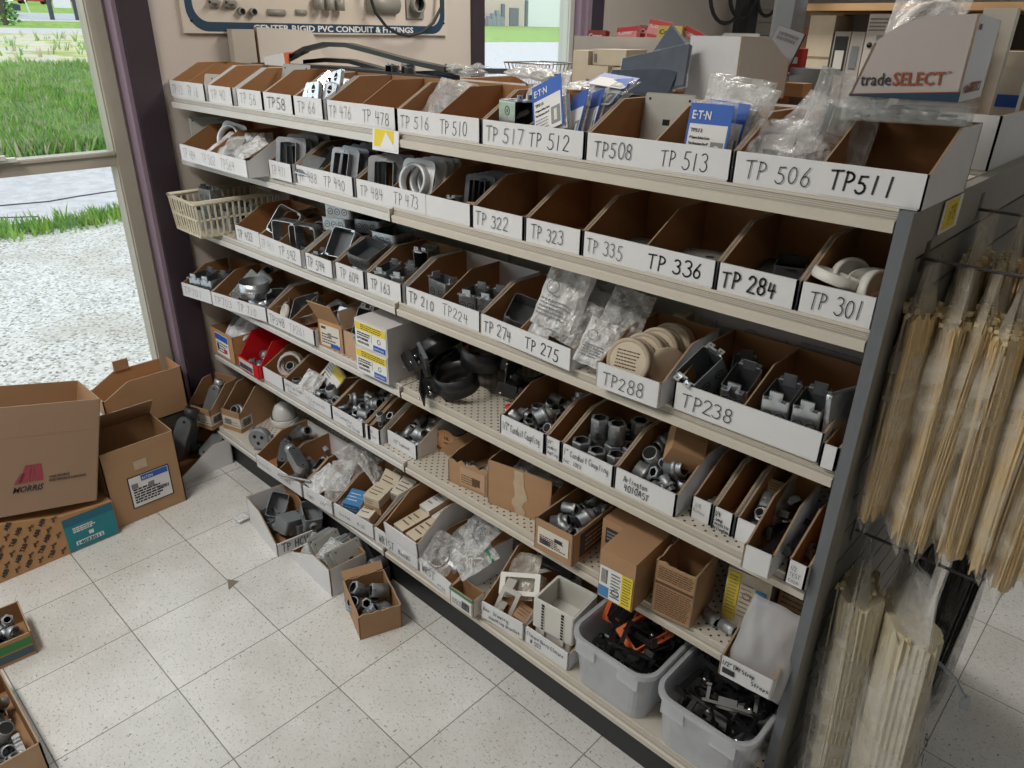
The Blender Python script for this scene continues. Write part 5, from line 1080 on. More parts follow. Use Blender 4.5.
# second row of bins facing the other way, seen over the front row
for k, (x0, x1, txt) in enumerate(((.62, .93, 'grey'), (.95, 1.25, 'pale'), (1.27, 1.56, 'cream'), (1.58, 1.88, 'white'), (1.90, 2.16, 'plain'))):
    lb = ['behind the black strips', 'behind the bin marked TP516', 'below the cream cartons', 'under the bagged grey plates', 'under the big white carton'][k]
    bin_at((x1, .865), (x0, .865), z1, txt+' card bin facing the other aisle, '+lb, [], (), h=.092, hf=.05, d=.38, group='bins facing the other aisle', name='parts_bin')
nput('bag_c', 'clear crumpled bag lying behind the TP510 bin', 'bag', (1.40, .34, z1+.108), (.05, .1, .3), scale=.9)
nput('bag_b', 'flattened clear bag lying behind the TP478 bin', 'bag', (1.16, .35, z1+.106), (.05, 0, 1.2), scale=.9)
nput('bag_d', 'milky bag slumped beside the cream cartons', 'bag', (1.53, .33, z1+.085), (.1, -.1, .2), scale=.6)
# cartons standing on the back row
zc = z1+.094
def carton_text(o, M, s, h, mt=INKBR, **k): return write(o, s, M, h, .0016, mt=mt, **k)
o = open_box('covers_carton', 'large grey-tan carton holding red packets on the back row', 'carton', (1.330, .585, zc), .02, .345, .16, .125, [GREYBOX, KRAFTIN, EDGE]); carton_text(o, FR(.05, .055), 'Outdoor Covers', .022, mt=INKG, width=.22)
carton_text(o, RS(.345) @ TR(.04, .03, 0), 'Out D', .028, mt=INKG)
for k, (x, y, z, s, mm, lb) in enumerate(((.045,.05,.105,.9,MAROON,'dark red packet standing at the left end of the grey-tan carton'), (.135,.07,.115,1.,PINKP,'red and white packet leaning in the grey-tan carton'), (.185,.10,.118,.95,MAROON,'dark red packet behind the leaning one'), (.235,.07,.13,1.05,PINKP,'tallest red and white packet in the grey-tan carton'), (.275,.06,.118,1.0,GOLDP,'gold packet among the red ones'), (.325,.09,.110,1.0,PINKP,'red and white packet at the right end of the grey-tan carton'))):
    t = thing('cover_packet', lb, 'packet', (1.330+x, .585+y, zc+z+.002), (1.35, .0 if k in (0, 4) else (-.2+.12*k), (-.1+.07*k)))
    MB().box(-.034, -.03, -.008, .034, .032, .008).build('packet_body', mm, t)
    printed(t, 'Cover', TR(-.028, .012, .008), .016, PAPER if mm is not GOLDP else INK, bold=.02, width=.05)
    if mm is PINKP: MB().box(-.034, .020, .0082, .034, .031, .0095).box(-.030, -.012, .0082, .01, -.004, .0095).build('header_band', REDP, t)
    else: printed(t, 'Two Cover', TR(-.028, -.012, .008), .010, PAPER if mm is not GOLDP else INK, width=.05)
for (x, y, z, w, d, h, lb) in ((1.434, .46, zc, .050, .10, .092, 'tall narrow cream carton at the left of the cream ones'), (1.487, .475, zc+.059, .105, .09, .037, 'long cream carton lying on the two small ones'), (1.488, .445, zc, .072, .12, .058, 'small cream carton under the long one'), (1.563, .46, zc, .05, .10, .056, 'small cream carton nearest the bagged plates')):
    o = closed_box('cream_carton', lb, 'carton', (x, y, z), 0, w, d, h, CREAMBOX)
    if 'long' in lb: panel(o, 'stamp', FR(), .006, .006, .014, .026, INKG)
wb = MB(); Mz = TR(.72, .93, z1+.004)
o = thing('wire_basket', 'small wire basket on the far edge of the top deck', 'basket', (.915, .80, z1+.002))
def wire_box(o, w, d, h, n, m, r=.0016, fl=.03):
    b = MB(); T_ = [(-fl,-fl,h),(w+fl,-fl,h),(w+fl,d+fl,h),(-fl,d+fl,h)]
    b.tube(T_, r*1.6, 5, 0, None, False, True); b.build('rim', WIRE, o); q = MB()
    for i in range(n+1):
        x = w*i/n; xt = -fl+(w+2*fl)*i/n
        q.tube([(xt,-fl,h),(x,0,0),(x,d,0),(xt,d+fl,h)], r, 4)
    for j in range(m+1):
        y = d*j/m; yt = -fl+(d+2*fl)*j/m
        q.tube([(-fl,yt,h),(0,y,0),(w,y,0),(w+fl,yt,h)], r, 4)
    q.build('wires', WIRE, o)
wire_box(o, .14, .12, .13, 12, 9)
FILMC = film('thin_film', (.75, .77, .80), .14, .1, .7, 10, .6)
def plate_bag(loc, rot, lab):
    rot = (RZ(rot[2]) @ RY(rot[1]) @ RX(rot[0])).to_euler()
    o = thing('plate_packet', lab, 'packet', loc, rot)
    MB().box(-.088, -.045, -.006, .088, .045, .006).build('plates', BLUEPL, o); b = MB(); pillow(b, .19, .102, .016, 8, 0, TR(0, 0, -.008), 10, .15); b.build('packet_film', FILMC, o)
plate_bag((1.762, .345, z1+.150), (1.15, -.20, .02), 'bagged blue-grey plates leaning against the big white carton')
plate_bag((1.722, .43, z1+.150), (1.25, -.95, .05), 'second bag of blue-grey plates, its corner pointing up behind the first')
plate_bag((1.745, .315, z1+.116), (.9, -.05, .02), 'third bag of blue-grey plates lying low under the leaning one')
o = thing('white_carton', 'big white open carton with a cut corner on the back row', 'carton', (1.815, .395, zc+.004), (0, 0, -.10))
b = MB(); b.slab([(0,0,0),(.135,0,0),(.135,0,.128),(0,0,.128)], .004, 0, 1, 2)
b.slab([(.137,0,0),(.137,.20,.0),(.137,.20,.075),(.137,.105,.128),(.137,0,.128)], .004, 3, 1, 2); b.slab([(0,.2,0),(0,0,0),(0,0,.128),(0,.105,.128),(0,.2,.075)], .004, 0, 1, 2); b.slab([(.137,.2,0),(0,.2,0),(0,.2,.075),(.137,.2,.075)], .004, 0, 1, 2); b.box(.004, .004, 0, .133, .196, .004, 1)
b.build('carton_body', [WHITE, BROWN, EDGE, mat('white_card_warm', (.60,.56,.52), .65, var=.04, scale=12)], o)
for k, (x, y, z, rx, rz) in enumerate(((1.872, .47, .178, 1.45, .05), (1.880, .50, .184, 1.4, -.1), (1.886, .53, .178, 1.45, .1))): nput('grey_plate', 'grey cover plate sticking out of the big white carton', 'plate', (x, y, z1+z), (rx, 0, rz), 'plates in the white carton', .85)
o = thing('display_card', 'grey display card leaning on the back of the big white carton', 'card', (1.922, .63, z1+.190), (1.35, .30, .25)); MB().box(-.032, -.055, -.004, .032, .055, .004).build('card', mat('display_grey', (.34,.34,.37), .5), o); b = MB(); lines(b, TR(0,0,.004), -.024, .026, .024, .046, 2, .007, random.Random(3)); b.build('card_print', INKG, o); MB().box(-.034, -.057, -.008, .034, .057, -.0042).build('backing', BLACKM, o)
put(MB().box(-.03, -.06, -.02, .03, .06, .02).box(-.034, -.064, -.022, .034, -.06, .022).mesh('grey_device', GREYP), 'grey_device', 'tall grey box standing behind the display card', 'box', (1.868, .75, z1+.260), (1.5, .0, .1), scale=(.7, 1.6, 1))
# organizer, printed carton and company at the end of the top shelf
o = thing('organizer_case', 'clear plastic organizer case lying across the end bins', 'case', (2.300, .066, z1+.1115), (0, 0, .29))
b = MB(); cup(b, [(x+.0925, y+.15) for x, y in rrect(.185, .30, .010)], .027, .002, 0, 0); b.build('case_base', ORGP, o)
b = MB(); b.add([(x+.0925, y+.15, .0275) for x, y in rrect(.189, .304, .010)]+[(x+.0925, y+.15, .0315) for x, y in rrect(.187, .302, .010)], [list(range(19, -1, -1)), list(range(20, 40))]+[(i, (i+1) % 20, (i+1) % 20+20, i+20) for i in range(20)]); b.build('lid', ORGP, o)
q = MB(); [q.box(.046*k, .005, .003, .046*k+.0015, .295, .026) for k in range(1, 4)]; [q.box(.004, .075*k, .003, .181, .075*k+.0015, .026) for k in range(1, 4)]; q.build('dividers', ORGP, o)
for k, (x, y) in enumerate(((.065,.03),(.078,.045),(.125,.04),(.165,.035),(.10,.055),(.025,.04),(.08,.11),(.15,.12))): nput('locknut' if k % 2 else 'bushing', 'small metal fitting inside the clear organizer case', 'fitting', (2.300+x*.958-y*.286, .066+y*.958+x*.286, z1+.1150), (0, 0, k), 'fittings in the organizer case', .75)
TSW = mat('printed_carton_grey', (.47,.42,.41), .45, var=.05, scale=5)
o = thing('printed_carton', 'white printed open carton with rust lettering on the organizer case', 'carton', (2.289, .118, z1+.1440), (0, 0, .06))
w_, d_, h_ = .159, .17, .119
b = MB(); b.slab([(0,0,0),(w_,0,0),(w_*.985,0,h_),(w_*.55,0,h_*.97),(w_*.33,0,h_*.86),(w_*.14,0,h_*.66)], .004, 0, 1, 2); b.slab([(w_,0,0),(w_,d_,0),(w_,d_,h_*.95),(w_,0,h_)], .004, 0, 1, 2); b.slab([(w_,d_,0),(0,d_,0),(w_*.14,d_,h_*.66),(w_,d_,h_*.95)], .004, 0, 1, 2); b.slab([(0,d_,0),(0,0,0),(w_*.14,0,h_*.66),(w_*.14,d_,h_*.66)], .004, 0, 1, 2); b.box(.004, .004, 0, w_-.004, d_-.004, .004, 1)
b.build('carton_body', [TSW, KRAFTL, EDGE], o)
MB().add([(0,-.0012,.0),(w_,-.0012,.0),(w_,-.0012,.014),(0,-.0012,.002)], [(0,1,2,3)]).build('dark_band', NAVY, o); MB().add([(0,-.0014,.002),(w_,-.0014,.014),(w_,-.0014,.0152),(0,-.0014,.0032)], [(0,1,2,3)]).build('rust_line', TSORANGE, o)
Mt = frame((.014, -.0012, .016), (1, 0, .06), (-.06, 0, 1)); printed(o, 'trade', Mt, .026, INK, width=.045, bold=.0); printed(o, 'SELECT', Mt @ TR(.048, 0, 0), .026, TSORANGE, width=.072, bold=.015)
printed(o, 'TM', Mt @ TR(.122, .016, 0), .004, TSORANGE)
printed(o, 'tradeSELECT', frame((w_+.0012, .02, .012), (0,1,-.0), (0,0,1)), .020, TSORANGE, width=.11, bold=.01); panel(o, 'mark', RS(w_), .014, .098, .024, .106, INKG)
# things right of the printed carton
o = closed_box('blue_band_carton', 'pale carton with a blue band beside the printed carton', 'carton', (2.30, .78, z1+.001), .1, .10, .09, .20, mat('pale_box', (.60,.58,.52), .6), seam=False); panel(o, 'blue_band', FR(), 0, .09, .10, .115, BLUE); panel(o, 'cap_band', FR(), 0, .17, .10, .2, PAPER2)
nput('condulet_dark', 'dark fitting propped upright beside the printed carton', 'fitting', (2.285, .66, z1+.16), (1.3, .2, .2), scale=1.2)
o = closed_box('tall_white_carton', 'tall white carton standing furthest along the deck by the end', 'carton', (2.31, .70, z1+.001), .1, .06, .05, .28, PAPER2, seam=False)
bin_at((2.437, .862), (2.24, .862), z1, 'white bin facing the other aisle beside the end panel', [], (), h=.10, hf=.05, d=.36, group='bins facing the other aisle')
# price tags
def price_tag(loc, rot, w, h, lab, yel, cat='tag'):
    o = thing('price_tag', lab, cat, loc, rot); MB().box(0, -.0015, 0, w, 0, h).build('tag_card', PAPER, o)
    b = MB(); b.box(yel[0]*w, -.0025, yel[1]*h, yel[2]*w, -.0016, yel[3]*h).build('yellow_field', YELLOW, o); return o
o = price_tag((1.166, -.004, 1.341), (-.1, 0, 0), .105, .053, 'yellow and white price tag hanging on the top shelf rail', (.08, .2, .8, .98)); MB().add([(.03,-.003,.004),(.10,-.003,.006),(.055,-.003,.048)], [(0,1,2)]).build('folded_corner', PAPER, o)
o = price_tag((XE+.0225, .155, 1.333), (0, 0, PI/2), .10, .054, 'yellow handwritten tag on the grey end panel', (.08, .1, .78, .98)); write(o, 'T8', frame((.03,-.003,.018), (1,0,0), (0,0,1)), .024, .0018); write(o, 'nose', frame((.012,-.003,.012), (0,0,1), (-1,0,0)) @ TR(.0,-.02,0), .008, .001)
# ---------------------------------------------------------------- second shelf contents
zt = z2+.0056
nput('grey_plate', 'dark grey plate standing against the wall end of the second shelf', 'plate', (.035, .10, zt+.06), (1.45, 0, 1.2))
nput('plaster_ring', 'white ring leaning in the wide bin of bagged hardware', 'ring', (.295, .045, zt+.058), (1.15, .15, .25))
for k, (x, y, z, rx, ry, rz) in enumerate(((.33,.03,.045,.5,.2,.1), (.40,.02,.050,.6,-.1,.5), (.47,.04,.048,.5,.2,-.3), (.52,.10,.050,.4,.1,.3), (.40,.10,.050,.6,0,1.), (.33,.12,.035,.3,.2,.2), (.46,.16,.04,.4,0,.6))):
    nput('bag_small' if k % 2 else 'bag_milky_small', 'clear bagged part heaped in the wide bin on the second shelf', 'bag', (x, y, z2+z), (rx, ry, rz), 'bagged parts in the wide bin')
for k in range(5): nput('mud_ring', 'steel mud ring standing in the bin marked TP471', 'ring', (.688, .045+.02*k, zt+.058), (1.35+.03*k, 0, .45+.05*k), 'mud rings in bin TP471')
for k in range(4): nput('mud_ring_dark', 'dark mud ring standing at the back of the bin marked TP471', 'ring', (.690, .150+.02*k, zt+.056), (1.4, 0, .3), 'dark rings in bin TP471')
for k in range(4): nput('mud_ring_dark', 'dark box cover lying aslant in the bin marked TP488', 'cover', (.822, .06+.04*k, zt+.040+.006*k), (.9+.05*k, .1, -.4), 'box covers in bin TP488')
nput('steel_plate', 'bright steel plate lying at the front of bin TP488', 'plate', (.815, .04, zt+.035), (.6, .1, .2), scale=.8)
for k in range(6): nput('mud_ring' if k < 2 else 'mud_ring_dark', ('bright mud ring at the front of the bin marked TP490' if k < 2 else 'dark mud ring leaning in the bin marked TP490'), 'ring', (.955, .05+.03*k, zt+.060), (1.3, .05*k, .2), 'bright rings in bin TP490' if k < 2 else 'dark rings in bin TP490')
for k in range(3): nput('mud_ring', 'steel mud ring standing in the front of the left cell of bin TP484', 'ring', (1.13, .05+.025*k, zt+.058), (1.35, 0, .5), 'mud rings in bin TP484')
nput('plaster_ring', 'big white round ring sticking up in the bin marked TP473', 'ring', (1.268, .055, zt+.062), (1.30, 0, .12))
for k in range(3): nput('plaster_ring', 'white ring behind the big front one in bin TP473', 'ring', (1.275, .085+.024*k, zt+.060), (1.30, 0, .2), 'rings in bin TP473')
nput('switch_box', 'bright small box lying in the unmarked cell beside bin TP473', 'box', (1.415, .055, zt+.022), (PI/2, 0, .3), scale=.55)
nput('box_tan', 'tan tab of card beside the bright small box', 'carton', (1.462, .06, zt+.02), (.3, 0, .4), scale=.45)
for k in range(5): nput('mud_ring_dark', 'dark thin ring standing on edge in the unmarked cell', 'ring', (1.440, .11+.02*k, zt+.050), (1.4, .0, .2), 'thin rings in the unmarked cell', .85)
for k in range(3): nput('grey_plate', 'flat plate lying at the bottom of the bin marked TP336', 'plate', (2.075+.01*k, .14, zt+.005*k), (0, 0, .2*k), 'flat plates in bin TP336')
nput('grey_plate', 'flat plate lying at the back of the bin marked TP322', 'plate', (1.60, .15, zt), (0, 0, .3))
for k in range(2): nput('steel_plate', 'flat plate at the bottom of the bin marked TP335', 'plate', (1.92, .15, zt+.0045*k), (0, 0, .3*k), 'flat plates in bin TP335')
for k in range(2): nput('mud_ring_dark', 'dark cover at the bottom of the bin marked TP284', 'cover', (2.235, .14+.01*k, zt+.02*k), (.05, 0, .3*k), 'dark covers in bin TP284')
nput('white_cap', 'round white cap lying on the front of bin TP301', 'cap', (2.352, .050, zt+.044), (-.25, .18, 0), scale=.9)
for k, (x, y, z, rx, rz) in enumerate(((2.350, .115, .045, 1.25, 1.0), (2.395, .10, .045, .35, .1), (2.405, .07, .045, 1.35, 1.3), (2.37, .17, .02, .1, .4))): nput('white_cap', 'round white cap heaped behind the front one in bin TP301', 'cap', (x, y, zt+z-.01), (rx, 0, rz), 'caps heaped in bin TP301', .85)
# ---------------------------------------------------------------- third shelf contents
zt = z3+.0056
bk = thing('plastic_basket', 'cream plastic laundry style basket at the wall end of the third shelf', 'basket', (.015, -.062, z3+.0006), (0, 0, -.02))
def slatted_basket(o, w, d, h, fl):
    B0 = [(0,0),(w,0),(w,d),(0,d)]; T0 = [(-fl,-fl),(w+fl,-fl),(w+fl,d+fl),(-fl,d+fl)]
    MB().box(0, 0, 0, w, d, .004).build('base', CREAMP, o)
    for s in range(4):
        b = MB(); p0, p1 = Vector((*B0[s], 0)), Vector((*B0[(s+1) % 4], 0)); q0, q1 = Vector((*T0[s], h)), Vector((*T0[(s+1) % 4], h)); L_ = (p1-p0).length; n = max(4, round(L_/.021))
        out = (p1-p0).cross(Vector((0,0,1))).normalized()*.0025
        def bar(u0, u1, v0, v1):
            c = [p0.lerp(p1, u).lerp(q0.lerp(q1, u), v) for u, v in ((u0,v0),(u1,v0),(u1,v1),(u0,v1))]; b.slab([x+out for x in c], .003, 0, 0, 0)
        for i in range(n+1): u = i/n; bar(max(0, u-.15/n), min(1, u+.15/n), 0, 1)
        for v0, v1 in ((0, .07), (.47, .53), (.92, 1.0)): bar(0, 1, v0, v1)
        b.build('slatted_side', CREAMP, o)
    b = MB(); b.tube([(x, y, h) for x, y in T0], .0065, 8, 0, None, False, True); b.build('rim', CREAMP, o)
slatted_basket(bk, .20, .30, .125, .010)
for k, (x, y, z, rz) in enumerate(((.075,.02,.008,.1),(.155,.03,.008,-.1),(.08,.12,.008,.2),(.16,.13,.008,0),(.11,.06,.078,.15))): nput('switch_box', ('steel box on top in the cream basket' if k == 4 else 'steel box at the bottom of the cream basket'), 'box', (x, y, z3+z), (0, 0, rz+PI/2), None if k == 4 else 'steel boxes in the basket', 1.1 if k < 4 else .95)
nput('extension_ring', 'tilted square steel ring at the left of bin TP592', 'ring', (.565, .065, zt+.062), (.95, .25, .2))
nput('square_box', 'square steel box lying behind the tilted ring', 'box', (.60, .165, zt+.045), (.3, .2, .3))
for k, (x, y) in enumerate(((.632,.045),(.672,.075),(.690,.14))): nput('extension_ring', 'rounded square steel ring standing on edge in bin TP592', 'ring', (x, y+.02, zt+.055), (PI/2, 0, .25+.1*k), 'rings standing in bin TP592')
nput('square_box', 'square steel box lying flat at the front of bin TP592', 'box', (.690, .085, zt), (0, 0, .2), scale=.6)
for i in range(2):
    for j in range(4 if i == 0 else 3): nput('square_box', 'square steel box in the stacks behind bin TP594', 'box', (.775+.112*i, .168+.012*i, zt+.0415*j+.002), (0, 0, .05*j+.2), 'stacked square boxes behind TP594')
nput('square_box', 'square steel box tipped forward in the bin marked TP594', 'box', (.848, .085, zt+.052), (1.0, 0, .15), scale=.92)
nput('switch_box', 'small bright steel box beside the tipped box in bin TP594', 'box', (.802, .045, zt+.004), (.0, 0, .5), scale=.6)
nput('square_box', 'square steel box perched on the bin marked TP604', 'box', (.998, .085, zt+.056), (.35, .10, .1), scale=.92)
for k in range(3): nput('steel_plate', 'flat steel plate under the perched box of bin TP604', 'plate', (.995, .080+.01*k, zt+.03+.006*k), (.30, .0, .1), 'plates in bin TP604')
for k in range(3): nput('square_box', 'dull square box at the back of the bin marked TP604', 'box', (1.0, .19, zt+.0415*k), (0, 0, .05*k), 'boxes at the back of TP604')
for k, (x, y, z, rx, rz) in enumerate(((1.118,.062,.0,.12,.2),(1.185,.070,.0,.05,.3),(1.20,.155,.0,0,.1),(1.125,.165,.0,0,.2))): nput('switch_box', 'steel switch box standing in the bin marked TP163', 'box', (x, y, zt+z), (rx, 0, rz), 'switch boxes in bin TP163', .9)
nput('switch_box', 'steel switch box on end at the back of bin TP163', 'box', (1.190, .140, zt+.075), (PI/2+.1, 0, .3), scale=.95)
nput('switch_box', 'single steel switch box in the bin marked TP210', 'box', (1.335, .085, zt), (0, 0, 1.45), scale=1.05)
for k in range(2): nput('switch_box', 'steel switch box in the bin marked TP224', 'box', (1.445+.066*k, .085+.015*k, zt), (0, 0, .25), 'switch boxes in bin TP224', 1.0)
nput('square_box', 'dark box slanting in the bin marked TP274', 'box', (1.628, .085, zt+.020), (.5, .3, .5), scale=.85)
def big_bag(loc, rot, s, seed, lab, logo=True, tint=FILMM):
    o = thing('parts_bag', lab, 'bag', loc, rot); b = MB(); pillow(b, .13, .17, .055, seed, 0, None, 14); b.build('bag_film', tint, o)
    if logo:
        q = MB(); r = random.Random(seed); M = TR(-.03, -.03, .052)
        q.lathe([(.016,0),(.0185,.0004),(.0185,.0006),(.016,.0006)], 16, 0, M @ TR(.0,.05,0)); lines(q, M, -.02, -.03, .06, .02, 5, .004, r, 0, 0.); q.build('bag_print', INKG, o)
    o.scale = (s, s, s); return o
big_bag((1.755, .085, z3+.120), (1.1, .15, .2), .88, 11, 'white printed plastic bag standing tallest in bin TP275')
big_bag((1.725, .070, z3+.062), (.8, -.1, -.2), .62, 12, 'milky plastic bag at the front of bin TP275', False)
big_bag((1.800, .075, z3+.075), (.9, .25, .2), .66, 13, 'plastic bag leaning at the right end of bin TP275', False, FILM)
big_bag((1.900, .115, z3+.105), (.9, .2, .3), .75, 14, 'clear plastic bag slumped beside bin TP275', False, FILM)
big_bag((1.890, .040, z3+.060), (.95, .20, .30), .62, 15, 'white printed plastic bag lying loose beside bin TP275')
big_bag((1.83, .16, z3+.11), (.7, .1, .1), 1., 16, 'grey plastic bag at the back between bins TP275 and TP288', False, FILMD)
for k, (x, y, z, rx, rz) in enumerate(((1.986,.036,.0505,1.25,.14),(1.990,.082,.0505,1.25,.14),(1.994,.128,.0505,1.25,.14),(1.998,.172,.0505,1.25,.14))): nput('spool', 'round tan spool with a printed face at the front of bin TP288' if k == 0 else 'round tan spool standing behind the front one in bin TP288', 'spool', (x, y, zt+z), (rx, 0, rz), None if k == 0 else 'spools in bin TP288', .92)
nput('tan_disc', 'plain tan disc leaning on the right side of bin TP288', 'disc', (2.046, .062, zt+.044), (1.25, 0, 1.05), scale=.88)
for k, (x, y, z, rx, ry, rz) in enumerate(((2.152,.095,.022,.65,.15,-.25),(2.205,.085,.010,.25,.05,.15))): nput('switch_box', 'steel switch box lying tilted on the left of bin TP238' if k == 0 else 'bright steel switch box tilted at the divider of bin TP238', 'box', (x, y, zt+z), (rx, ry, rz), None, 1.05)
nput('switch_box', 'dull switch box at the back of bin TP238', 'box', (2.17, .165, zt), (0, 0, .4))
for k in range(2): nput('switch_box', ('left','right')[k]+' of the two deep steel boxes in the blank fronted bin', 'box', (2.300+.062*k, .060+.005*k, zt+.004), (.10, 0, .12), None, (1., 1., 1.25))
nput('steel_plate', 'steel strip standing on edge next to the end post', 'plate', (2.416, .05, z3+.063), (PI/2-.1, 0, 1.25), scale=(.9, 1.1, 2.5))
o = closed_box('ceiling_box_carton', 'grey carton with an upside-down line drawing behind bin TP238', 'carton', (2.000, .262, z3+.001), .0, .43, .13, .128, mat('lilac_grey_card', (.42,.37,.36), .7, var=.05, scale=10), seam=False)
M = FR(); q = MB(); q.lathe([(.020,0),(.0212,0),(.0212,.0004),(.020,.0004)], 10, 0, M @ TR(.13, .085, .0004)); q.lathe([(.010,0),(.0108,0),(.0108,.0004),(.010,.0004)], 10, 0, M @ TR(.13, .085, .0004))
for (a, c, e, f) in ((.05,.092,.11,.0935),(.05,.077,.11,.0785),(.15,.092,.21,.0935),(.15,.077,.21,.0785),(.045,.065,.0465,.105),(.21,.065,.2115,.105),(.035,.08,.0365,.095)): q.box(a, c, 0, e, f, .0006, 0, M)
lines(q, M, .24, .05, .41, .115, 5, .0028, random.Random(5)); q.build('drawing_print', INKG, o)
printed(o, '181-2529', M @ TR(.09, .055, 0) @ RZ(PI), .014, INK, width=.05, bold=.02)
nput('box_cream', 'yellow edged box standing beside the grey drawn carton', 'carton', (1.975, .235, z3+.001), (0, 0, .1), scale=(.5, .6, 3.2))
# ---------------------------------------------------------------- fourth shelf contents
zt = z4+.0056
nput('switch_box', 'dark steel box standing in the bin marked TP701', 'box', (.062, -.020, zt+.0), (.05, 0, .3), scale=1.15)
nput('switch_box', 'second dark steel box behind the first in bin TP701', 'box', (.118, .005, zt+.0), (.0, 0, .25), scale=1.15)
nput('square_box', 'brownish square box at the back of bin TP701', 'box', (.085, .095, zt+.02), (.2, 0, .2), scale=.9)
for k in range(4): nput('steel_plate', 'steel blade shaped piece slanting in the bin marked TP703', 'plate', (.265+.014*k, .06+.01*k, zt+.06), (1.2, .7, .6), 'slanting steel pieces in bin TP703', (.5, 1.1, 1))
nput('switch_box', 'bright steel piece at the back of bin TP703', 'box', (.28, .14, zt+.045), (.4, .3, .2), scale=.8)
for k, (x, y, z) in enumerate(((.385,.035,.0),(.390,.032,.056),(.455,.10,.0),(.37,.145,.0))): nput('round_box', ('lower','upper')[k]+' of the two stacked round steel boxes in bin TP710' if k < 2 else 'round steel box behind the stack in bin TP710', 'box', (x, y, zt+z), (0, .03*k, .2*k), None if k < 2 else 'round boxes behind the stack')
nput('octagon_box', 'steel octagon box tilted beside the round stack', 'box', (.452, .058, zt+.025), (.5, .4, .3), scale=.8)
nput('square_box', 'beige steel box lying aslant in the bin marked TP348', 'box', (.592, .070, zt+.028), (.55, -.35, .55), scale=1.0)
nput('white_cap', 'white round piece at the front of bin TP348', 'cap', (.54, .045, zt+.03), (1.2, 0, -.3), scale=.7)
nput('plaster_ring', 'pale ring at the back of bin TP348', 'ring', (.66, .15, zt+.045), (.6, .2, 0), scale=.8)
for k in range(3): nput('octagon_box', 'steel octagon box at the back of the TP348 bin', 'box', (.54+.06*k, .175, zt+.004*k), (.1*k, 0, .3), 'boxes at the back of TP348', .8)
o = open_box('connector_carton', 'small kraft carton with an open lid flap and white label on the fourth shelf', 'carton', (.790, .012, z4+.001), .10, .118, .20, .098, [KRAFT2, KRAFTIN, EDGE], flaps=(('f', .075, 2.05),)); label_card(o, FR(), .012, .008, .105, .080, 2, ((.50, .0, .98, .16, BLUE), (.06, .80, .3, .92, INKBR), (.40, .42, .56, .66, INKG)), PAPER2)
nput('steel_plate', 'bright steel piece in the carton with the lid flap', 'plate', (.83, .09, z4+.085), (1.1, 0, .2), scale=.7)
o = open_box('plain_carton', 'plain tan open carton with a steel box in its mouth', 'carton', (.915, .022, z4+.001), .04, .118, .22, .085, [KRAFTL, KRAFTIN, EDGE], flaps=(('b', .06, 1.2), ('l', .06, 1.9)))
nput('switch_box', 'bright steel box lying in the mouth of the plain tan carton', 'box', (.955, .065, z4+.082), (1.15, .15, .4), scale=1.15)
for k in range(2):
    o = closed_box('conduit_body_carton', ('lower','upper')[k]+' of two white cartons with yellow and blue labels', 'carton', (1.040+.004*k, -.020, z4+.001+.087*k), .03, .148, .20, .0865, mat('white_carton_card', (.60,.58,.58), .6, var=.05, scale=8), seam=False)
    M = FR(); p = panel(o, 'printed_label', M, .004, .004, .144, .080, PAPER)
    MB().box(.006, .055, .0004, .142, .078, .0012, 0, M).build('yellow_band', YELLOW, p); MB().box(.085, .006, .0004, .140, .023, .0013, 0, M).build('blue_block', BLUE, p)
    q = MB(); r = random.Random(k); lines(q, M, .03, .058, .135, .076, 3, .0026, r, 0, .0014); lines(q, M, .012, .036, .075, .050, 2, .004, r, 0, .0012); bars(q, M, .012, .012, .065, .020, r); q.lathe([(.006,0),(.0075,.0003),(.006,.0003)], 12, 0, M @ TR(.112, .038, .0012)); q.box(.078, .026, .0006, .0788, .053, .0012, 0, M); q.build('label_print', INK, p)
    printed(p, 'LPC050M', M @ TR(.012, .026, .001), .010, INK, width=.050, bold=.02)
    printed(p, 'EATON', M @ TR(.092, .011, .0012), .008, PAPER, width=.040)
# black clamps
def pipe_clamp(loc, rot, lab, s=1.):
    o = thing('pipe_clamp', lab, 'clamp', loc, rot)
    b = MB(); b.lathe([(.056,0),(.060,0),(.060,.026),(.062,.029),(.060,.032),(.060,.056),(.056,.056)], 28, 0, None, True, True); b.build('band', BLACKP, o)
    f = MB()
    for s_ in (-1, 1): f.box(s_*.004-.0015, -.098, .004, s_*.004+.0015, -.058, .052); f.box(s_*.03-.028, -.101, .0, s_*.03+.028, -.097, .055)
    f.build('flange', BLACKP, o); q = MB()
    for z in (.010, .030):
        q.lathe([(0,-.012),(.005,-.012),(.005,-.007),(.0025,-.007),(.0025,.012),(.005,.012),(.005,.016),(0,.016)], 8, 0, TR(0, -.08, z) @ RY(PI/2))
    for x in (-.045, .045): q.lathe([(0,0),(.004,0),(.004,.003),(0,.003)], 8, 0, TR(x, -.108, .02) @ RX(PI/2))
    q.build('bolts', CHROME, o); MB().box(-.02, .0525, .012, .02, .0555, .034).build('orange_tag', ORANGE, o)
    o.scale = (s,)*3; return o
pipe_clamp((1.385, .075, z4+.026), (.22, .10, -.75), 'black pipe clamp at the front with an orange tag inside', 1.0)
pipe_clamp((1.425, .130, z4+.100), (.15, -.08, 1.9), 'black pipe clamp on top of the heap with an orange tag', 1.0)
pipe_clamp((1.300, .130, z4+.080), (.35, -.55, -.4), 'black pipe clamp leaning at the left of the heap', 1.)
pipe_clamp((1.258, .105, z4+.030), (.35, -.45, -.2), 'small black pipe clamp tipped at the left edge of the heap', .8)
pipe_clamp((1.330, .245, z4+.060), (.3, .1, 2.5), 'black pipe clamp in the dark behind the heap', 1.)
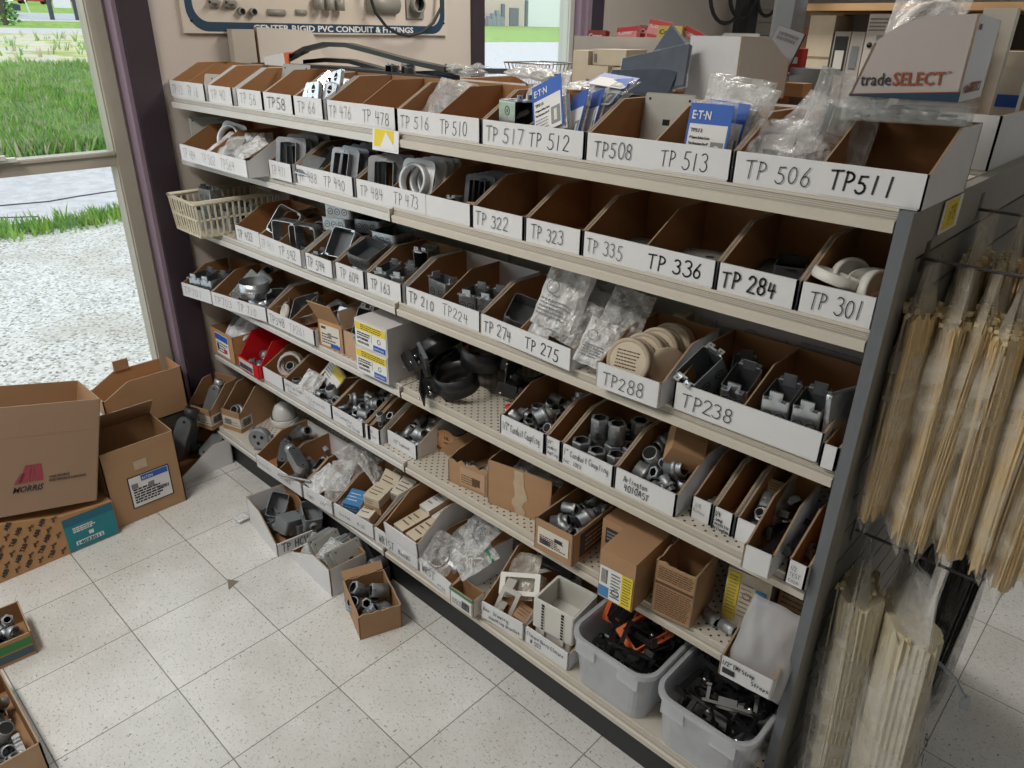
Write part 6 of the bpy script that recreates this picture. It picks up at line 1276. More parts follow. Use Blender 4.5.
pipe_clamp((1.520, .205, z4+.055), (.35, .2, .5), 'black pipe clamp behind the heap next to the half inch bin', 1.)
put(MB().box(-.030, -.005, 0, .030, .005, .080).lathe([(0,0),(.004,0),(.004,.003),(0,.003)], 8, 1, TR(0,-.005,.06) @ RX(PI/2)).mesh('steel_bracket', [GALVD, HOLE]), 'steel_bracket', 'grey steel bracket stuck up in the clamp heap', 'bracket', (1.262, .055, z4+.075), (.3, .5, -.3))
o = thing('small_can', 'small can with a red top beside the half inch bin', 'can', (1.572, .095, z4+.001)); MB().lathe([(0,0),(.015,0),(.015,.026),(0,.026)], 16, 0).build('can_body', PAPER, o); MB().lathe([(0,.0262),(.0155,.0262),(.0155,.031),(0,.031)], 16, 0).build('lid', REDP, o)
# bins of fittings
pile('r4_half', (1.622, 1.756, .022, .225, z4+.006), ['coupling_small', 'connector_big', 'connector', 'coupling_small'], 22, 'conduit_fitting', 'zinc fitting loose in the bin lettered 1/2 conduit coupling', 'fitting', 3)
o = closed_box('bronze_print_carton', 'kraft carton with dark script standing behind the 1/2 conduit coupling bin', 'carton', (1.665, .252, z4+.001), -.05, .15, .12, .122, KRAFT, seam=False); printed(o, 'Bronze', FR() @ TR(.035, .035, 0), .03, INKBR, width=.085, bold=.03, shear=.2); panel(o, 'arrow_mark', FR(), .07, .085, .10, .095, INKBR)
for k, (x, y) in enumerate(((1.850,.050),(1.902,.042),(1.945,.060),(1.862,.100),(1.912,.095),(1.952,.112),(1.872,.150),(1.920,.148),(1.95,.172),(1.845,.185),(1.895,.195),(1.945,.215))):
    up = k not in (0,); nput('coupling', 'large zinc coupling standing in the bin lettered 1 inch conduit coupling', 'coupling', (x, y, zt+(.0 if k < 9 else .0)), (0, 0, k), 'large couplings in the 1 inch bin', 1. if k % 3 else 1.05)
for k, (x, y) in enumerate(((1.868,.092),(1.915,.098),(1.950,.150))): nput('coupling', 'zinc coupling in the upper layer of the 1 inch bin', 'coupling', (x, y, zt+.0555), (0, 0, k*.3), 'upper couplings in the 1 inch bin', .98)
pile('r4_34', (1.772, 1.812, .022, .20, z4+.006), ['connector', 'locknut'], 6, 'conduit_fitting', 'zinc fitting in the narrow 3/4 coupling bin', 'fitting', 5)
pile('r4_4010', (1.985, 2.128, .022, .225, z4+.006), ['connector', 'connector', 'coupling_small', 'connector_big', 'locknut'], 30, 'conduit_fitting', 'dark zinc connector loose in the bin lettered 4010AST', 'fitting', 7)
o = closed_box('tossed_carton', 'small brown carton thrown into the bin lettered 4010AST', 'carton', (2.060, .068, z4+.085), 0, .075, .095, .06, KRAFT, rot=(.45, .30, .55))
pile('r4_n1', (2.164, 2.202, .06, .24, z4+.006), ['connector', 'locknut'], 6, 'conduit_fitting', 'small fitting in the first narrow bin', 'fitting', 9)
pile('r4_n3', (2.269, 2.310, .05, .24, z4+.006), ['connector', 'coupling_small'], 6, 'conduit_fitting', 'small fitting in the narrow bin with no writing', 'fitting', 10)
nput('box_tan', 'pale block with a dark hole lying in the narrow blank bin', 'block', (2.289, .13, zt+.045), (.4, .3, .6), scale=.55)
pile('r4_n4', (2.324, 2.372, .0, .19, z4+.006), ['black_arm', 'locknut', 'black_arm'], 9, 'conduit_fitting', 'black fitting in the narrow bin pulled forward', 'fitting', 11)
pile('r4_n5', (2.403, 2.433, .0, .19, z4+.006), ['locknut'], 5, 'conduit_fitting', 'black nut in the narrow bin against the end post', 'fitting', 12)
# ---------------------------------------------------------------- fifth shelf contents
zt = z5+.0056
o = open_box('blue_label_carton', 'kraft carton with a blue topped label at the wall end of the fifth shelf', 'carton', (.004, -.004, z5+.001), -.01, .188, .22, .112, [KRAFT2, KRAFTIN, EDGE]); label_card(o, FR(), .045, .010, .150, .100, 4, ((.02, .70, .98, .98, BLUE), (.08, .22, .22, .5, INK), (.60, .18, .85, .36, REDP)), PAPER)
nput('condulet_light', 'grey cast conduit body sticking out of the blue label carton', 'fitting', (.075, .085, z5+.085), (.9, .3, .6), scale=1.0)
nput('bag_milky_small', 'crumpled bag beside the cast body in the blue label carton', 'bag', (.135, .085, z5+.10), (.4, .1, .3), scale=1.1)
nput('condulet', 'dark conduit body behind in the blue label carton', 'fitting', (.085, .14, z5+.06), (.5, .2, .1), scale=.9)
rb = thing('red_bin', 'red plastic bin with a white bar-code label on the fifth shelf', 'bin', (.222, -.008, z5+.0008), (0, 0, -.02))
b = MB(); carton_bin(b, .158, .22, .135, .052, .07, .003); b.build('bin_body', [RED, RED, RED, RED], rb); p = label_card(rb, FR(), .012, .006, .120, .048, 6, (), mat('label_grey', (.50,.50,.50), .6), (.04, .1, .96, .6), 2)
pile('r5_red', (.232, .370, .01, .19, z5+.006), ['connector_big', 'connector', 'locknut'], 10, 'conduit_fitting', 'fitting in the red bin', 'fitting', 13)
nput('cable_coil', 'coil of pale cable standing in the plain white bin beside the red one', 'coil', (.468, .105, zt+.058), (1.15, .1, .45), scale=1.15)
nput('connector_big', 'shiny fitting in the middle of the pale cable coil', 'fitting', (.462, .095, zt+.03), (.8, .2, .3))
o = open_box('tipped_carton', 'open carton with a yellow and purple label tipped into the double bin', 'carton', (.640, .085, z5+.075), 0, .105, .075, .085, [KRAFTL, KRAFTIN, EDGE], rot=(-.55, .42, -.10), flaps=(('l', .07, 1.9), ('r', .07, 2.3)))
M = FR(); p = panel(o, 'printed_label', M, .004, .004, .101, .081, PAPER); MB().box(.035, .052, .0004, .100, .080, .0013, 0, M).build('yellow_band', YELLOW, p); MB().box(.060, .006, .0004, .096, .022, .0013, 0, M).build('purple_block', PURPLE, p); q = MB(); lines(q, M, .010, .025, .055, .078, 5, .004, random.Random(8)); q.build('label_print', INKG, p)
nput('bag_milky_small', 'crumpled clear bag hanging out under the tipped carton', 'bag', (.655, .045, z5+.055), (.7, .3, .4), scale=.8)
pile('r5_flex', (.545, .655, .015, .21, z5+.006), ['connector', 'connector_big'], 8, 'conduit_fitting', 'fitting in the left cell behind the tipped carton', 'fitting', 14)
pile('r5_dc', (.680, .820, .015, .21, z5+.006), ['connector_big', 'connector', 'connector'], 18, 'conduit_fitting', 'dark fitting in the right cell beside the tipped carton', 'fitting', 15)
pile('r5_half', (.842, 1.000, .012, .215, z5+.006), ['connector_big', 'connector', 'coupling_small', 'bushing'], 34, 'conduit_fitting', 'zinc fitting heaped in the bin lettered 1/2 connector', 'fitting', 16)
pile('r5_nar', (1.038, 1.078, .02, .12, z5+.006), ['connector', 'coupling_small'], 5, 'conduit_fitting', 'fitting in the narrow bin beside the half inch connectors', 'fitting', 17)
pile('r5_lock', (1.098, 1.228, .046, .25, z5+.006), ['bushing', 'coupling_small', 'coupling', 'bushing'], 20, 'bushing', 'round bushing in the bin lettered 1/2 locknut', 'bushing', 18)
o = open_box('printed_kraft_carton', 'orange kraft carton with black printing and a torn side', 'carton', (1.214, .118, z5+.001), .13, .132, .22, .080, [KRAFT2, KRAFTIN, EDGE], torn=.012)
q = MB(); M = FR(); [q.lathe([(.007,0),(.0085,.0004),(.007,.0005)], 10, 0, M @ TR(x, .060, .0004)) for x in (.022, .10)]; q.build('round_mark', INKBR, o); printed(o, 'UL', M @ TR(.052, .050, 0), .016, INKBR, width=.02); printed(o, 'LISTED', M @ TR(.050, .036, 0), .008, INKBR, width=.026); printed(o, 'Bronze', M @ TR(.02, .008, 0), .016, INKBR, width=.06, shear=.2)
pile('r5_prk', (1.222, 1.335, .135, .32, z5+.006), ['black_arm', 'locknut', 'connector'], 9, 'conduit_fitting', 'dark fitting in the orange printed carton', 'fitting', 19)
o = open_box('torn_carton', 'torn kraft carton with a ragged rim and faded label', 'carton', (1.392, .026, z5+.001), .14, .145, .20, .085, [KRAFT, KRAFTIN, EDGE], torn=.014, flaps=(('l', .03, 2.6),)); label_card(o, FR(), .045, .010, .135, .070, 9, ((.5, .2, .8, .6, INKBR),), KRAFTL, ink=INKBR)
pile('r5_torn', (1.405, 1.515, .06, .20, z5+.006), ['connector', 'locknut', 'bushing'], 12, 'conduit_fitting', 'dark fitting in the torn kraft carton', 'fitting', 20)
o = open_box('taped_carton', 'large kraft carton with a ragged strip of tape down its front', 'carton', (1.551, .030, z5+.001), .20, .200, .23, .140, [KRAFT, KRAFTIN, EDGE], notch=.05)
b = MB(); r = random.Random(2); pts = [(.085+r.uniform(-.006, .006), z/100*.138) for z in range(0, 101, 10)]; b.add([(x-.0, -.0012, z) for x, z in pts]+[(x+.034+r.uniform(-.006, .006), -.0012, z) for x, z in pts], [(i, i+11, i+12, i+1) for i in range(10)]); b.build('tape_strip', TAPE, o)
nput('bag_dark', 'grey plastic bag filling the large taped carton', 'bag', (1.655, .165, z5+.10), (.2, .1, .3), scale=1.3)
o = open_box('parts_label_carton', 'dark rimmed kraft carton with a white parts label', 'carton', (1.776, -.026, z5+.001), .05, .120, .22, .093, [KRAFT, KRAFTIN, EDGE]); label_card(o, FR(), .012, .020, .108, .074, 10, ((.55, .55, .80, .75, INK),), PAPER2, (.08, .12, .42, .42), 5); M = RS(.12); panel(o, 'dark_print', M, .03, .012, .20, .082, mat('faded_black_print', (.05,.045,.04), .7)); q = MB(); lines(q, M, .05, .02, .18, .075, 4, .006, random.Random(4), 0, .0012); q.build('print_lines', KRAFT, o)
pile('r5_lab', (1.786, 1.886, .0, .17, z5+.006), ['connector_big', 'coupling_small', 'connector', 'bushing'], 20, 'conduit_fitting', 'grey fitting in the dark rimmed carton', 'fitting', 21)
o = closed_box('black_patch_carton', 'brown carton with a black picture patch behind the tan one', 'carton', (1.926, .055, z5+.001), .04, .070, .16, .125, KRAFT); panel(o, 'black_patch', FR(), .012, .060, .058, .105, INK); q = MB(); lines(q, FR(), .016, .070, .054, .100, 3, .005, random.Random(3), 0, .0012); q.build('patch_print', GREYP, o)
o = closed_box('tan_label_carton', 'tan carton with blue, white and yellow label hanging over the fifth shelf', 'carton', (2.000, -.052, z5+.001), .06, .094, .165, .135, KRAFT)
M = FR(); p = panel(o, 'printed_label', M, .003, .004, .091, .092, PAPER); MB().box(.003, .006, .0005, .030, .036, .0013, 0, M).build('blue_block', BLUEL, p); MB().box(.062, .004, .0005, .091, .092, .0013, 0, M).build('yellow_band', YELLOW, p); q = MB(); r = random.Random(5); lines(q, M, .034, .012, .060, .085, 8, .0030, r, 0, .0014); bars(q, M, .008, .045, .026, .085, r); lines(q, M, .066, .010, .088, .088, 10, .0024, r, 0, .0015); q.lathe([(.009,0),(.0105,.0003),(.009,.0003)], 10, 0, M @ TR(.048, .030, .0014)); q.build('label_print', INK, p)
o = open_box('battered_carton', 'battered brown carton covered in small print', 'carton', (2.120, -.008, z5+.001), .10, .098, .12, .146, [KRAFT, KRAFTIN, EDGE], torn=.006, flaps=(('b', .045, 1.35), ('r', .085, -1.25)))
q = MB(); r = random.Random(12); M = FR(); lines(q, M, .008, .008, .092, .082, 12, .0024, r, 0, .0006, .9); lines(q, M, .008, .100, .092, .136, 6, .0024, r, 0, .0006, .9); q.box(.004, .086, 0, .094, .092, .0006, 0, M); q.build('small_print', INKBR, o)
o = closed_box('yellow_strip_carton', 'cream carton with yellow strip and blue patch at the back of the fifth shelf', 'carton', (2.245, .088, z5+.001), .10, .098, .11, .142, CREAMBOX)
M = FR(); MB().box(.003, .010, 0, .030, .136, .0008, 0, M).build('yellow_band', YELLOW, o); MB().box(.066, .068, 0, .090, .112, .0008, 0, M).build('blue_patch', BLUEL, o); q = MB(); lines(q, M, .034, .02, .062, .12, 8, .003, random.Random(7)); lines(q, M, .006, .02, .028, .13, 12, .003, random.Random(8), 0, .0012); q.lathe([(.008,0),(.0095,.0003),(.008,.0003)], 10, 0, M @ TR(.049, .085, .0012)); q.build('label_print', INKG, o)
o = closed_box('end_brown_carton', 'brown printed carton at the back beside the end post', 'carton', (2.350, .125, z5+.001), .02, .080, .10, .135, KRAFT); q = MB(); lines(q, FR(), .008, .02, .072, .125, 8, .004, random.Random(9)); q.build('small_print', INKBR, o)
for k, (x, y) in enumerate(((2.236, .062), (2.262, .055))): nput('coupling_small', 'shiny short pipe fitting lying loose on the fifth shelf', 'fitting', (x, y-.0, z5+.014), (PI/2, 0, 1.2+.3*k), 'loose fittings on the fifth shelf')
t = bin_at((2.323, -.060), (2.434, -.050), z5-.006, 'cream fronted strap bin hung over the edge at the end post', [('1/2" EMT Strap', .05, .62, .034, .011, .0016), ('Straps', .62, .34, .016, .010, .0015)], hf=.052, h=.07, d=.19, pitch=.05)
panel(t, 'scribbled_out', frame((0,-.0014,0), (1,0,0), (0,0,1)), .008, .012, .034, .026, INK)
o = thing('frosted_bag', 'frosted plastic bag standing open in the strap bin', 'bag', (2.385, .02, z5+.060), (1.15, .1, .15)); b = MB(); pillow(b, .120, .19, .05, 31, 0, None, 16, .35); b.s = [True]*len(b.f); b.build('bag_film', mat('frosted_sheet', (.60,.60,.62), .35, var=.1, scale=12, bump=.3, bscale=20, trans=.45), o)
o = put(MB().add([(0,0,0),(.03,.004,0),(.034,-.006,.05),(.026,.006,.10),(-.004,.006,.10),(.002,-.008,.05)], [(0,1,2,5),(5,2,3,4)]).add([(0,.001,0),(.03,.005,0),(.034,-.005,.05),(.026,.007,.10),(-.004,.007,.10),(.002,-.007,.05)], [(5,2,1,0),(4,3,2,5)]).mesh('paper_slip', PAPER), 'paper_slip', 'curled white paper slip sticking up beside the frosted bag', 'paper', (2.318, -.02, z5+.034), (0, .2, .1))
pile('r5_strap', (2.333, 2.428, -.045, .10, z5+.004), ['strap', 'strap', 'locknut'], 8, 'conduit_strap', 'wire strap in the bin lettered EMT strap', 'strap', 23)
# ------------------------------------------------------------------ bottom deck contents
zt = z6+.0056
def kraft_bin(P0, yaw, w, d, lab, z=z6):
    t = thing('kraft_bin', lab, 'bin', (P0[0], P0[1], z+.0008), (0, 0, yaw), 'kraft bins'); del t['group']
    b = MB(); carton_bin(b, w, d, .165, .088, .10, back=1); b.build('bin_body', [KRAFT, KRAFTIN, EDGE, KRAFT], t)
    M = FR(); p = label_card(t, M, .004, .018, w+.0005, .062, 3, ((.15, .25, .50, .75, INKG),), PAPER2, None, 2); p2 = label_card(t, RS(w), 0, .018, .060, .062, 4, (), PAPER2, (.2, .15, .9, .85), 3); MB().box(-.001, -.0016, 0, w+.001, -.0002, .014).build('orange_base_print', KRAFT2, t)
    return t
kraft_bin((.022, -.158), .30, .125, .165, 'kraft bin with a bar-code label nearest the window wall on the bottom deck')
nput('condulet_light', 'bright metal elbow standing in the kraft bin nearest the window wall', 'fitting', (.075, -.06, z6+.085), (1.1, .2, .5), scale=1.1)
kraft_bin((.150, -.078), .28, .100, .20, 'second kraft bin with a bar-code label on the bottom deck')
for k in range(2): nput('connector_big', 'metal fitting in the second kraft bin', 'fitting', (.185-.01*k, .0+.04*k, z6+.055), (1., .3, .4*k), 'fittings in the second kraft bin', 1.2)
o = thing('meter_hub', 'round grey cast hub with holes standing at the front of the bottom deck', 'hub', (.405, -.055, z6+.046), (PI/2-.15, 0, .55))
b = MB(); b.lathe([(0,-.02),(.038,-.02),(.042,-.012),(.042,.012),(.036,.018),(.030,.014),(0,.014)], 26, 0); b.build('hub_body', GREYC, o)
b = MB(); [b.disc(.0075, .0145, 12, 0, TR(.017*math.cos(a), .017*math.sin(a), 0)) for a in (.5, 2.6, 4.7)]; b.build('holes', HOLE, o); b = MB(); [b.box(.040, -.008, -.01, .052, .008, .01, 0, RZ(a)) for a in (.2, 2.3, 4.4)]; b.build('lugs', GREYC, o)
o = thing('dome_lamp', 'white dome shaped cover standing behind the grey hub', 'dome', (.285, .120, z6+.001)); MB().lathe([(0,.0),(.055,.0),(.058,.004),(.058,.026),(.054,.030)], 28, 0).build('collar', PVCW, o); MB().lathe([(.048,.029),(.046,.052),(.034,.078),(.018,.090),(0,.093)], 28, 0).build('dome', mat('dome_white', (.66,.67,.66), .22), o)
o = thing('steel_cover', 'bright round steel cover leaning behind the first bin of cast bodies', 'cover', (.385, .120, z6+.012), (.3, .1, 0)); MB().lathe([(0,.0),(.050,.0),(.052,.006),(.040,.018),(.015,.024),(0,.025)], 26, 0).build('cover_shell', CHROME, o)
for k, (kd, x, y, z, rx, ry, rz, s) in enumerate((('condulet_dark', .585, -.045, .030, .3, .2, .9, .9), ('condulet', .560, .030, .045, .5, .3, -1.2, 1.0), ('condulet_dark', .61, .005, .02, .2, -.3, .3, .9))): nput(kd, ('dark conduit body at the front of the first cast body cell','big grey conduit body lying on top in the first cell','dark conduit body low in the first cell')[k], 'fitting', (x, y, z6+z), (rx, ry, rz), None, s)
nput('condulet_light', 'pale cast conduit body with an open slot at the front of the second cell', 'fitting', (.735, -.055, z6+.050), (.15, .25, 1.35), scale=1.05)
nput('condulet_light', 'pale cast body under the slotted one', 'fitting', (.730, -.050, z6+.010), (.1, .1, 1.2), scale=1.0)
o = thing('finned_fitting', 'bright steel finned connector standing in the second cell', 'fitting', (.745, .045, z6+.02), (.35, .15, -.2)); b = MB(); b.box(-.02, -.012, 0, .02, .012, .05); [b.box(-.026, -.016, .008+.012*i, .026, .016, .014+.012*i) for i in range(3)]; b.build('fitting_body', mat('blue_steel', (.42,.52,.60), .25, .9), o); MB().box(-.012, -.008, .05, .012, .008, .105).build('stem', CHROME, o)
nput('switch_box', 'bright blue-grey block beside the finned connector', 'block', (.775, .0, z6+.02), (.4, .2, .4), scale=.7)
put(MB().tube([(-.07,0,0),(.07,.01,.012)], .0045, 8, 0).mesh('steel_rod', ZINC), 'steel_rod', 'thin grey rod lying across the front of the cast body bin', 'rod', (.772, -.135, z6+.062), (0, 0, .25))
for k, (x, y, z, sd, s, fm) in enumerate(((.850, -.06, .055, 41, .62, FILMM), (.900, -.02, .075, 42, .70, FILM), (.930, -.075, .05, 43, .55, FILM), (.86, .06, .085, 44, .75, FILM), (.945, .05, .095, 45, .7, FILMM), (.90, .11, .10, 46, .75, FILM))): big_bag((x, y, z6+z), (.4+.1*k, .2*(-1)**k, .5*k), s, sd, ('milky crumpled bag at the left front of the bag bin','clear crumpled bag in the middle of the bag bin','small clear bag at the right front of the bag bin','clear bag at the back left of the bag bin','milky bag spilling towards the little cartons','clear bag furthest back in the bag bin')[k], False, fm)
nput('condulet', 'blue-grey cast piece behind the bags on the bottom deck', 'fitting', (.83, .14, z6+.09), (.6, .3, 1.), scale=1.)
for k, (kd, x, y, z, rx, ry, rz, lb) in enumerate((('box_blue', 1.015, -.035, .022, .2, .1, .5, 'small blue and white carton at the front of the carton bin'), ('box_white', 1.075, -.040, .010, .12, .0, .35, 'small white carton at the right front of the carton bin'), ('box_tan', 1.070, -.015, .036, .1, .05, .3, 'tan carton under the top cream one'), ('box_cream', 1.080, -.005, .070, .15, .05, .25, 'cream carton on top of the small carton pile'), ('box_cream', 1.020, .055, .075, .9, .2, .3, 'cream carton standing on end behind the pile'), ('box_white', 1.095, .075, .075, .25, .15, .3, 'white carton lying behind the top cream one'), ('box_cream', 1.055, .125, .08, .6, .2, .2, 'cream carton at the back of the carton bin'), ('box_cream', 1.12, .15, .085, .2, .1, .2, 'carton with a dark end at the back right of the carton bin'), ('box_tan', 1.005, .03, .01, .1, 0, .2, 'tan carton low at the left of the carton bin'))): nput(kd, lb, 'carton', (x, y, z6+z), (rx, ry, rz))
t = bin_at((1.236, -.100), (1.392, -.100), z6+.060, 'white bin of long cartons sitting tilted on the bin lettered WRIST', [], (), hf=.050, h=.105, d=.23, pitch=.10)
for k, (kd, x, y, z, lb) in enumerate((('box_long', 1.285, -.030, .078, 'cream and orange long carton at the left front of the tilted bin'), ('box_long', 1.345, -.032, .068, 'cream and orange long carton at the right front of the tilted bin'), ('box_whitep', 1.295, .075, .090, 'white printed long carton at the back left of the tilted bin'), ('box_whitep', 1.352, .072, .084, 'white printed long carton at the back right of the tilted bin'))): nput(kd, lb, 'carton', (x, y, z6+z), (.12, .0, -.1+.02*k))
nput('box_tan', 'tan carton lying in the WRIST bin under the tilted one', 'carton', (1.31, -.05, zt), (0, 0, .3), scale=.8)
nput('bag_b', 'clear bag stuffed at the end of the WRIST bin', 'bag', (1.335, -.055, zt+.022), (.1, .1, .4), scale=.55)
o = thing('clear_lid', 'bundle of clear crumpled plastic in the WRST bin', 'bag', (1.440, -.045, z6+.055), (.4, .2, .3)); b = MB(); pillow(b, .10, .12, .06, 51, 0, None, 12, .8); b.build('bag_film', FILM, o); b = MB(); b.lathe([(.03,0),(.034,.004),(.030,.008)], 20, 0, TR(0,-.02,.04)); b.build('ring', CHROME, o)
nput('bag_small', 'small clear bag behind the crumpled plastic in the WRST bin', 'bag', (1.43, .06, z6+.05), (.4, .1, .9), scale=1.1)
def zip_bag(loc, rot, lab, sd, s):
    o = thing('zip_bag', lab, 'bag', loc, rot); b = MB(); pillow(b, .16, .17, .06, sd, 0, None, 14, .7); b.build('bag_film', FILM, o)
    MB().box(-.078, .050, .034, .078, .060, .042).build('green_zip', GREENB, o); q = MB(); r = random.Random(sd)
    for k in range(9): q.tube([(r.uniform(-.05,.05), r.uniform(-.06,.03), .03+r.uniform(-.012,.012)), (r.uniform(-.05,.05), r.uniform(-.06,.03), .03+r.uniform(-.012,.012)), (r.uniform(-.05,.05), r.uniform(-.06,.03), .03+r.uniform(-.012,.012))], .004, 5)
    q.build('bagged_cords', [BLACKM if sd == 61 else PVCW][0], o); o.scale = (s,)*3
zip_bag((1.520, .060, z6+.135), (.75, .10, -.35), 'zip bag of dark cords with a green strip, the upper one', 61, .80)
zip_bag((1.545, -.010, z6+.082), (.40, .1, -.35), 'zip bag of white pieces with a green strip, the lower one', 62, .72)
nput('bag_small', 'clear scrap of bag between the zip bags and the crumpled plastic', 'bag', (1.470, -.02, z6+.05), (.6, .3, .1), scale=.7)
o = open_box('bar_code_carton', 'small white and green carton with a bar-code standing before the bracket bin', 'carton', (1.549, -.118, z6+.001), .02, .092, .05, .058, [PAPER2, KRAFTIN, EDGE]); label_card(o, FR(), .006, .006, .086, .046, 14, (), PAPER, (.55, .10, .92, .80), 4); panel(o, 'green_edge', FR(), 0, .050, .092, .058, GREENB)
put(MB().slab([(0,0,0),(.004,.25,0),(.004,.25,.16),(.002,.13,.16),(0,.02,.06)], .004, 0, 0, 1).mesh('brown_board', [BROWN, EDGE]), 'brown_board', 'tall brown cardboard wall standing between the zip bags and the brackets', 'card', (1.650, -.078, z6+.002))
def drop_frame(loc, rot, lab, s=1.):
    o = thing('drop_in_bracket', lab, 'bracket', loc, rot); b = MB(); plate_ring(b, rrect(.060, .115, .004), rrect(.036, .085, .003), 0, .006); b.build('face_ring', PVCW, o)
    for y in (-.052, .052): MB().box(-.028, y-.004, -.055, .0, y+.004, 0).build('arm', PVCW, o)
    o.scale = (s,)*3
drop_frame((1.742, -.005, z6+.115), (.25, .75, -.95), 'white slotted bracket lying on top of the bracket bin')
drop_frame((1.705, -.050, z6+.062), (1.5, .3, .4), 'white bracket lying at the front of the bracket bin', .9)
drop_frame((1.760, .075, z6+.105), (.2, .5, -.6), 'white bracket behind the slotted one', .9)
o = thing('green_packet', 'black packet with a green band at the back of the bracket bin', 'packet', (1.725, .10, z6+.130), (.5, .1, .25)); MB().box(-.055, -.05, 0, .055, .035, .022).build('packet_body', BLACKM, o); MB().box(-.0555, .035, -.0002, .0555, .055, .0222).build('green_band', mat('lime_print', (.17,.30,.03), .5), o)
big_bag((1.705, .03, z6+.09), (.7, -.3, .2), .75, 71, 'clear bag lying behind the front bracket', False, FILMY)
nput('box_tan', 'tan card block under the slotted bracket', 'card', (1.755, -.04, z6+.03), (.2, .4, .3), scale=.7)
PB = MB(); cup(PB, rrect(.115, .105, .006), .075, .0025, 0, 0); plate_ring(PB, rrect(.125, .115, .006), rrect(.112, .102, .005), .0605, .0735)
for s in (-1, 1): PB.box(s*.03-.006, -.0585, .045, s*.03+.006, -.0525, .0605); PB.box(s*.03-.004, -.0592, .064, s*.03+.004, -.0575, .070, 1)
PBM = PB.mesh('plastic_tray', [PVCW, HOLE])
for k in range(9): put(PBM, 'plastic_tray', 'topmost white plastic box of the front nested stack' if k == 8 else 'white plastic box nested below the topmost of the front stack', 'box', (1.872, -.005, z6+.002+.0095*k), (0, 0, .10), None if k == 8 else 'nested white boxes')
put(PBM, 'plastic_tray', 'white plastic box standing behind the nested stack', 'box', (1.868, .128, z6+.0195), (0, 0, .10)); put(PBM, 'plastic_tray', 'white plastic box below the one behind the nested stack', 'box', (1.868, .128, z6+.009), (0, 0, .10))
# tubs
def tub(x0, y0, w, d, h, lab):
    o = thing('storage_tub', lab, 'tub', (x0+w/2, y0+d/2, z6+.001)); b = MB(); tp = .016; k = 6
    P0 = rrect(w-2*tp, d-2*tp, .035, k); P1 = rrect(w, d, .045, k); n = len(P0); t = .0025
    vs = [(x, y, 0) for x, y in P0]+[(x, y, h) for x, y in P1]+[(x*(1-2*t/w), y*(1-2*t/d), h) for x, y in P1]+[(x*(1-2*t/w), y*(1-2*t/d), t) for x, y in P0]; fs = []
    for i in range(n):
        j = (i+1) % n
        for s in range(3): fs.append((i+s*n, j+s*n, j+(s+1)*n, i+(s+1)*n))
    fs += [list(range(n-1, -1, -1)), list(range(3*n, 4*n))]; b.add(vs, fs, 0, None, False); b.build('tub_body', TUBP, o)
    q = MB(); P2 = rrect(w+.010, d+.010, .048, k); plate_ring(q, P2, [(x*(1-.010/w), y*(1-.010/d)) for x, y in P1], h-.010, h+.003); q.build('rim', TUBP, o)
    for s in (-1, 1): MB().box(s*w*.27-.028, -d/2-.002, h-.045, s*w*.27+.028, -d/2+.004, h-.008).build('latch_ledge', TUBP, o)
    return o
tub(1.958, -.098, .228, .33, .155, 'frosted tub of black brackets beside the nested white boxes')
tub(2.205, -.104, .226, .33, .155, 'frosted tub of black brackets at the end post')
pile('tub_a', (1.985, 2.160, -.07, .20, z6+.010), ['bracket_frame', 'black_arm', 'black_arm', 'bracket_frame', 'black_arm'], 46, ['mounting_bracket', 'bracket_arm', 'bracket_arm', 'mounting_bracket', 'bracket_arm'], 'black plastic bracket piece heaped in the tub beside the nested white boxes', 'bracket', 31)
pile('tub_b', (2.232, 2.405, -.075, .20, z6+.010), ['bracket_frame', 'black_arm', 'bracket_frame', 'black_arm', 'bracket_frame'], 46, ['mounting_bracket', 'bracket_arm', 'mounting_bracket', 'bracket_arm', 'mounting_bracket'], 'black plastic bracket piece heaped in the tub at the end post', 'bracket', 32)
nput('bracket_frame_orange', 'orange bracket standing against the back left corner of the first tub', 'bracket', (2.010, .060, z6+.165), (1.15, .15, .25), scale=1.05)
nput('bracket_frame_orange', 'orange bracket lying on the black heap in the first tub', 'bracket', (2.115, .020, z6+.140), (.35, .25, -.35))
nput('bracket_frame', 'black bracket lying on the orange one in the first tub', 'bracket', (2.090, .000, z6+.158), (.45, .3, .4), scale=.85)
# ------------------------------------------------------------------ on the floor by the shelf
t = bin_at((.842, -.265), (.861, -.120), .0, 'white bin of grey plastic boxes on the floor beneath the deck edge', [('TP HCV', .12, .66, .012, .030, .0030)], (), hf=.050, h=.112, d=.245, slope=.13, back=0)
GB = MB(); cup(GB, rrect(.062, .09, .008), .05, .003); GB.box(-.034, -.02, .035, -.030, .02, .056); GB.box(.030, -.02, .035, .034, .02, .056); GB.lathe([(.014,0),(.014,.012),(.010,.012),(.010,.002)], 12, 0, TR(0, -.045, .025) @ RX(PI/2)); GBM = GB.mesh('plastic_box', GREYP)
for k, (x, y, z, rx, ry, rz, lb) in enumerate(((.768, -.172, .066, 2.8, .1, .2, 'upturned grey plastic box at the front of the floor bin'), (.690, -.150, .050, .9, .3, .8, 'grey plastic box with a curved back in the floor bin'), (.770, -.135, .050, .3, .1, 1.2, 'grey plastic box at the right of the floor bin'), (.700, -.200, .010, 0, 0, 1.5, 'grey plastic box at the bottom left of the floor bin'), (.790, -.170, .008, 0, 0, 1.6, 'grey plastic box at the bottom front of the floor bin'))): put(GBM, 'plastic_box', lb, 'box', (x, y, z), (rx, ry, rz))
t = bin_at((.885, -.098), (.876, -.232), .0, 'white tray of blank plates on the floor before the kick plate', [], (), hf=.028, h=.105, d=.262, slope=.16)
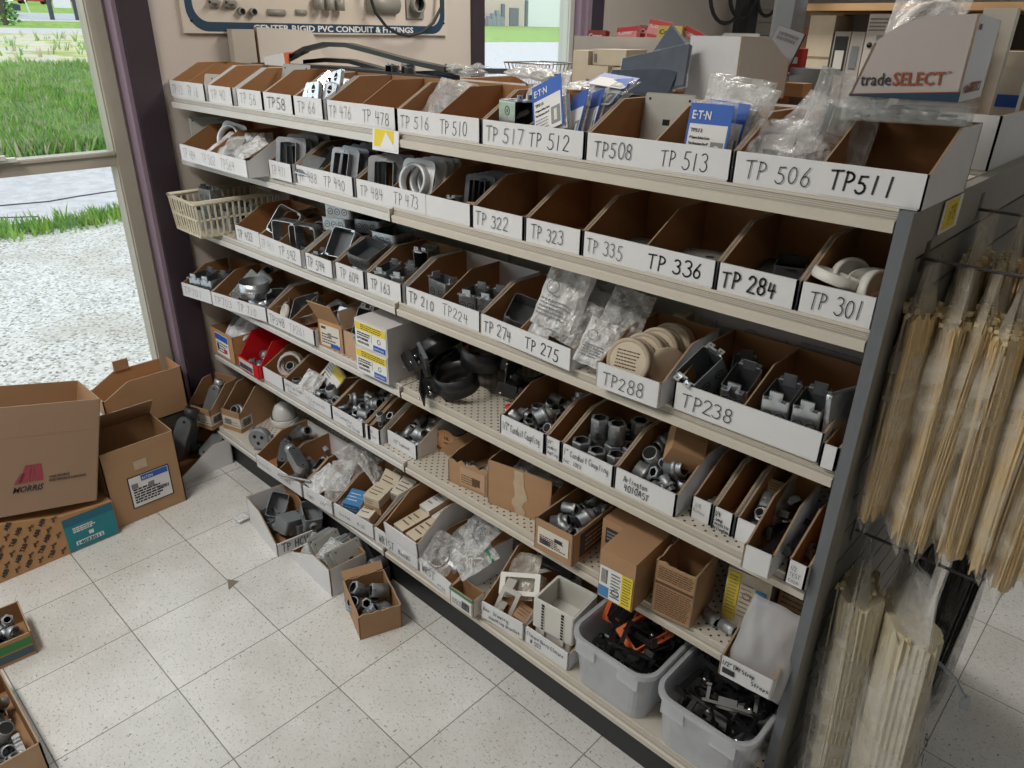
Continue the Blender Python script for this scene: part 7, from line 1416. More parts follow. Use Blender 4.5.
for k in range(14): nput('steel_plate' if k % 3 else 'grey_plate', 'blank plate leaning in the row in the floor tray', 'plate', (.992+.0095*k, -.165+.002*(k % 3), .070+.004*(k % 2)), (PI/2-.55, 0, PI/2+.05*(k % 4)), 'blank plates in the floor tray', .92)
nput('bag_small', 'clear bag lying at the front of the floor tray of plates', 'bag', (.955, -.180, .040), (.3, .2, .5)); nput('bag_small', 'clear bag with a cream part at the right of the floor tray', 'bag', (1.055, -.185, .090), (.4, .1, .2), scale=.8)
o = open_box('steel_tray', 'small grey steel tray of fittings between the floor tray and the brown box', 'tray', (1.144, -.150, .001), .0, .066, .080, .060, [GALVD, GALVD, GALVD])
pile('f_tray', (1.152, 1.205, -.142, -.078, .006), ['connector_big', 'coupling', 'coupling_small'], 9, 'conduit_fitting', 'dark fitting in the small steel tray on the floor', 'fitting', 41)
o = open_box('fittings_carton', 'small open kraft carton of pipe fittings on the floor', 'carton', (1.168, -.222, .001), -.36, .175, .130, .088, [KRAFT, KRAFTIN, EDGE], torn=.006, flaps=(('l', .028, 2.5),)); o.location = (1.186, -.235, .001)
for k, (kd, x, y, z, rx, ry, rz, s) in enumerate((('coupling', 1.275, -.215, .045, .7, -.5, .2, .95), ('coupling', 1.300, -.165, .058, 1.3, .2, -.5, 1.0), ('coupling', 1.325, -.210, .045, 1.3, .2, .9, .8), ('coupling', 1.318, -.250, .045, 1.0, 0, 2.6, .75), ('connector_big', 1.290, -.250, .02, .3, .2, 0, 1.1), ('connector_big', 1.255, -.195, .03, 1.2, .2, 1., 1.1), ('coupling_small', 1.30, -.235, .03, .8, .4, .5, 1.1), ('coupling_small', 1.265, -.205, .02, 1.2, 0, 2., 1.1))): nput(kd, 'zinc pipe fitting in the open kraft carton on the floor', 'fitting', (x, y, z), (rx, ry, rz), 'fittings in the floor carton', s)
o = thing('plastic_scrap', 'crumpled scrap of clear plastic lying on the floor tiles', 'scrap', (.565, -.245, .001)); b = MB(); pillow(b, .045, .05, .022, 81, 0, None, 8, 1.); b.build('film', FILMM, o)
put(MB().add([(0,0,.0006),(.055,-.012,.0006),(.030,.028,.0006)], [(0,1,2)]).add([(0,0,.0),(.055,-.012,.0),(.030,.028,.0)], [(2,1,0)]).mesh('tile_chip', mat('chip_patch', (.20,.17,.14), .8)), 'tile_chip', 'dark chipped spot in a floor tile at a seam', 'chip', (.825, -.438, 0), (0, 0, -.2))
# ------------------------------------------------------------------ cartons under the window
# carton of black fittings leaning on the wall
t = bin_at((.030, -.298), (.182, -.296), .0, 'white bin of black conduit elbows on the floor at the wall end', [], (), hf=.030, h=.115, d=.222, slope=.15)
for k, (x, y, z, rx, ry, rz, s, lb) in enumerate(((.110, -.200, .140, 1.15, .25, .55, 1.5, 'big black conduit elbow standing in the white floor bin'), (.075, -.150, .110, 1.3, -.3, -.5, 1.45, 'black conduit elbow behind the big one'), (.14, -.15, .075, .5, .2, .3, 1.3, 'black conduit body lying low in the white floor bin'))): nput('condulet_dark', lb, 'fitting', (x, y, z), (rx, ry, rz), scale=s)
# carton with the blue topped label
o = open_box('label_carton', 'open brown carton with a large blue topped shipping label', 'carton', (.301, -.582, .001), PI/2, .254, .19, .300, [KRAFT, KRAFTIN, EDGE], flaps=(('b', .10, .9),))
M = FR(); p = label_card(o, M, .072, .055, .210, .175, 21, ((.30, .80, .98, .985, BLUE), (.04, .62, .20, .78, INKG), (.45, .50, .60, .68, INKG)), PAPER, (.66, .30, .95, .42), 6)
MB().box(.068, .051, 0, .214, .179, .0004, 0, M).build('label_border', INK, p); printed(p, 'EATON', M @ TR(.118, .156, .0016), .014, PAPER, width=.036); panel(o, 'tape_patch', M, .10, .20, .145, .235, TAPE)
# top carton lying on the sill
t = bin_at((-.085, -.455), (.050, -.455), WB+.0315, 'long open kraft carton lying along the window sill', [], (), hf=.135, h=.185, d=.300, slope=.10, mats=[KRAFT, KRAFT2, EDGE, KRAFT2], name='sill_carton', cat='carton', group=None)
label_card(t, FR(), .030, .004, .136, .075, 23, ((.05, .2, .35, .8, BLUEL),), PAPER); label_card(t, RS(.135), .0, .004, .075, .062, 24, (), PAPER, (.42, .1, .80, .85), 3)
MB().box(.004, .10, .183, .010, .155, .225).build('end_tab', KRAFT, t)
# white labelled carton behind
o = closed_box('papered_carton', 'carton with white and blue papers behind the open brown one', 'carton', (.075, -.662, .001), 0, .10, .075, .292, KRAFTL); panel(o, 'paper_sheet', RS(.10), .004, .10, .06, .285, PAPER); panel(o, 'blue_sheet', RS(.10), .012, .03, .05, .09, BLUEL)
# long printed carton with a teal end
o = thing('teal_label_carton', 'low kraft carton printed all over in black with a teal label end', 'carton', (.330, -.960, .001), (0, 0, PI/2))
MB().prism_x([(0,0),(.376,0),(.376,.134),(.22,.150),(0,.222)], 0, .20).build('carton_body', KRAFT2, o)
M = FR(); p = panel(o, 'teal_label', M, .216, .004, .374, .132, TEAL); MB().box(.216, .102, .0003, .374, .132, .0012, 0, M).build('teal_band', TEALD, p)
q = MB(); lines(q, M, .240, .070, .310, .092, 3, .005, random.Random(5), 0, .0012); q.box(.240, .020, .0006, .328, .036, .0013, 0, M); q.box(.285, .046, .0006, .300, .060, .0013, 0, M); q.build('label_print', PAPER, p); printed(p, '14033011', M @ TR(.245, .022, .0012), .016, TEALD, width=.078, bold=.03)
for k in range(42):
    i, j = k % 7, k//7; x = -.01+.034*i+.012*(j % 2); y = .012+.032*j
    if x > .20 or y > .19-.25*x: continue
    if (i+j) % 2: printed(o, ('ABB','ABB','T&B')[k % 3], M @ TR(x, y, 0) @ RZ(.95), .020, INK, width=.030, bold=.02)
    else:
        b = MB(); [b.tube([(0,.004*s,0),(.008,.004*s,0),(.012,.004*s+.008,0),(.016,.004*s,0),(.024,.004*s,0)], .0010, 4, 0, M @ TR(x, y, .0005) @ RZ(.95)) for s in (0, 1)]; b.build('printed_mark', INK, o)
# carton with the red logo, tilted on top
o = open_box('logo_carton', 'tall open brown carton with a red letter logo, leaning on the low printed one', 'carton', (0,0,0), 0, .42, .20, .365, [mat('kraft_dull', (.36,.235,.155), .75, var=.07, scale=7), KRAFT, EDGE], flaps=())
o.matrix_world = TR(.326, -1.033, .258) @ RX(-.240) @ RZ(PI/2) 
M = FR() @ TR(.42-.262+.012, .072, 0)
def shape(par, pts, mt, nm, Mx): 
    b = MB(); k = len(pts); b.add([(x, y, .0006) for x, y in pts], [list(range(k))], 0, Mx); return b.build(nm, mt, par)
L1 = M @ TR(.010, .028, 0)
shape(o, [(.010,.008),(.034,.008),(.046,.066),(.028,.066)], MORR, 'logo_stroke', L1); shape(o, [(.037,.008),(.050,.008),(.053,.066),(.047,.066)], MORR, 'logo_stroke', L1); shape(o, [(.053,.008),(.078,.008),(.072,.066),(.055,.066)], MORR, 'logo_stroke', L1)
for k in range(6): shape(o, [(-.004+.003*k,.006+.006*k),(.016+.002*k,.006+.006*k),(.017+.002*k,.009+.006*k),(-.002+.003*k,.009+.006*k)], MORR, 'logo_line', L1)
printed(o, 'MORRIS', M @ TR(.004, .004, 0), .028, INK, width=.086, bold=.010, shear=.28); printed(o, 'ONE SOURCE', M @ TR(.104, .040, 0), .011, INK, width=.060, shear=.25); printed(o, 'ELECTRICAL & LIGHTING', M @ TR(.104, .027, 0), .011, INK, width=.108, shear=.25)
MB().box(.002, -.0005, .262, .418, .0, .264).build('score_line', EDGE, o)
# cartons at the left edge
o = open_box('green_band_carton', 'small open carton with green and blue bands near the window side', 'carton', (.738, -1.115, .001), PI/2, .150, .165, .078, [KRAFT2, KRAFTIN, EDGE]); o.rotation_euler = (0, 0, PI/2-.08); o.location = (.722, -1.113, .001); MB().box(.0, -.001, .040, .145, -.0001, .066).build('green_band', GREEN, o); MB().box(.0, -.001, .010, .145, -.0001, .034).build('blue_band', mat('slate_print', (.06,.10,.14), .6), o)
pile('f_green', (.58, .70, -1.10, -.98, .006), ['connector_big', 'bushing', 'connector'], 16, 'conduit_fitting', 'zinc fitting in the carton with green and blue bands', 'fitting', 42)
o = open_box('big_fittings_carton', 'open carton of shiny fittings nearest the camera on the floor', 'carton', (.822, -1.285, .001), 0, .345, .220, .100, [KRAFTL, KRAFTIN, EDGE]); 
pile('f_big', (.85, 1.15, -1.26, -1.09, .008), ['connector_big', 'bushing', 'coupling_small', 'connector', 'locknut', 'strap'], 80, 'conduit_fitting', 'shiny zinc fitting in the open carton nearest the camera', 'fitting', 43)
# ------------------------------------------------------------------ end panel: hooks and bags of ties
BLKT = mat('black_ties', (.018,.018,.018), .4, var=.3, scale=30, stretch=(6, 6, .4))
HOOK = mat('peg_hook_steel', (.10,.10,.10), .4, .7)
def hook(y, z, L_, lab): return put(MB().tube([(XE+.012, y, z), (XE+.018+L_, y, z), (XE+.024+L_, y, z+.012)], .003, 6).box(XE+.0175, y-.012, z-.02, XE+.0205, y+.012, z+.03).mesh('peg_hook', HOOK), 'peg_hook', lab, 'hook', (0,0,0))
def tie_bag(x, y, z, lab, L_=.34, wd=.105, th=.028, lean=0., yaw=0., mt=TIE, seed=0, top=.14, film_=FILMY, fan=.0, group=None, tilt=0.):
    """a hung clear bag of cable ties: the film, the bundle of ties and their heads"""
    o = thing('tie_bag', lab, 'bag', (x, y, z), (tilt, lean, yaw), group); r = random.Random(seed)
    b = MB(); na, nj = 56, 8; vs = []; ph = [r.uniform(0, 6.28) for _ in range(4)]      # the bundle, ribbed by its strands
    for j in range(nj+1):
        v = j/nj; wv = wd*.5*(1-fan*.55*v); tv = th*.5*(1-.15*v); off = .006*math.sin(2.2*v+ph[0])
        for i in range(na):
            a = 2*PI*i/na; rib = (.95 if i % 2 else 1.02)+.10*math.sin(3*a+ph[1])+.05*math.sin(5*a+ph[2]+2*v)
            zj = (r.uniform(-.014, .010) if j == 0 else (r.uniform(-.022, .012) if j == nj else 0))
            vs.append((off+tv*rib*math.cos(a)*(.75+.25*abs(math.sin(2*a+ph[3]))), wv*rib*math.sin(a), -top-L_*v+zj))
    b.add(vs, [(j*na+i, (j+1)*na+i, (j+1)*na+(i+1) % na, j*na+(i+1) % na) for j in range(nj) for i in range(na)]+[list(range(na)), list(range((nj+1)*na-1, nj*na-1, -1))], 0)
    for i in range(4):                                   # stray strands along the outside
        a = r.uniform(0, 6.28); x0, y0 = th*.5*math.cos(a), wd*.5*math.sin(a); k = 1-fan*.55; zt_ = -top+r.uniform(-.02, .015); zb = -top-L_+r.uniform(-.03, .03)
        b.tube([(x0, y0, zt_), (x0*1.06, y0*(1+k)*.53, (zt_+zb)/2), (x0*.95, y0*k, zb)], .0015, 4, 0)
    b.build('ties', mt, o); h = MB()
    for i in range(44 if mt is TIE else 14):
        a = r.uniform(0, 6.28); q_ = r.random()**.5*.98; xx, yy, zz = th*.5*q_*math.cos(a), wd*.5*q_*math.sin(a), -top+r.uniform(-.008, .010); h.box(xx-.0032, yy-.0036, zz, xx+.0032, yy+.0036, zz+.006)
    o2 = h.build('tie_heads', TIEH if mt is not BLKT else BLACKP, o); o2['kind'] = 'stuff'
    q = MB(); N1, N2 = 10, 12; Lb = top+L_+.035; ph = r.uniform(0, 6)
    for s in (1, -1):
        vs = []
        for j in range(N2+1):
            v = j/N2; zz = .022-v*(Lb+.02); ww = wd*(1.06 if v > .22 else .92+.6*v)*(1-.25*fan*max(0, v-.3)); tt = th*.62*min(1, max(.06, (v-.03)*3.2))*(1 if v < .9 else (1-v)*10*.8+.2)
            for i in range(N1+1):
                u = i/N1; e = math.sin(PI*u)**.5; vs.append((s*(tt*e+.0015)+.004*math.sin(9*u+6*v+ph)*(.3+.7*(1-v)), (u-.5)*ww, zz+.006*math.sin(7*u+ph)*(1-v)))
        q.add(vs, [((j*(N1+1)+i, j*(N1+1)+i+1, (j+1)*(N1+1)+i+1, (j+1)*(N1+1)+i) if s > 0 else ((j+1)*(N1+1)+i, (j+1)*(N1+1)+i+1, j*(N1+1)+i+1, j*(N1+1)+i)) for j in range(N2) for i in range(N1)], 0, None, True)
    q.build('bag_film', film_, o); return o
hook(.130, 1.298, .33, 'long black hook carrying the row of cream tie bags'); hook(.42, 1.335, .30, 'black hook further along the end panel carrying more tie bags')
for k in range(7):
    o = tie_bag(XE+.040+.043*k, .115+.010*(k % 3), 1.280, ('cream tie bag hanging closest to the end panel','second cream tie bag out from the end panel','third cream tie bag out from the end panel','fourth cream tie bag out from the end panel','fifth cream tie bag out from the end panel','sixth cream tie bag out from the end panel','outermost cream tie bag on the front hook')[k], .370+.014*(k % 3), .130, .050, -.03+.012*(k % 3), .14*((k*5) % 3-1)+.20, seed=90+k, top=.060+.010*(k % 2), fan=.45, tilt=-.06)
    if k in (3, 6): write(o, '411' if k == 3 else '1/', frame((.020, -.02, -.045), (.25,.97,0), (0,0,1)), .024, .0022)
for k in range(3): tie_bag(XE+.045+.050*k, .40+.01*k, 1.318, ('inner','middle','outer')[k]+' cream tie bag on the hook further along the panel', .40, .13, .044, 0, .1*k, seed=110+k, top=.07, fan=.3)
hook(.150, .745, .22, 'black hook low on the end panel carrying the pale tie bags')
tie_bag(XE+.060, .115, .722, 'pale tie bag hanging straight against the slats', .62, .16, .085, -.05, .25, TIEW, 121, .075, FILMW, .10, None, -.03)
o = tie_bag(XE+.150, .120, .726, 'pale tie bag swung outward, marked 8IN 11/495', .60, .20, .095, -.02, .55, TIEW, 122, .095, FILMW, .12, None, -.15)
write(o, '8IN', frame((.060, -.045, -.34), (0,1,0), (0,0,1)), .026, .0026); write(o, '11/495', frame((.060, -.050, -.385), (0,1,0), (0,0,1)), .026, .0026); write(o, '5', frame((.060, -.02, -.48), (0,1,0), (0,0,1)), .026, .0026)
put(MB().tube([(0,0,0),(.03,-.02,-.004),(.06,-.03,-.02),(.085,-.035,-.055)], .0035, 6).box(.079, -.043, -.072, .091, -.027, -.050).mesh('loose_tie', GREYP), 'loose_tie', 'dark grey tie poking out of the outer pale bag', 'tie', (XE+.195, .07, .615), (0, 0, .3))
for k in range(2): tie_bag(XE+.120+.080*k, .330+.02*k, .775, ('inner','outer')[k]+' bag of black ties hanging behind the pale ones', .42, .17, .055, 0, .2, BLKT, 130+k, .07, FILMD, .2)
hook(.345, .790, .24, 'black hook behind carrying the bags of black ties')
# ------------------------------------------------------------------ wall: sample board, cable, far post
o = thing('sample_board', 'cream sample board of conduit fittings with a navy lettered border on the wall', 'board', (XF+.002, .098, 1.594))
SBC = mat('board_cream', (.60,.53,.46), .55, var=.03, scale=6); BW, BH = 1.228, .62
MB().box(0, 0, 0, .012, BW, BH).build('board', SBC, o)
Q = [(y+BW/2, z+BH/2) for y, z in rrect(BW-.028, BH-.012, .075, 8)]; Q2 = [(y+BW/2, z+BH/2+.006) for y, z in rrect(BW-.082, BH-.062, .055, 8)]
b = MB(); k = len(Q); b.add([(.0125, y, z) for y, z in Q]+[(.0125, y, z) for y, z in Q2], [(i, (i+1) % k, (i+1) % k+k, i+k) for i in range(k)]); b.build('navy_border', NAVY, o)
printed(o, 'CENTER RIGID PVC CONDUIT & FITTINGS', frame((.0128, .262, .0095), (0,1,0), (0,0,1)), .030, PAPER, width=.765, bold=.025)
SG = mat('sample_grey', (.26,.25,.22), .45, var=.1, scale=30)
def samp(y, z, nm, lab, mb): return put(mb.mesh(nm, [SG, HOLE]), nm, lab, 'fitting', (XF+.015, y, z))
def cyl(L_, r, ax='Y'): return MB().lathe([(0,0),(r,0),(r,L_),(r*.8,L_),(r*.75,.004),(0,.004)], 16, [0,0,0,1,1], RX(-PI/2) @ TR(0, 0, 0) if ax == 'Y' else TR(0,0,0))
for k, (y, z, lb) in enumerate(((.200, 1.690, 'first'), (.262, 1.690, 'second'))): samp(y, z, 'sample_fitting', lb+' grey fitting on the left of the sample board', cyl(.034, .016).box(0, 0, 0, .03, .03, .008))
for k, (y, lb) in enumerate(((.315, 'first'), (.362, 'second'))): samp(y, 1.667, 'sample_plug', lb+' round grey plug on the sample board', MB().lathe([(0,.0),(.013,.0),(.013,.018),(.010,.020),(.006,.014),(0,.014)], 14, [0,0,0,1,1], RY(PI/2)))
samp(.425, 1.667, 'sample_coupling', 'long grey coupling above the lettering of the sample board', cyl(.072, .011)); samp(.545, 1.670, 'sample_coupling', 'shorter grey coupling right of the long one on the sample board', cyl(.045, .010))
for k in range(3): samp(.640+.048*k, 1.700, 'sample_bushing', ('left','middle','right')[k]+' one of three grey caps on the sample board', MB().lathe([(0,-.02),(.019,-.02),(.020,.022),(.0,.024)], 14, 0, TR(.02,0,0)))
samp(.880, 1.710, 'sample_pipe', 'fat grey pipe length on the sample board', cyl(.155, .036)); samp(1.135, 1.690, 'sample_flange', 'square grey flange with a round hub on the sample board', MB().box(0, -.048, -.03, .008, .048, .07).lathe([(.03,0),(.034,.03),(.026,.03),(.024,.0)], 16, [0,0,1], TR(.008, 0, .025) @ RY(PI/2)))
for y, z in ((.03, .04), (BW-.02, .05)): MB().lathe([(0,0),(.005,0),(.004,.003),(0,.004)], 8, 0, TR(.012, y, z) @ RY(PI/2)).build('screw', HOLE, o)
put(MB().tube([(-.02, .80, 2.75), (0, .835, 2.0), (.0, .860, 1.75), (.0, .885, 1.68), (0, .94, 1.625), (0, 1.00, 1.600), (0, 1.06, 1.592), (0, 1.13, 1.605), (0, 1.20, 1.645), (0, 1.25, 1.71), (0, 1.28, 2.0), (-.02, 1.31, 2.75)], .0065, 8).mesh('black_cable', BLACKM), 'black_cable', 'loop of black cable hanging in front of the sample board', 'cable', (.035, 0, 0))
# post with cables, slats and shelving across the aisle
put(MB().box(-.05, -.07, 0, .05, .07, 2.7).box(-.055, -.075, .3, .055, .075, .32).mesh('steel_post', BLACKM), 'steel_post', 'black steel post with cable loops across the aisle', 'post', (.10, 3.93, 0))
for k, (dy, s) in enumerate(((-.35, 1.), (-.15, .8), (.20, .7))):
    b = MB(); b.tube([(0, dy+.22*s*math.cos(a), 1.86+.18*s*math.sin(a)) for a in [PI+PI*i/12 for i in range(13)]], .012, 6); put(b.mesh('hanging_cable', BLACKM), 'hanging_cable', ('largest','middle','smallest')[k]+' black cable loop by the steel post', 'cable', (.18, 3.86, 0))
b = MB(); [b.box(0, 4.10, .003+.085*i, .012, 4.95, .081+.085*i) for i in range(26)]; put(b.mesh('slat_board', mat('slat_pale', (.46,.42,.38), .6)), 'slat_board', 'pale slatted wall board beside the black post', 'board', (XF+.001, 0, 0))
rk = thing('pine_rack', 'pine shelving rack stacked with electrical goods across the aisle', 'rack', (1.46, 1.66, 0))
for x in (0, 1.0): 
    for y in (0, .45): MB().box(x-.02, y-.02, 0, x+.02, y+.02, 1.70).build('post', WOOD, rk)
for z in (.35, .85, 1.33): MB().box(-.05, -.03, z, 1.05, .48, z+.02).build('shelf', WOOD, rk)
MB().box(-.05, -.035, 1.700, 1.05, .48, 1.722).build('top_board', WOOD, rk); MB().box(-.05, .47, 0, 1.05, .48, 1.70).build('back_board', mat('rack_back_grey', (.20,.19,.19), .7), rk)
def rack_box(x, w, h, m_, lab, y=.0, d=.16, z=1.351, nm='goods_carton', ex=None):
    o = closed_box(nm, lab, 'carton', (1.46+x, 1.66+y, z), 0, w, d, h, m_, seam=False)
    if ex: ex(o, w, h)
    return o
rack_box(.075, .09, .335, CREAMBOX, 'tall cream carton at the left of the pine rack', ex=lambda o, w, h: panel(o, 'lid_line', FR(), 0, .20, w, .204, EDGE))
rack_box(-.02, .09, .30, KRAFT, 'tall brown carton left of the cream one on the pine rack', .1)
def lamp_pic(o, w, h): panel(o, 'dark_picture', FR(), .005, .15, w-.005, h-.015, BLACKM); panel(o, 'lamp_picture', FR() @ TR(0,0,.0006), .012, .165, w-.012, .225, PVCW)
rack_box(.172, .055, .285, GREYBOX, 'carton with a lamp picture on the pine rack', ex=lamp_pic)
rack_box(.230, .045, .285, GREYBOX, 'grey carton with a switch picture on the pine rack', ex=lambda o, w, h: panel(o, 'switch_picture', FR(), .008, .17, w-.012, .24, GREYP))
def bell(o, w, h): panel(o, 'doorbell_picture', FR(), .036, .20, .062, .275, GREYP); o2 = MB(); o2.lathe([(0,.0008),(.009,.0008),(0,.001)], 14, 0, FR() @ TR(.018, .245, 0)); o2.build('lens_picture', INK, o); q = MB(); lines(q, FR(), .006, .285, .066, .33, 4, .005, random.Random(2)); q.build('print', INKG, o)
rack_box(.278, .072, .340, mat('pale_print', (.58,.54,.50), .55), 'pale carton with a doorbell picture on the pine rack', ex=bell)
rack_box(.353, .075, .33, PAPER, 'white carton right of the doorbell one on the pine rack', ex=lambda o, w, h: panel(o, 'blue_stripe', FR(), 0, .21, w, .222, BLUEL))
rack_box(.46, .30, .24, KRAFT, 'wide brown carton at the right of the pine rack', .1)
big_bag((1.55, 1.72, 1.775), (.1, 0, .3), 1.6, 201, 'clear crumpled bag lying on top of the pine rack', False, FILMM)
big_bag((2.0, 1.40, 1.66), (1.2, .1, .2), 1.5, 202, 'clear bag of coiled wire above the printed carton', False, FILM)
nput('cable_coil', 'coil of pale wire in the hanging clear bag', 'coil', (2.0, 1.45, 1.62), (1.2, 0, .2), scale=2.2)
big_bag((1.85, 1.80, 1.775), (.1, .2, 1.), 1.5, 203, 'dark bag on top of the pine rack', False, FILMD)
put(MB().box(-.035, -.05, .03, .035, .05, 1.76).box(-.06, -.075, 0, .06, .075, .03).mesh('grey_casing', GREYC), 'grey_casing', 'tall grey metal casing standing behind the display card', 'casing', (1.62, 1.30, .001), (0, 0, .1))
wk = thing('wire_rack', 'chrome wire basket of small packets on the far side of the top deck', 'basket', (1.775, .765, z1+.002)); wire_box(wk, .10, .08, .135, 10, 6, fl=.006)
rack_box(.315, .055, .10, PAPER, 'white and red packet standing in the chrome wire basket', -.875, .03, z1+.075, 'small_packet', lambda o, w, h: panel(o, 'red_band', FR(), 0, .0, w, .025, REDP))
rack_box(.385, .060, .055, REDP, 'red packet lying over the chrome wire basket', -.865, .03, z1+.145, 'small_packet', lambda o, w, h: panel(o, 'white_words', FR(), .006, .02, .05, .035, PAPER))
put(MB().box(-.045, -.03, 0, .045, .03, .155).box(-.035, -.034, .02, .035, -.03, .14).mesh('grey_enclosure', GREYP), 'grey_enclosure', 'grey plastic enclosure standing beside the chrome wire basket', 'box', (1.935, .80, z1+.001), (0, 0, .05))
rack_box(.40, .11, .03, KRAFT2, 'flat brown card strip in front of the chrome wire basket', -.98, .05, z1+.095, 'card_strip')
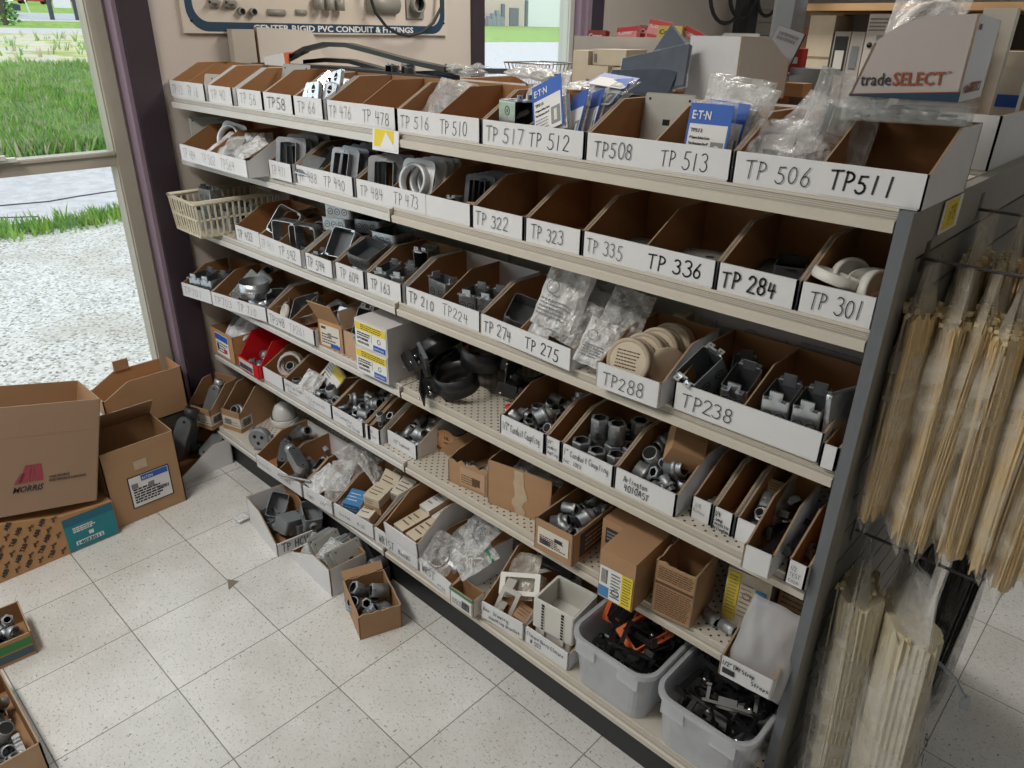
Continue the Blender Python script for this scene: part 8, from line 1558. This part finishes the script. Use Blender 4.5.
# ------------------------------------------------------------------ small nudges (mm) so that neighbours touch without cutting into each other
NUDGE = {}
NUDGE = {"cover_plate":[0,0,10],"cover_plate.003":[24,0,0],"switch_box":[-42,-18,9],"switch_box.001":[-24,42,-6],"cover_plate.004":[6,0,0],"cover_plate.005":[6,0,0],"cover_plate.007":[12,0,0],"cover_plate.008":[24,-6,0],"switch_box.002":[0,-30,-6],"switch_box.003":[-12,-18,-6],"switch_box.004":[-12,36,-6],"cover_plate.009":[6,0,0],"locknut":[-12,12,0],"locknut.002":[6,-6,0],"locknut.003":[6,0,0],"blue_band_carton":[0,0,6],"tall_white_carton":[0,0,6],"plaster_ring":[-12,18,9],"mud_ring":[6,-6,6],"mud_ring.001":[6,-6,-6],"mud_ring.002":[0,0,10],"mud_ring.003":[-24,-12,-6],"mud_ring.004":[0,0,10],"mud_ring.005":[-24,-6,10],"mud_ring.008":[-6,0,10],"mud_ring.009":[0,18,12],"mud_ring.010":[0,6,0],"mud_ring.011":[-6,0,0],"mud_ring.012":[0,0,10],"cover_plate.013":[-12,0,10],"mud_ring.019":[6,6,0],"switch_box.005":[0,6,6],"cover_plate.015":[-6,0,0],"cover_plate.016":[-24,0,0],"mud_ring.027":[-18,36,3],"switch_box.006":[0,-12,-3],"switch_box.007":[12,42,-3],"switch_box.008":[-12,-6,12],"switch_box.009":[6,12,0],"switch_box.010":[-24,-12,3],"extension_ring":[-30,36,6],"square_box":[-24,6,-6],"extension_ring.001":[-24,0,6],"extension_ring.002":[-12,0,-3],"extension_ring.003":[0,12,0],"square_box.001":[0,0,12],"square_box.002":[6,-6,0],"square_box.003":[-18,-6,0],"square_box.004":[-12,-6,10],"square_box.005":[0,0,10],"square_box.006":[6,12,0],"square_box.007":[-36,24,3],"square_box.008":[-30,36,10],"square_box.009":[12,18,10],"switch_box.011":[6,-12,6],"cover_plate.020":[0,-6,-6],"cover_plate.021":[0,6,0],"square_box.011":[6,-12,0],"square_box.012":[0,36,0],"square_box.013":[0,-12,3],"switch_box.012":[0,0,6],"switch_box.013":[0,-6,3],"switch_box.014":[-6,12,0],"switch_box.016":[-12,36,10],"switch_box.017":[-6,0,0],"switch_box.019":[-12,0,0],"square_box.014":[-12,6,10],"switch_box.020":[-18,-12,10],"switch_box.024":[-6,0,0],"cover_plate.023":[-12,24,3],"switch_box.025":[-6,6,3],"switch_box.026":[0,-6,0],"cover_plate.024":[-12,-18,-6],"cover_plate.025":[-12,-18,10],"cover_plate.026":[24,-12,10],"cover_plate.027":[-12,-12,10],"switch_box.027":[-24,0,10],"round_box":[-6,12,0],"round_box.001":[-12,-12,6],"round_box.002":[-18,36,3],"round_box.003":[-42,0,6],"octagon_box":[0,12,10],"square_box.016":[24,24,10],"plaster_ring.005":[24,0,0],"octagon_box.001":[6,0,0],"octagon_box.002":[-18,-18,3],"octagon_box.003":[24,24,0],"switch_box.028":[0,48,10],"pipe_clamp":[0,6,0],"pipe_clamp.001":[0,0,3],"pipe_clamp.002":[-24,-12,10],"pipe_clamp.003":[24,36,3],"pipe_clamp.005":[-24,36,-6],"steel_bracket":[24,-12,0],"conduit_coupling.006":[0,-6,3],"conduit_coupling.007":[0,-6,0],"conduit_coupling.008":[-6,6,3],"conduit_coupling.009":[6,0,0],"conduit_coupling.011":[-12,6,10],"conduit_coupling.014":[-6,0,0],"conduit_fitting.069":[0,-6,6],"small_carton.002":[-12,36,10],"conduit_fitting.070":[24,36,0],"conduit_fitting.072":[-12,-6,-6],"conduit_fitting.076":[24,0,0],"conduit_fitting.077":[24,36,0],"conduit_fitting.078":[-12,0,10],"conduit_elbow.001":[-24,0,0],"cable_coil":[-6,-12,-6],"conduit_fitting.094":[12,-6,0],"conduit_fitting.099":[-24,-6,10],"conduit_fitting.104":[0,12,0],"conduit_fitting.107":[-12,18,3],"conduit_fitting.108":[-12,-6,0],"conduit_fitting.110":[-6,18,-3],"conduit_fitting.111":[0,6,10],"conduit_fitting.113":[-12,6,10],"conduit_fitting.114":[0,18,0],"conduit_fitting.117":[6,-12,10],"conduit_fitting.118":[0,-6,3],"conduit_fitting.119":[24,-6,0],"conduit_fitting.160":[0,12,10],"conduit_fitting.161":[-12,0,0],"conduit_fitting.172":[-6,6,0],"conduit_fitting.184":[-6,24,0],"conduit_fitting.188":[-6,-6,0],"conduit_fitting.195":[-6,0,0],"conduit_coupling.015":[-12,0,0],"paper_slip":[6,42,-6],"conduit_strap":[-6,6,3],"conduit_strap.001":[0,0,3],"conduit_strap.002":[6,24,-3],"conduit_strap.003":[0,0,3],"conduit_strap.005":[-12,36,6],"conduit_strap.006":[-36,12,7],"conduit_connector.002":[-6,24,-3],"steel_cover":[12,0,6],"conduit_elbow.004":[-12,-12,6],"conduit_elbow.005":[-48,12,7],"conduit_elbow.006":[6,-6,10],"conduit_elbow.007":[-36,-24,10],"conduit_elbow.008":[6,6,3],"finned_fitting":[0,6,0],"switch_box.029":[-30,-6,3],"conduit_elbow.009":[-6,24,0],"small_carton.003":[-6,-12,10],"small_carton.005":[6,12,0],"small_carton.007":[24,24,0],"small_carton.008":[24,-6,-3],"small_carton.009":[-24,24,-6],"small_carton.010":[0,36,0],"small_carton.011":[0,6,0],"small_carton.012":[0,0,-3],"small_carton.013":[0,0,6],"small_carton.014":[-6,-6,12],"small_carton.015":[-12,0,0],"drop_in_bracket":[-18,-12,-6],"drop_in_bracket.001":[6,-6,0],"drop_in_bracket.002":[-30,36,10],"green_packet":[24,24,7],"mounting_bracket.001":[30,6,-3],"mounting_bracket.003":[6,6,0],"mounting_bracket.004":[6,0,3],"mounting_bracket.006":[6,12,0],"mounting_bracket.007":[0,-6,-6],"mounting_bracket.008":[18,12,-3],"mounting_bracket.009":[-6,36,-6],"mounting_bracket.019":[0,6,0],"mounting_bracket.021":[0,6,3],"mounting_bracket.022":[-24,12,10],"mounting_bracket.023":[6,-18,-6],"plastic_box":[0,12,10],"plastic_box.001":[-36,6,9],"plastic_box.002":[42,24,10],"plastic_box.003":[-24,0,-3],"plastic_box.004":[-24,36,-3],"cover_plate.029":[6,-6,0],"cover_plate.032":[0,-6,0],"cover_plate.033":[-42,-12,10],"cover_plate.034":[0,-6,-6],"cover_plate.035":[-24,-6,10],"cover_plate.036":[-6,42,-6],"cover_plate.037":[-24,12,0],"cover_plate.038":[36,12,10],"cover_plate.039":[-24,42,-3],"cover_plate.040":[0,48,-6],"cover_plate.041":[0,-12,10],"cover_plate.042":[-6,-6,10],"conduit_fitting.200":[-6,-18,0],"conduit_fitting.201":[-12,-6,0],"conduit_coupling.017":[-30,18,10],"conduit_coupling.018":[0,12,10],"conduit_coupling.019":[6,24,0],"conduit_connector.003":[-42,12,-6],"conduit_connector.004":[-24,36,-3],"conduit_coupling.021":[-24,24,10],"conduit_coupling.022":[24,12,0],"conduit_elbow.010":[-6,-12,3],"conduit_elbow.011":[-36,12,-3],"conduit_elbow.012":[-12,48,-6],"sill_carton":[0,-6,0],"conduit_fitting.253":[0,0,-3],"conduit_fitting.285":[0,24,-3]}
for nm, (dx, dy, dz) in NUDGE.items():
    o = bpy.data.objects.get(nm)
    if o: o.location = (o.location.x+dx/1000, o.location.y+dy/1000, o.location.z+dz/1000)
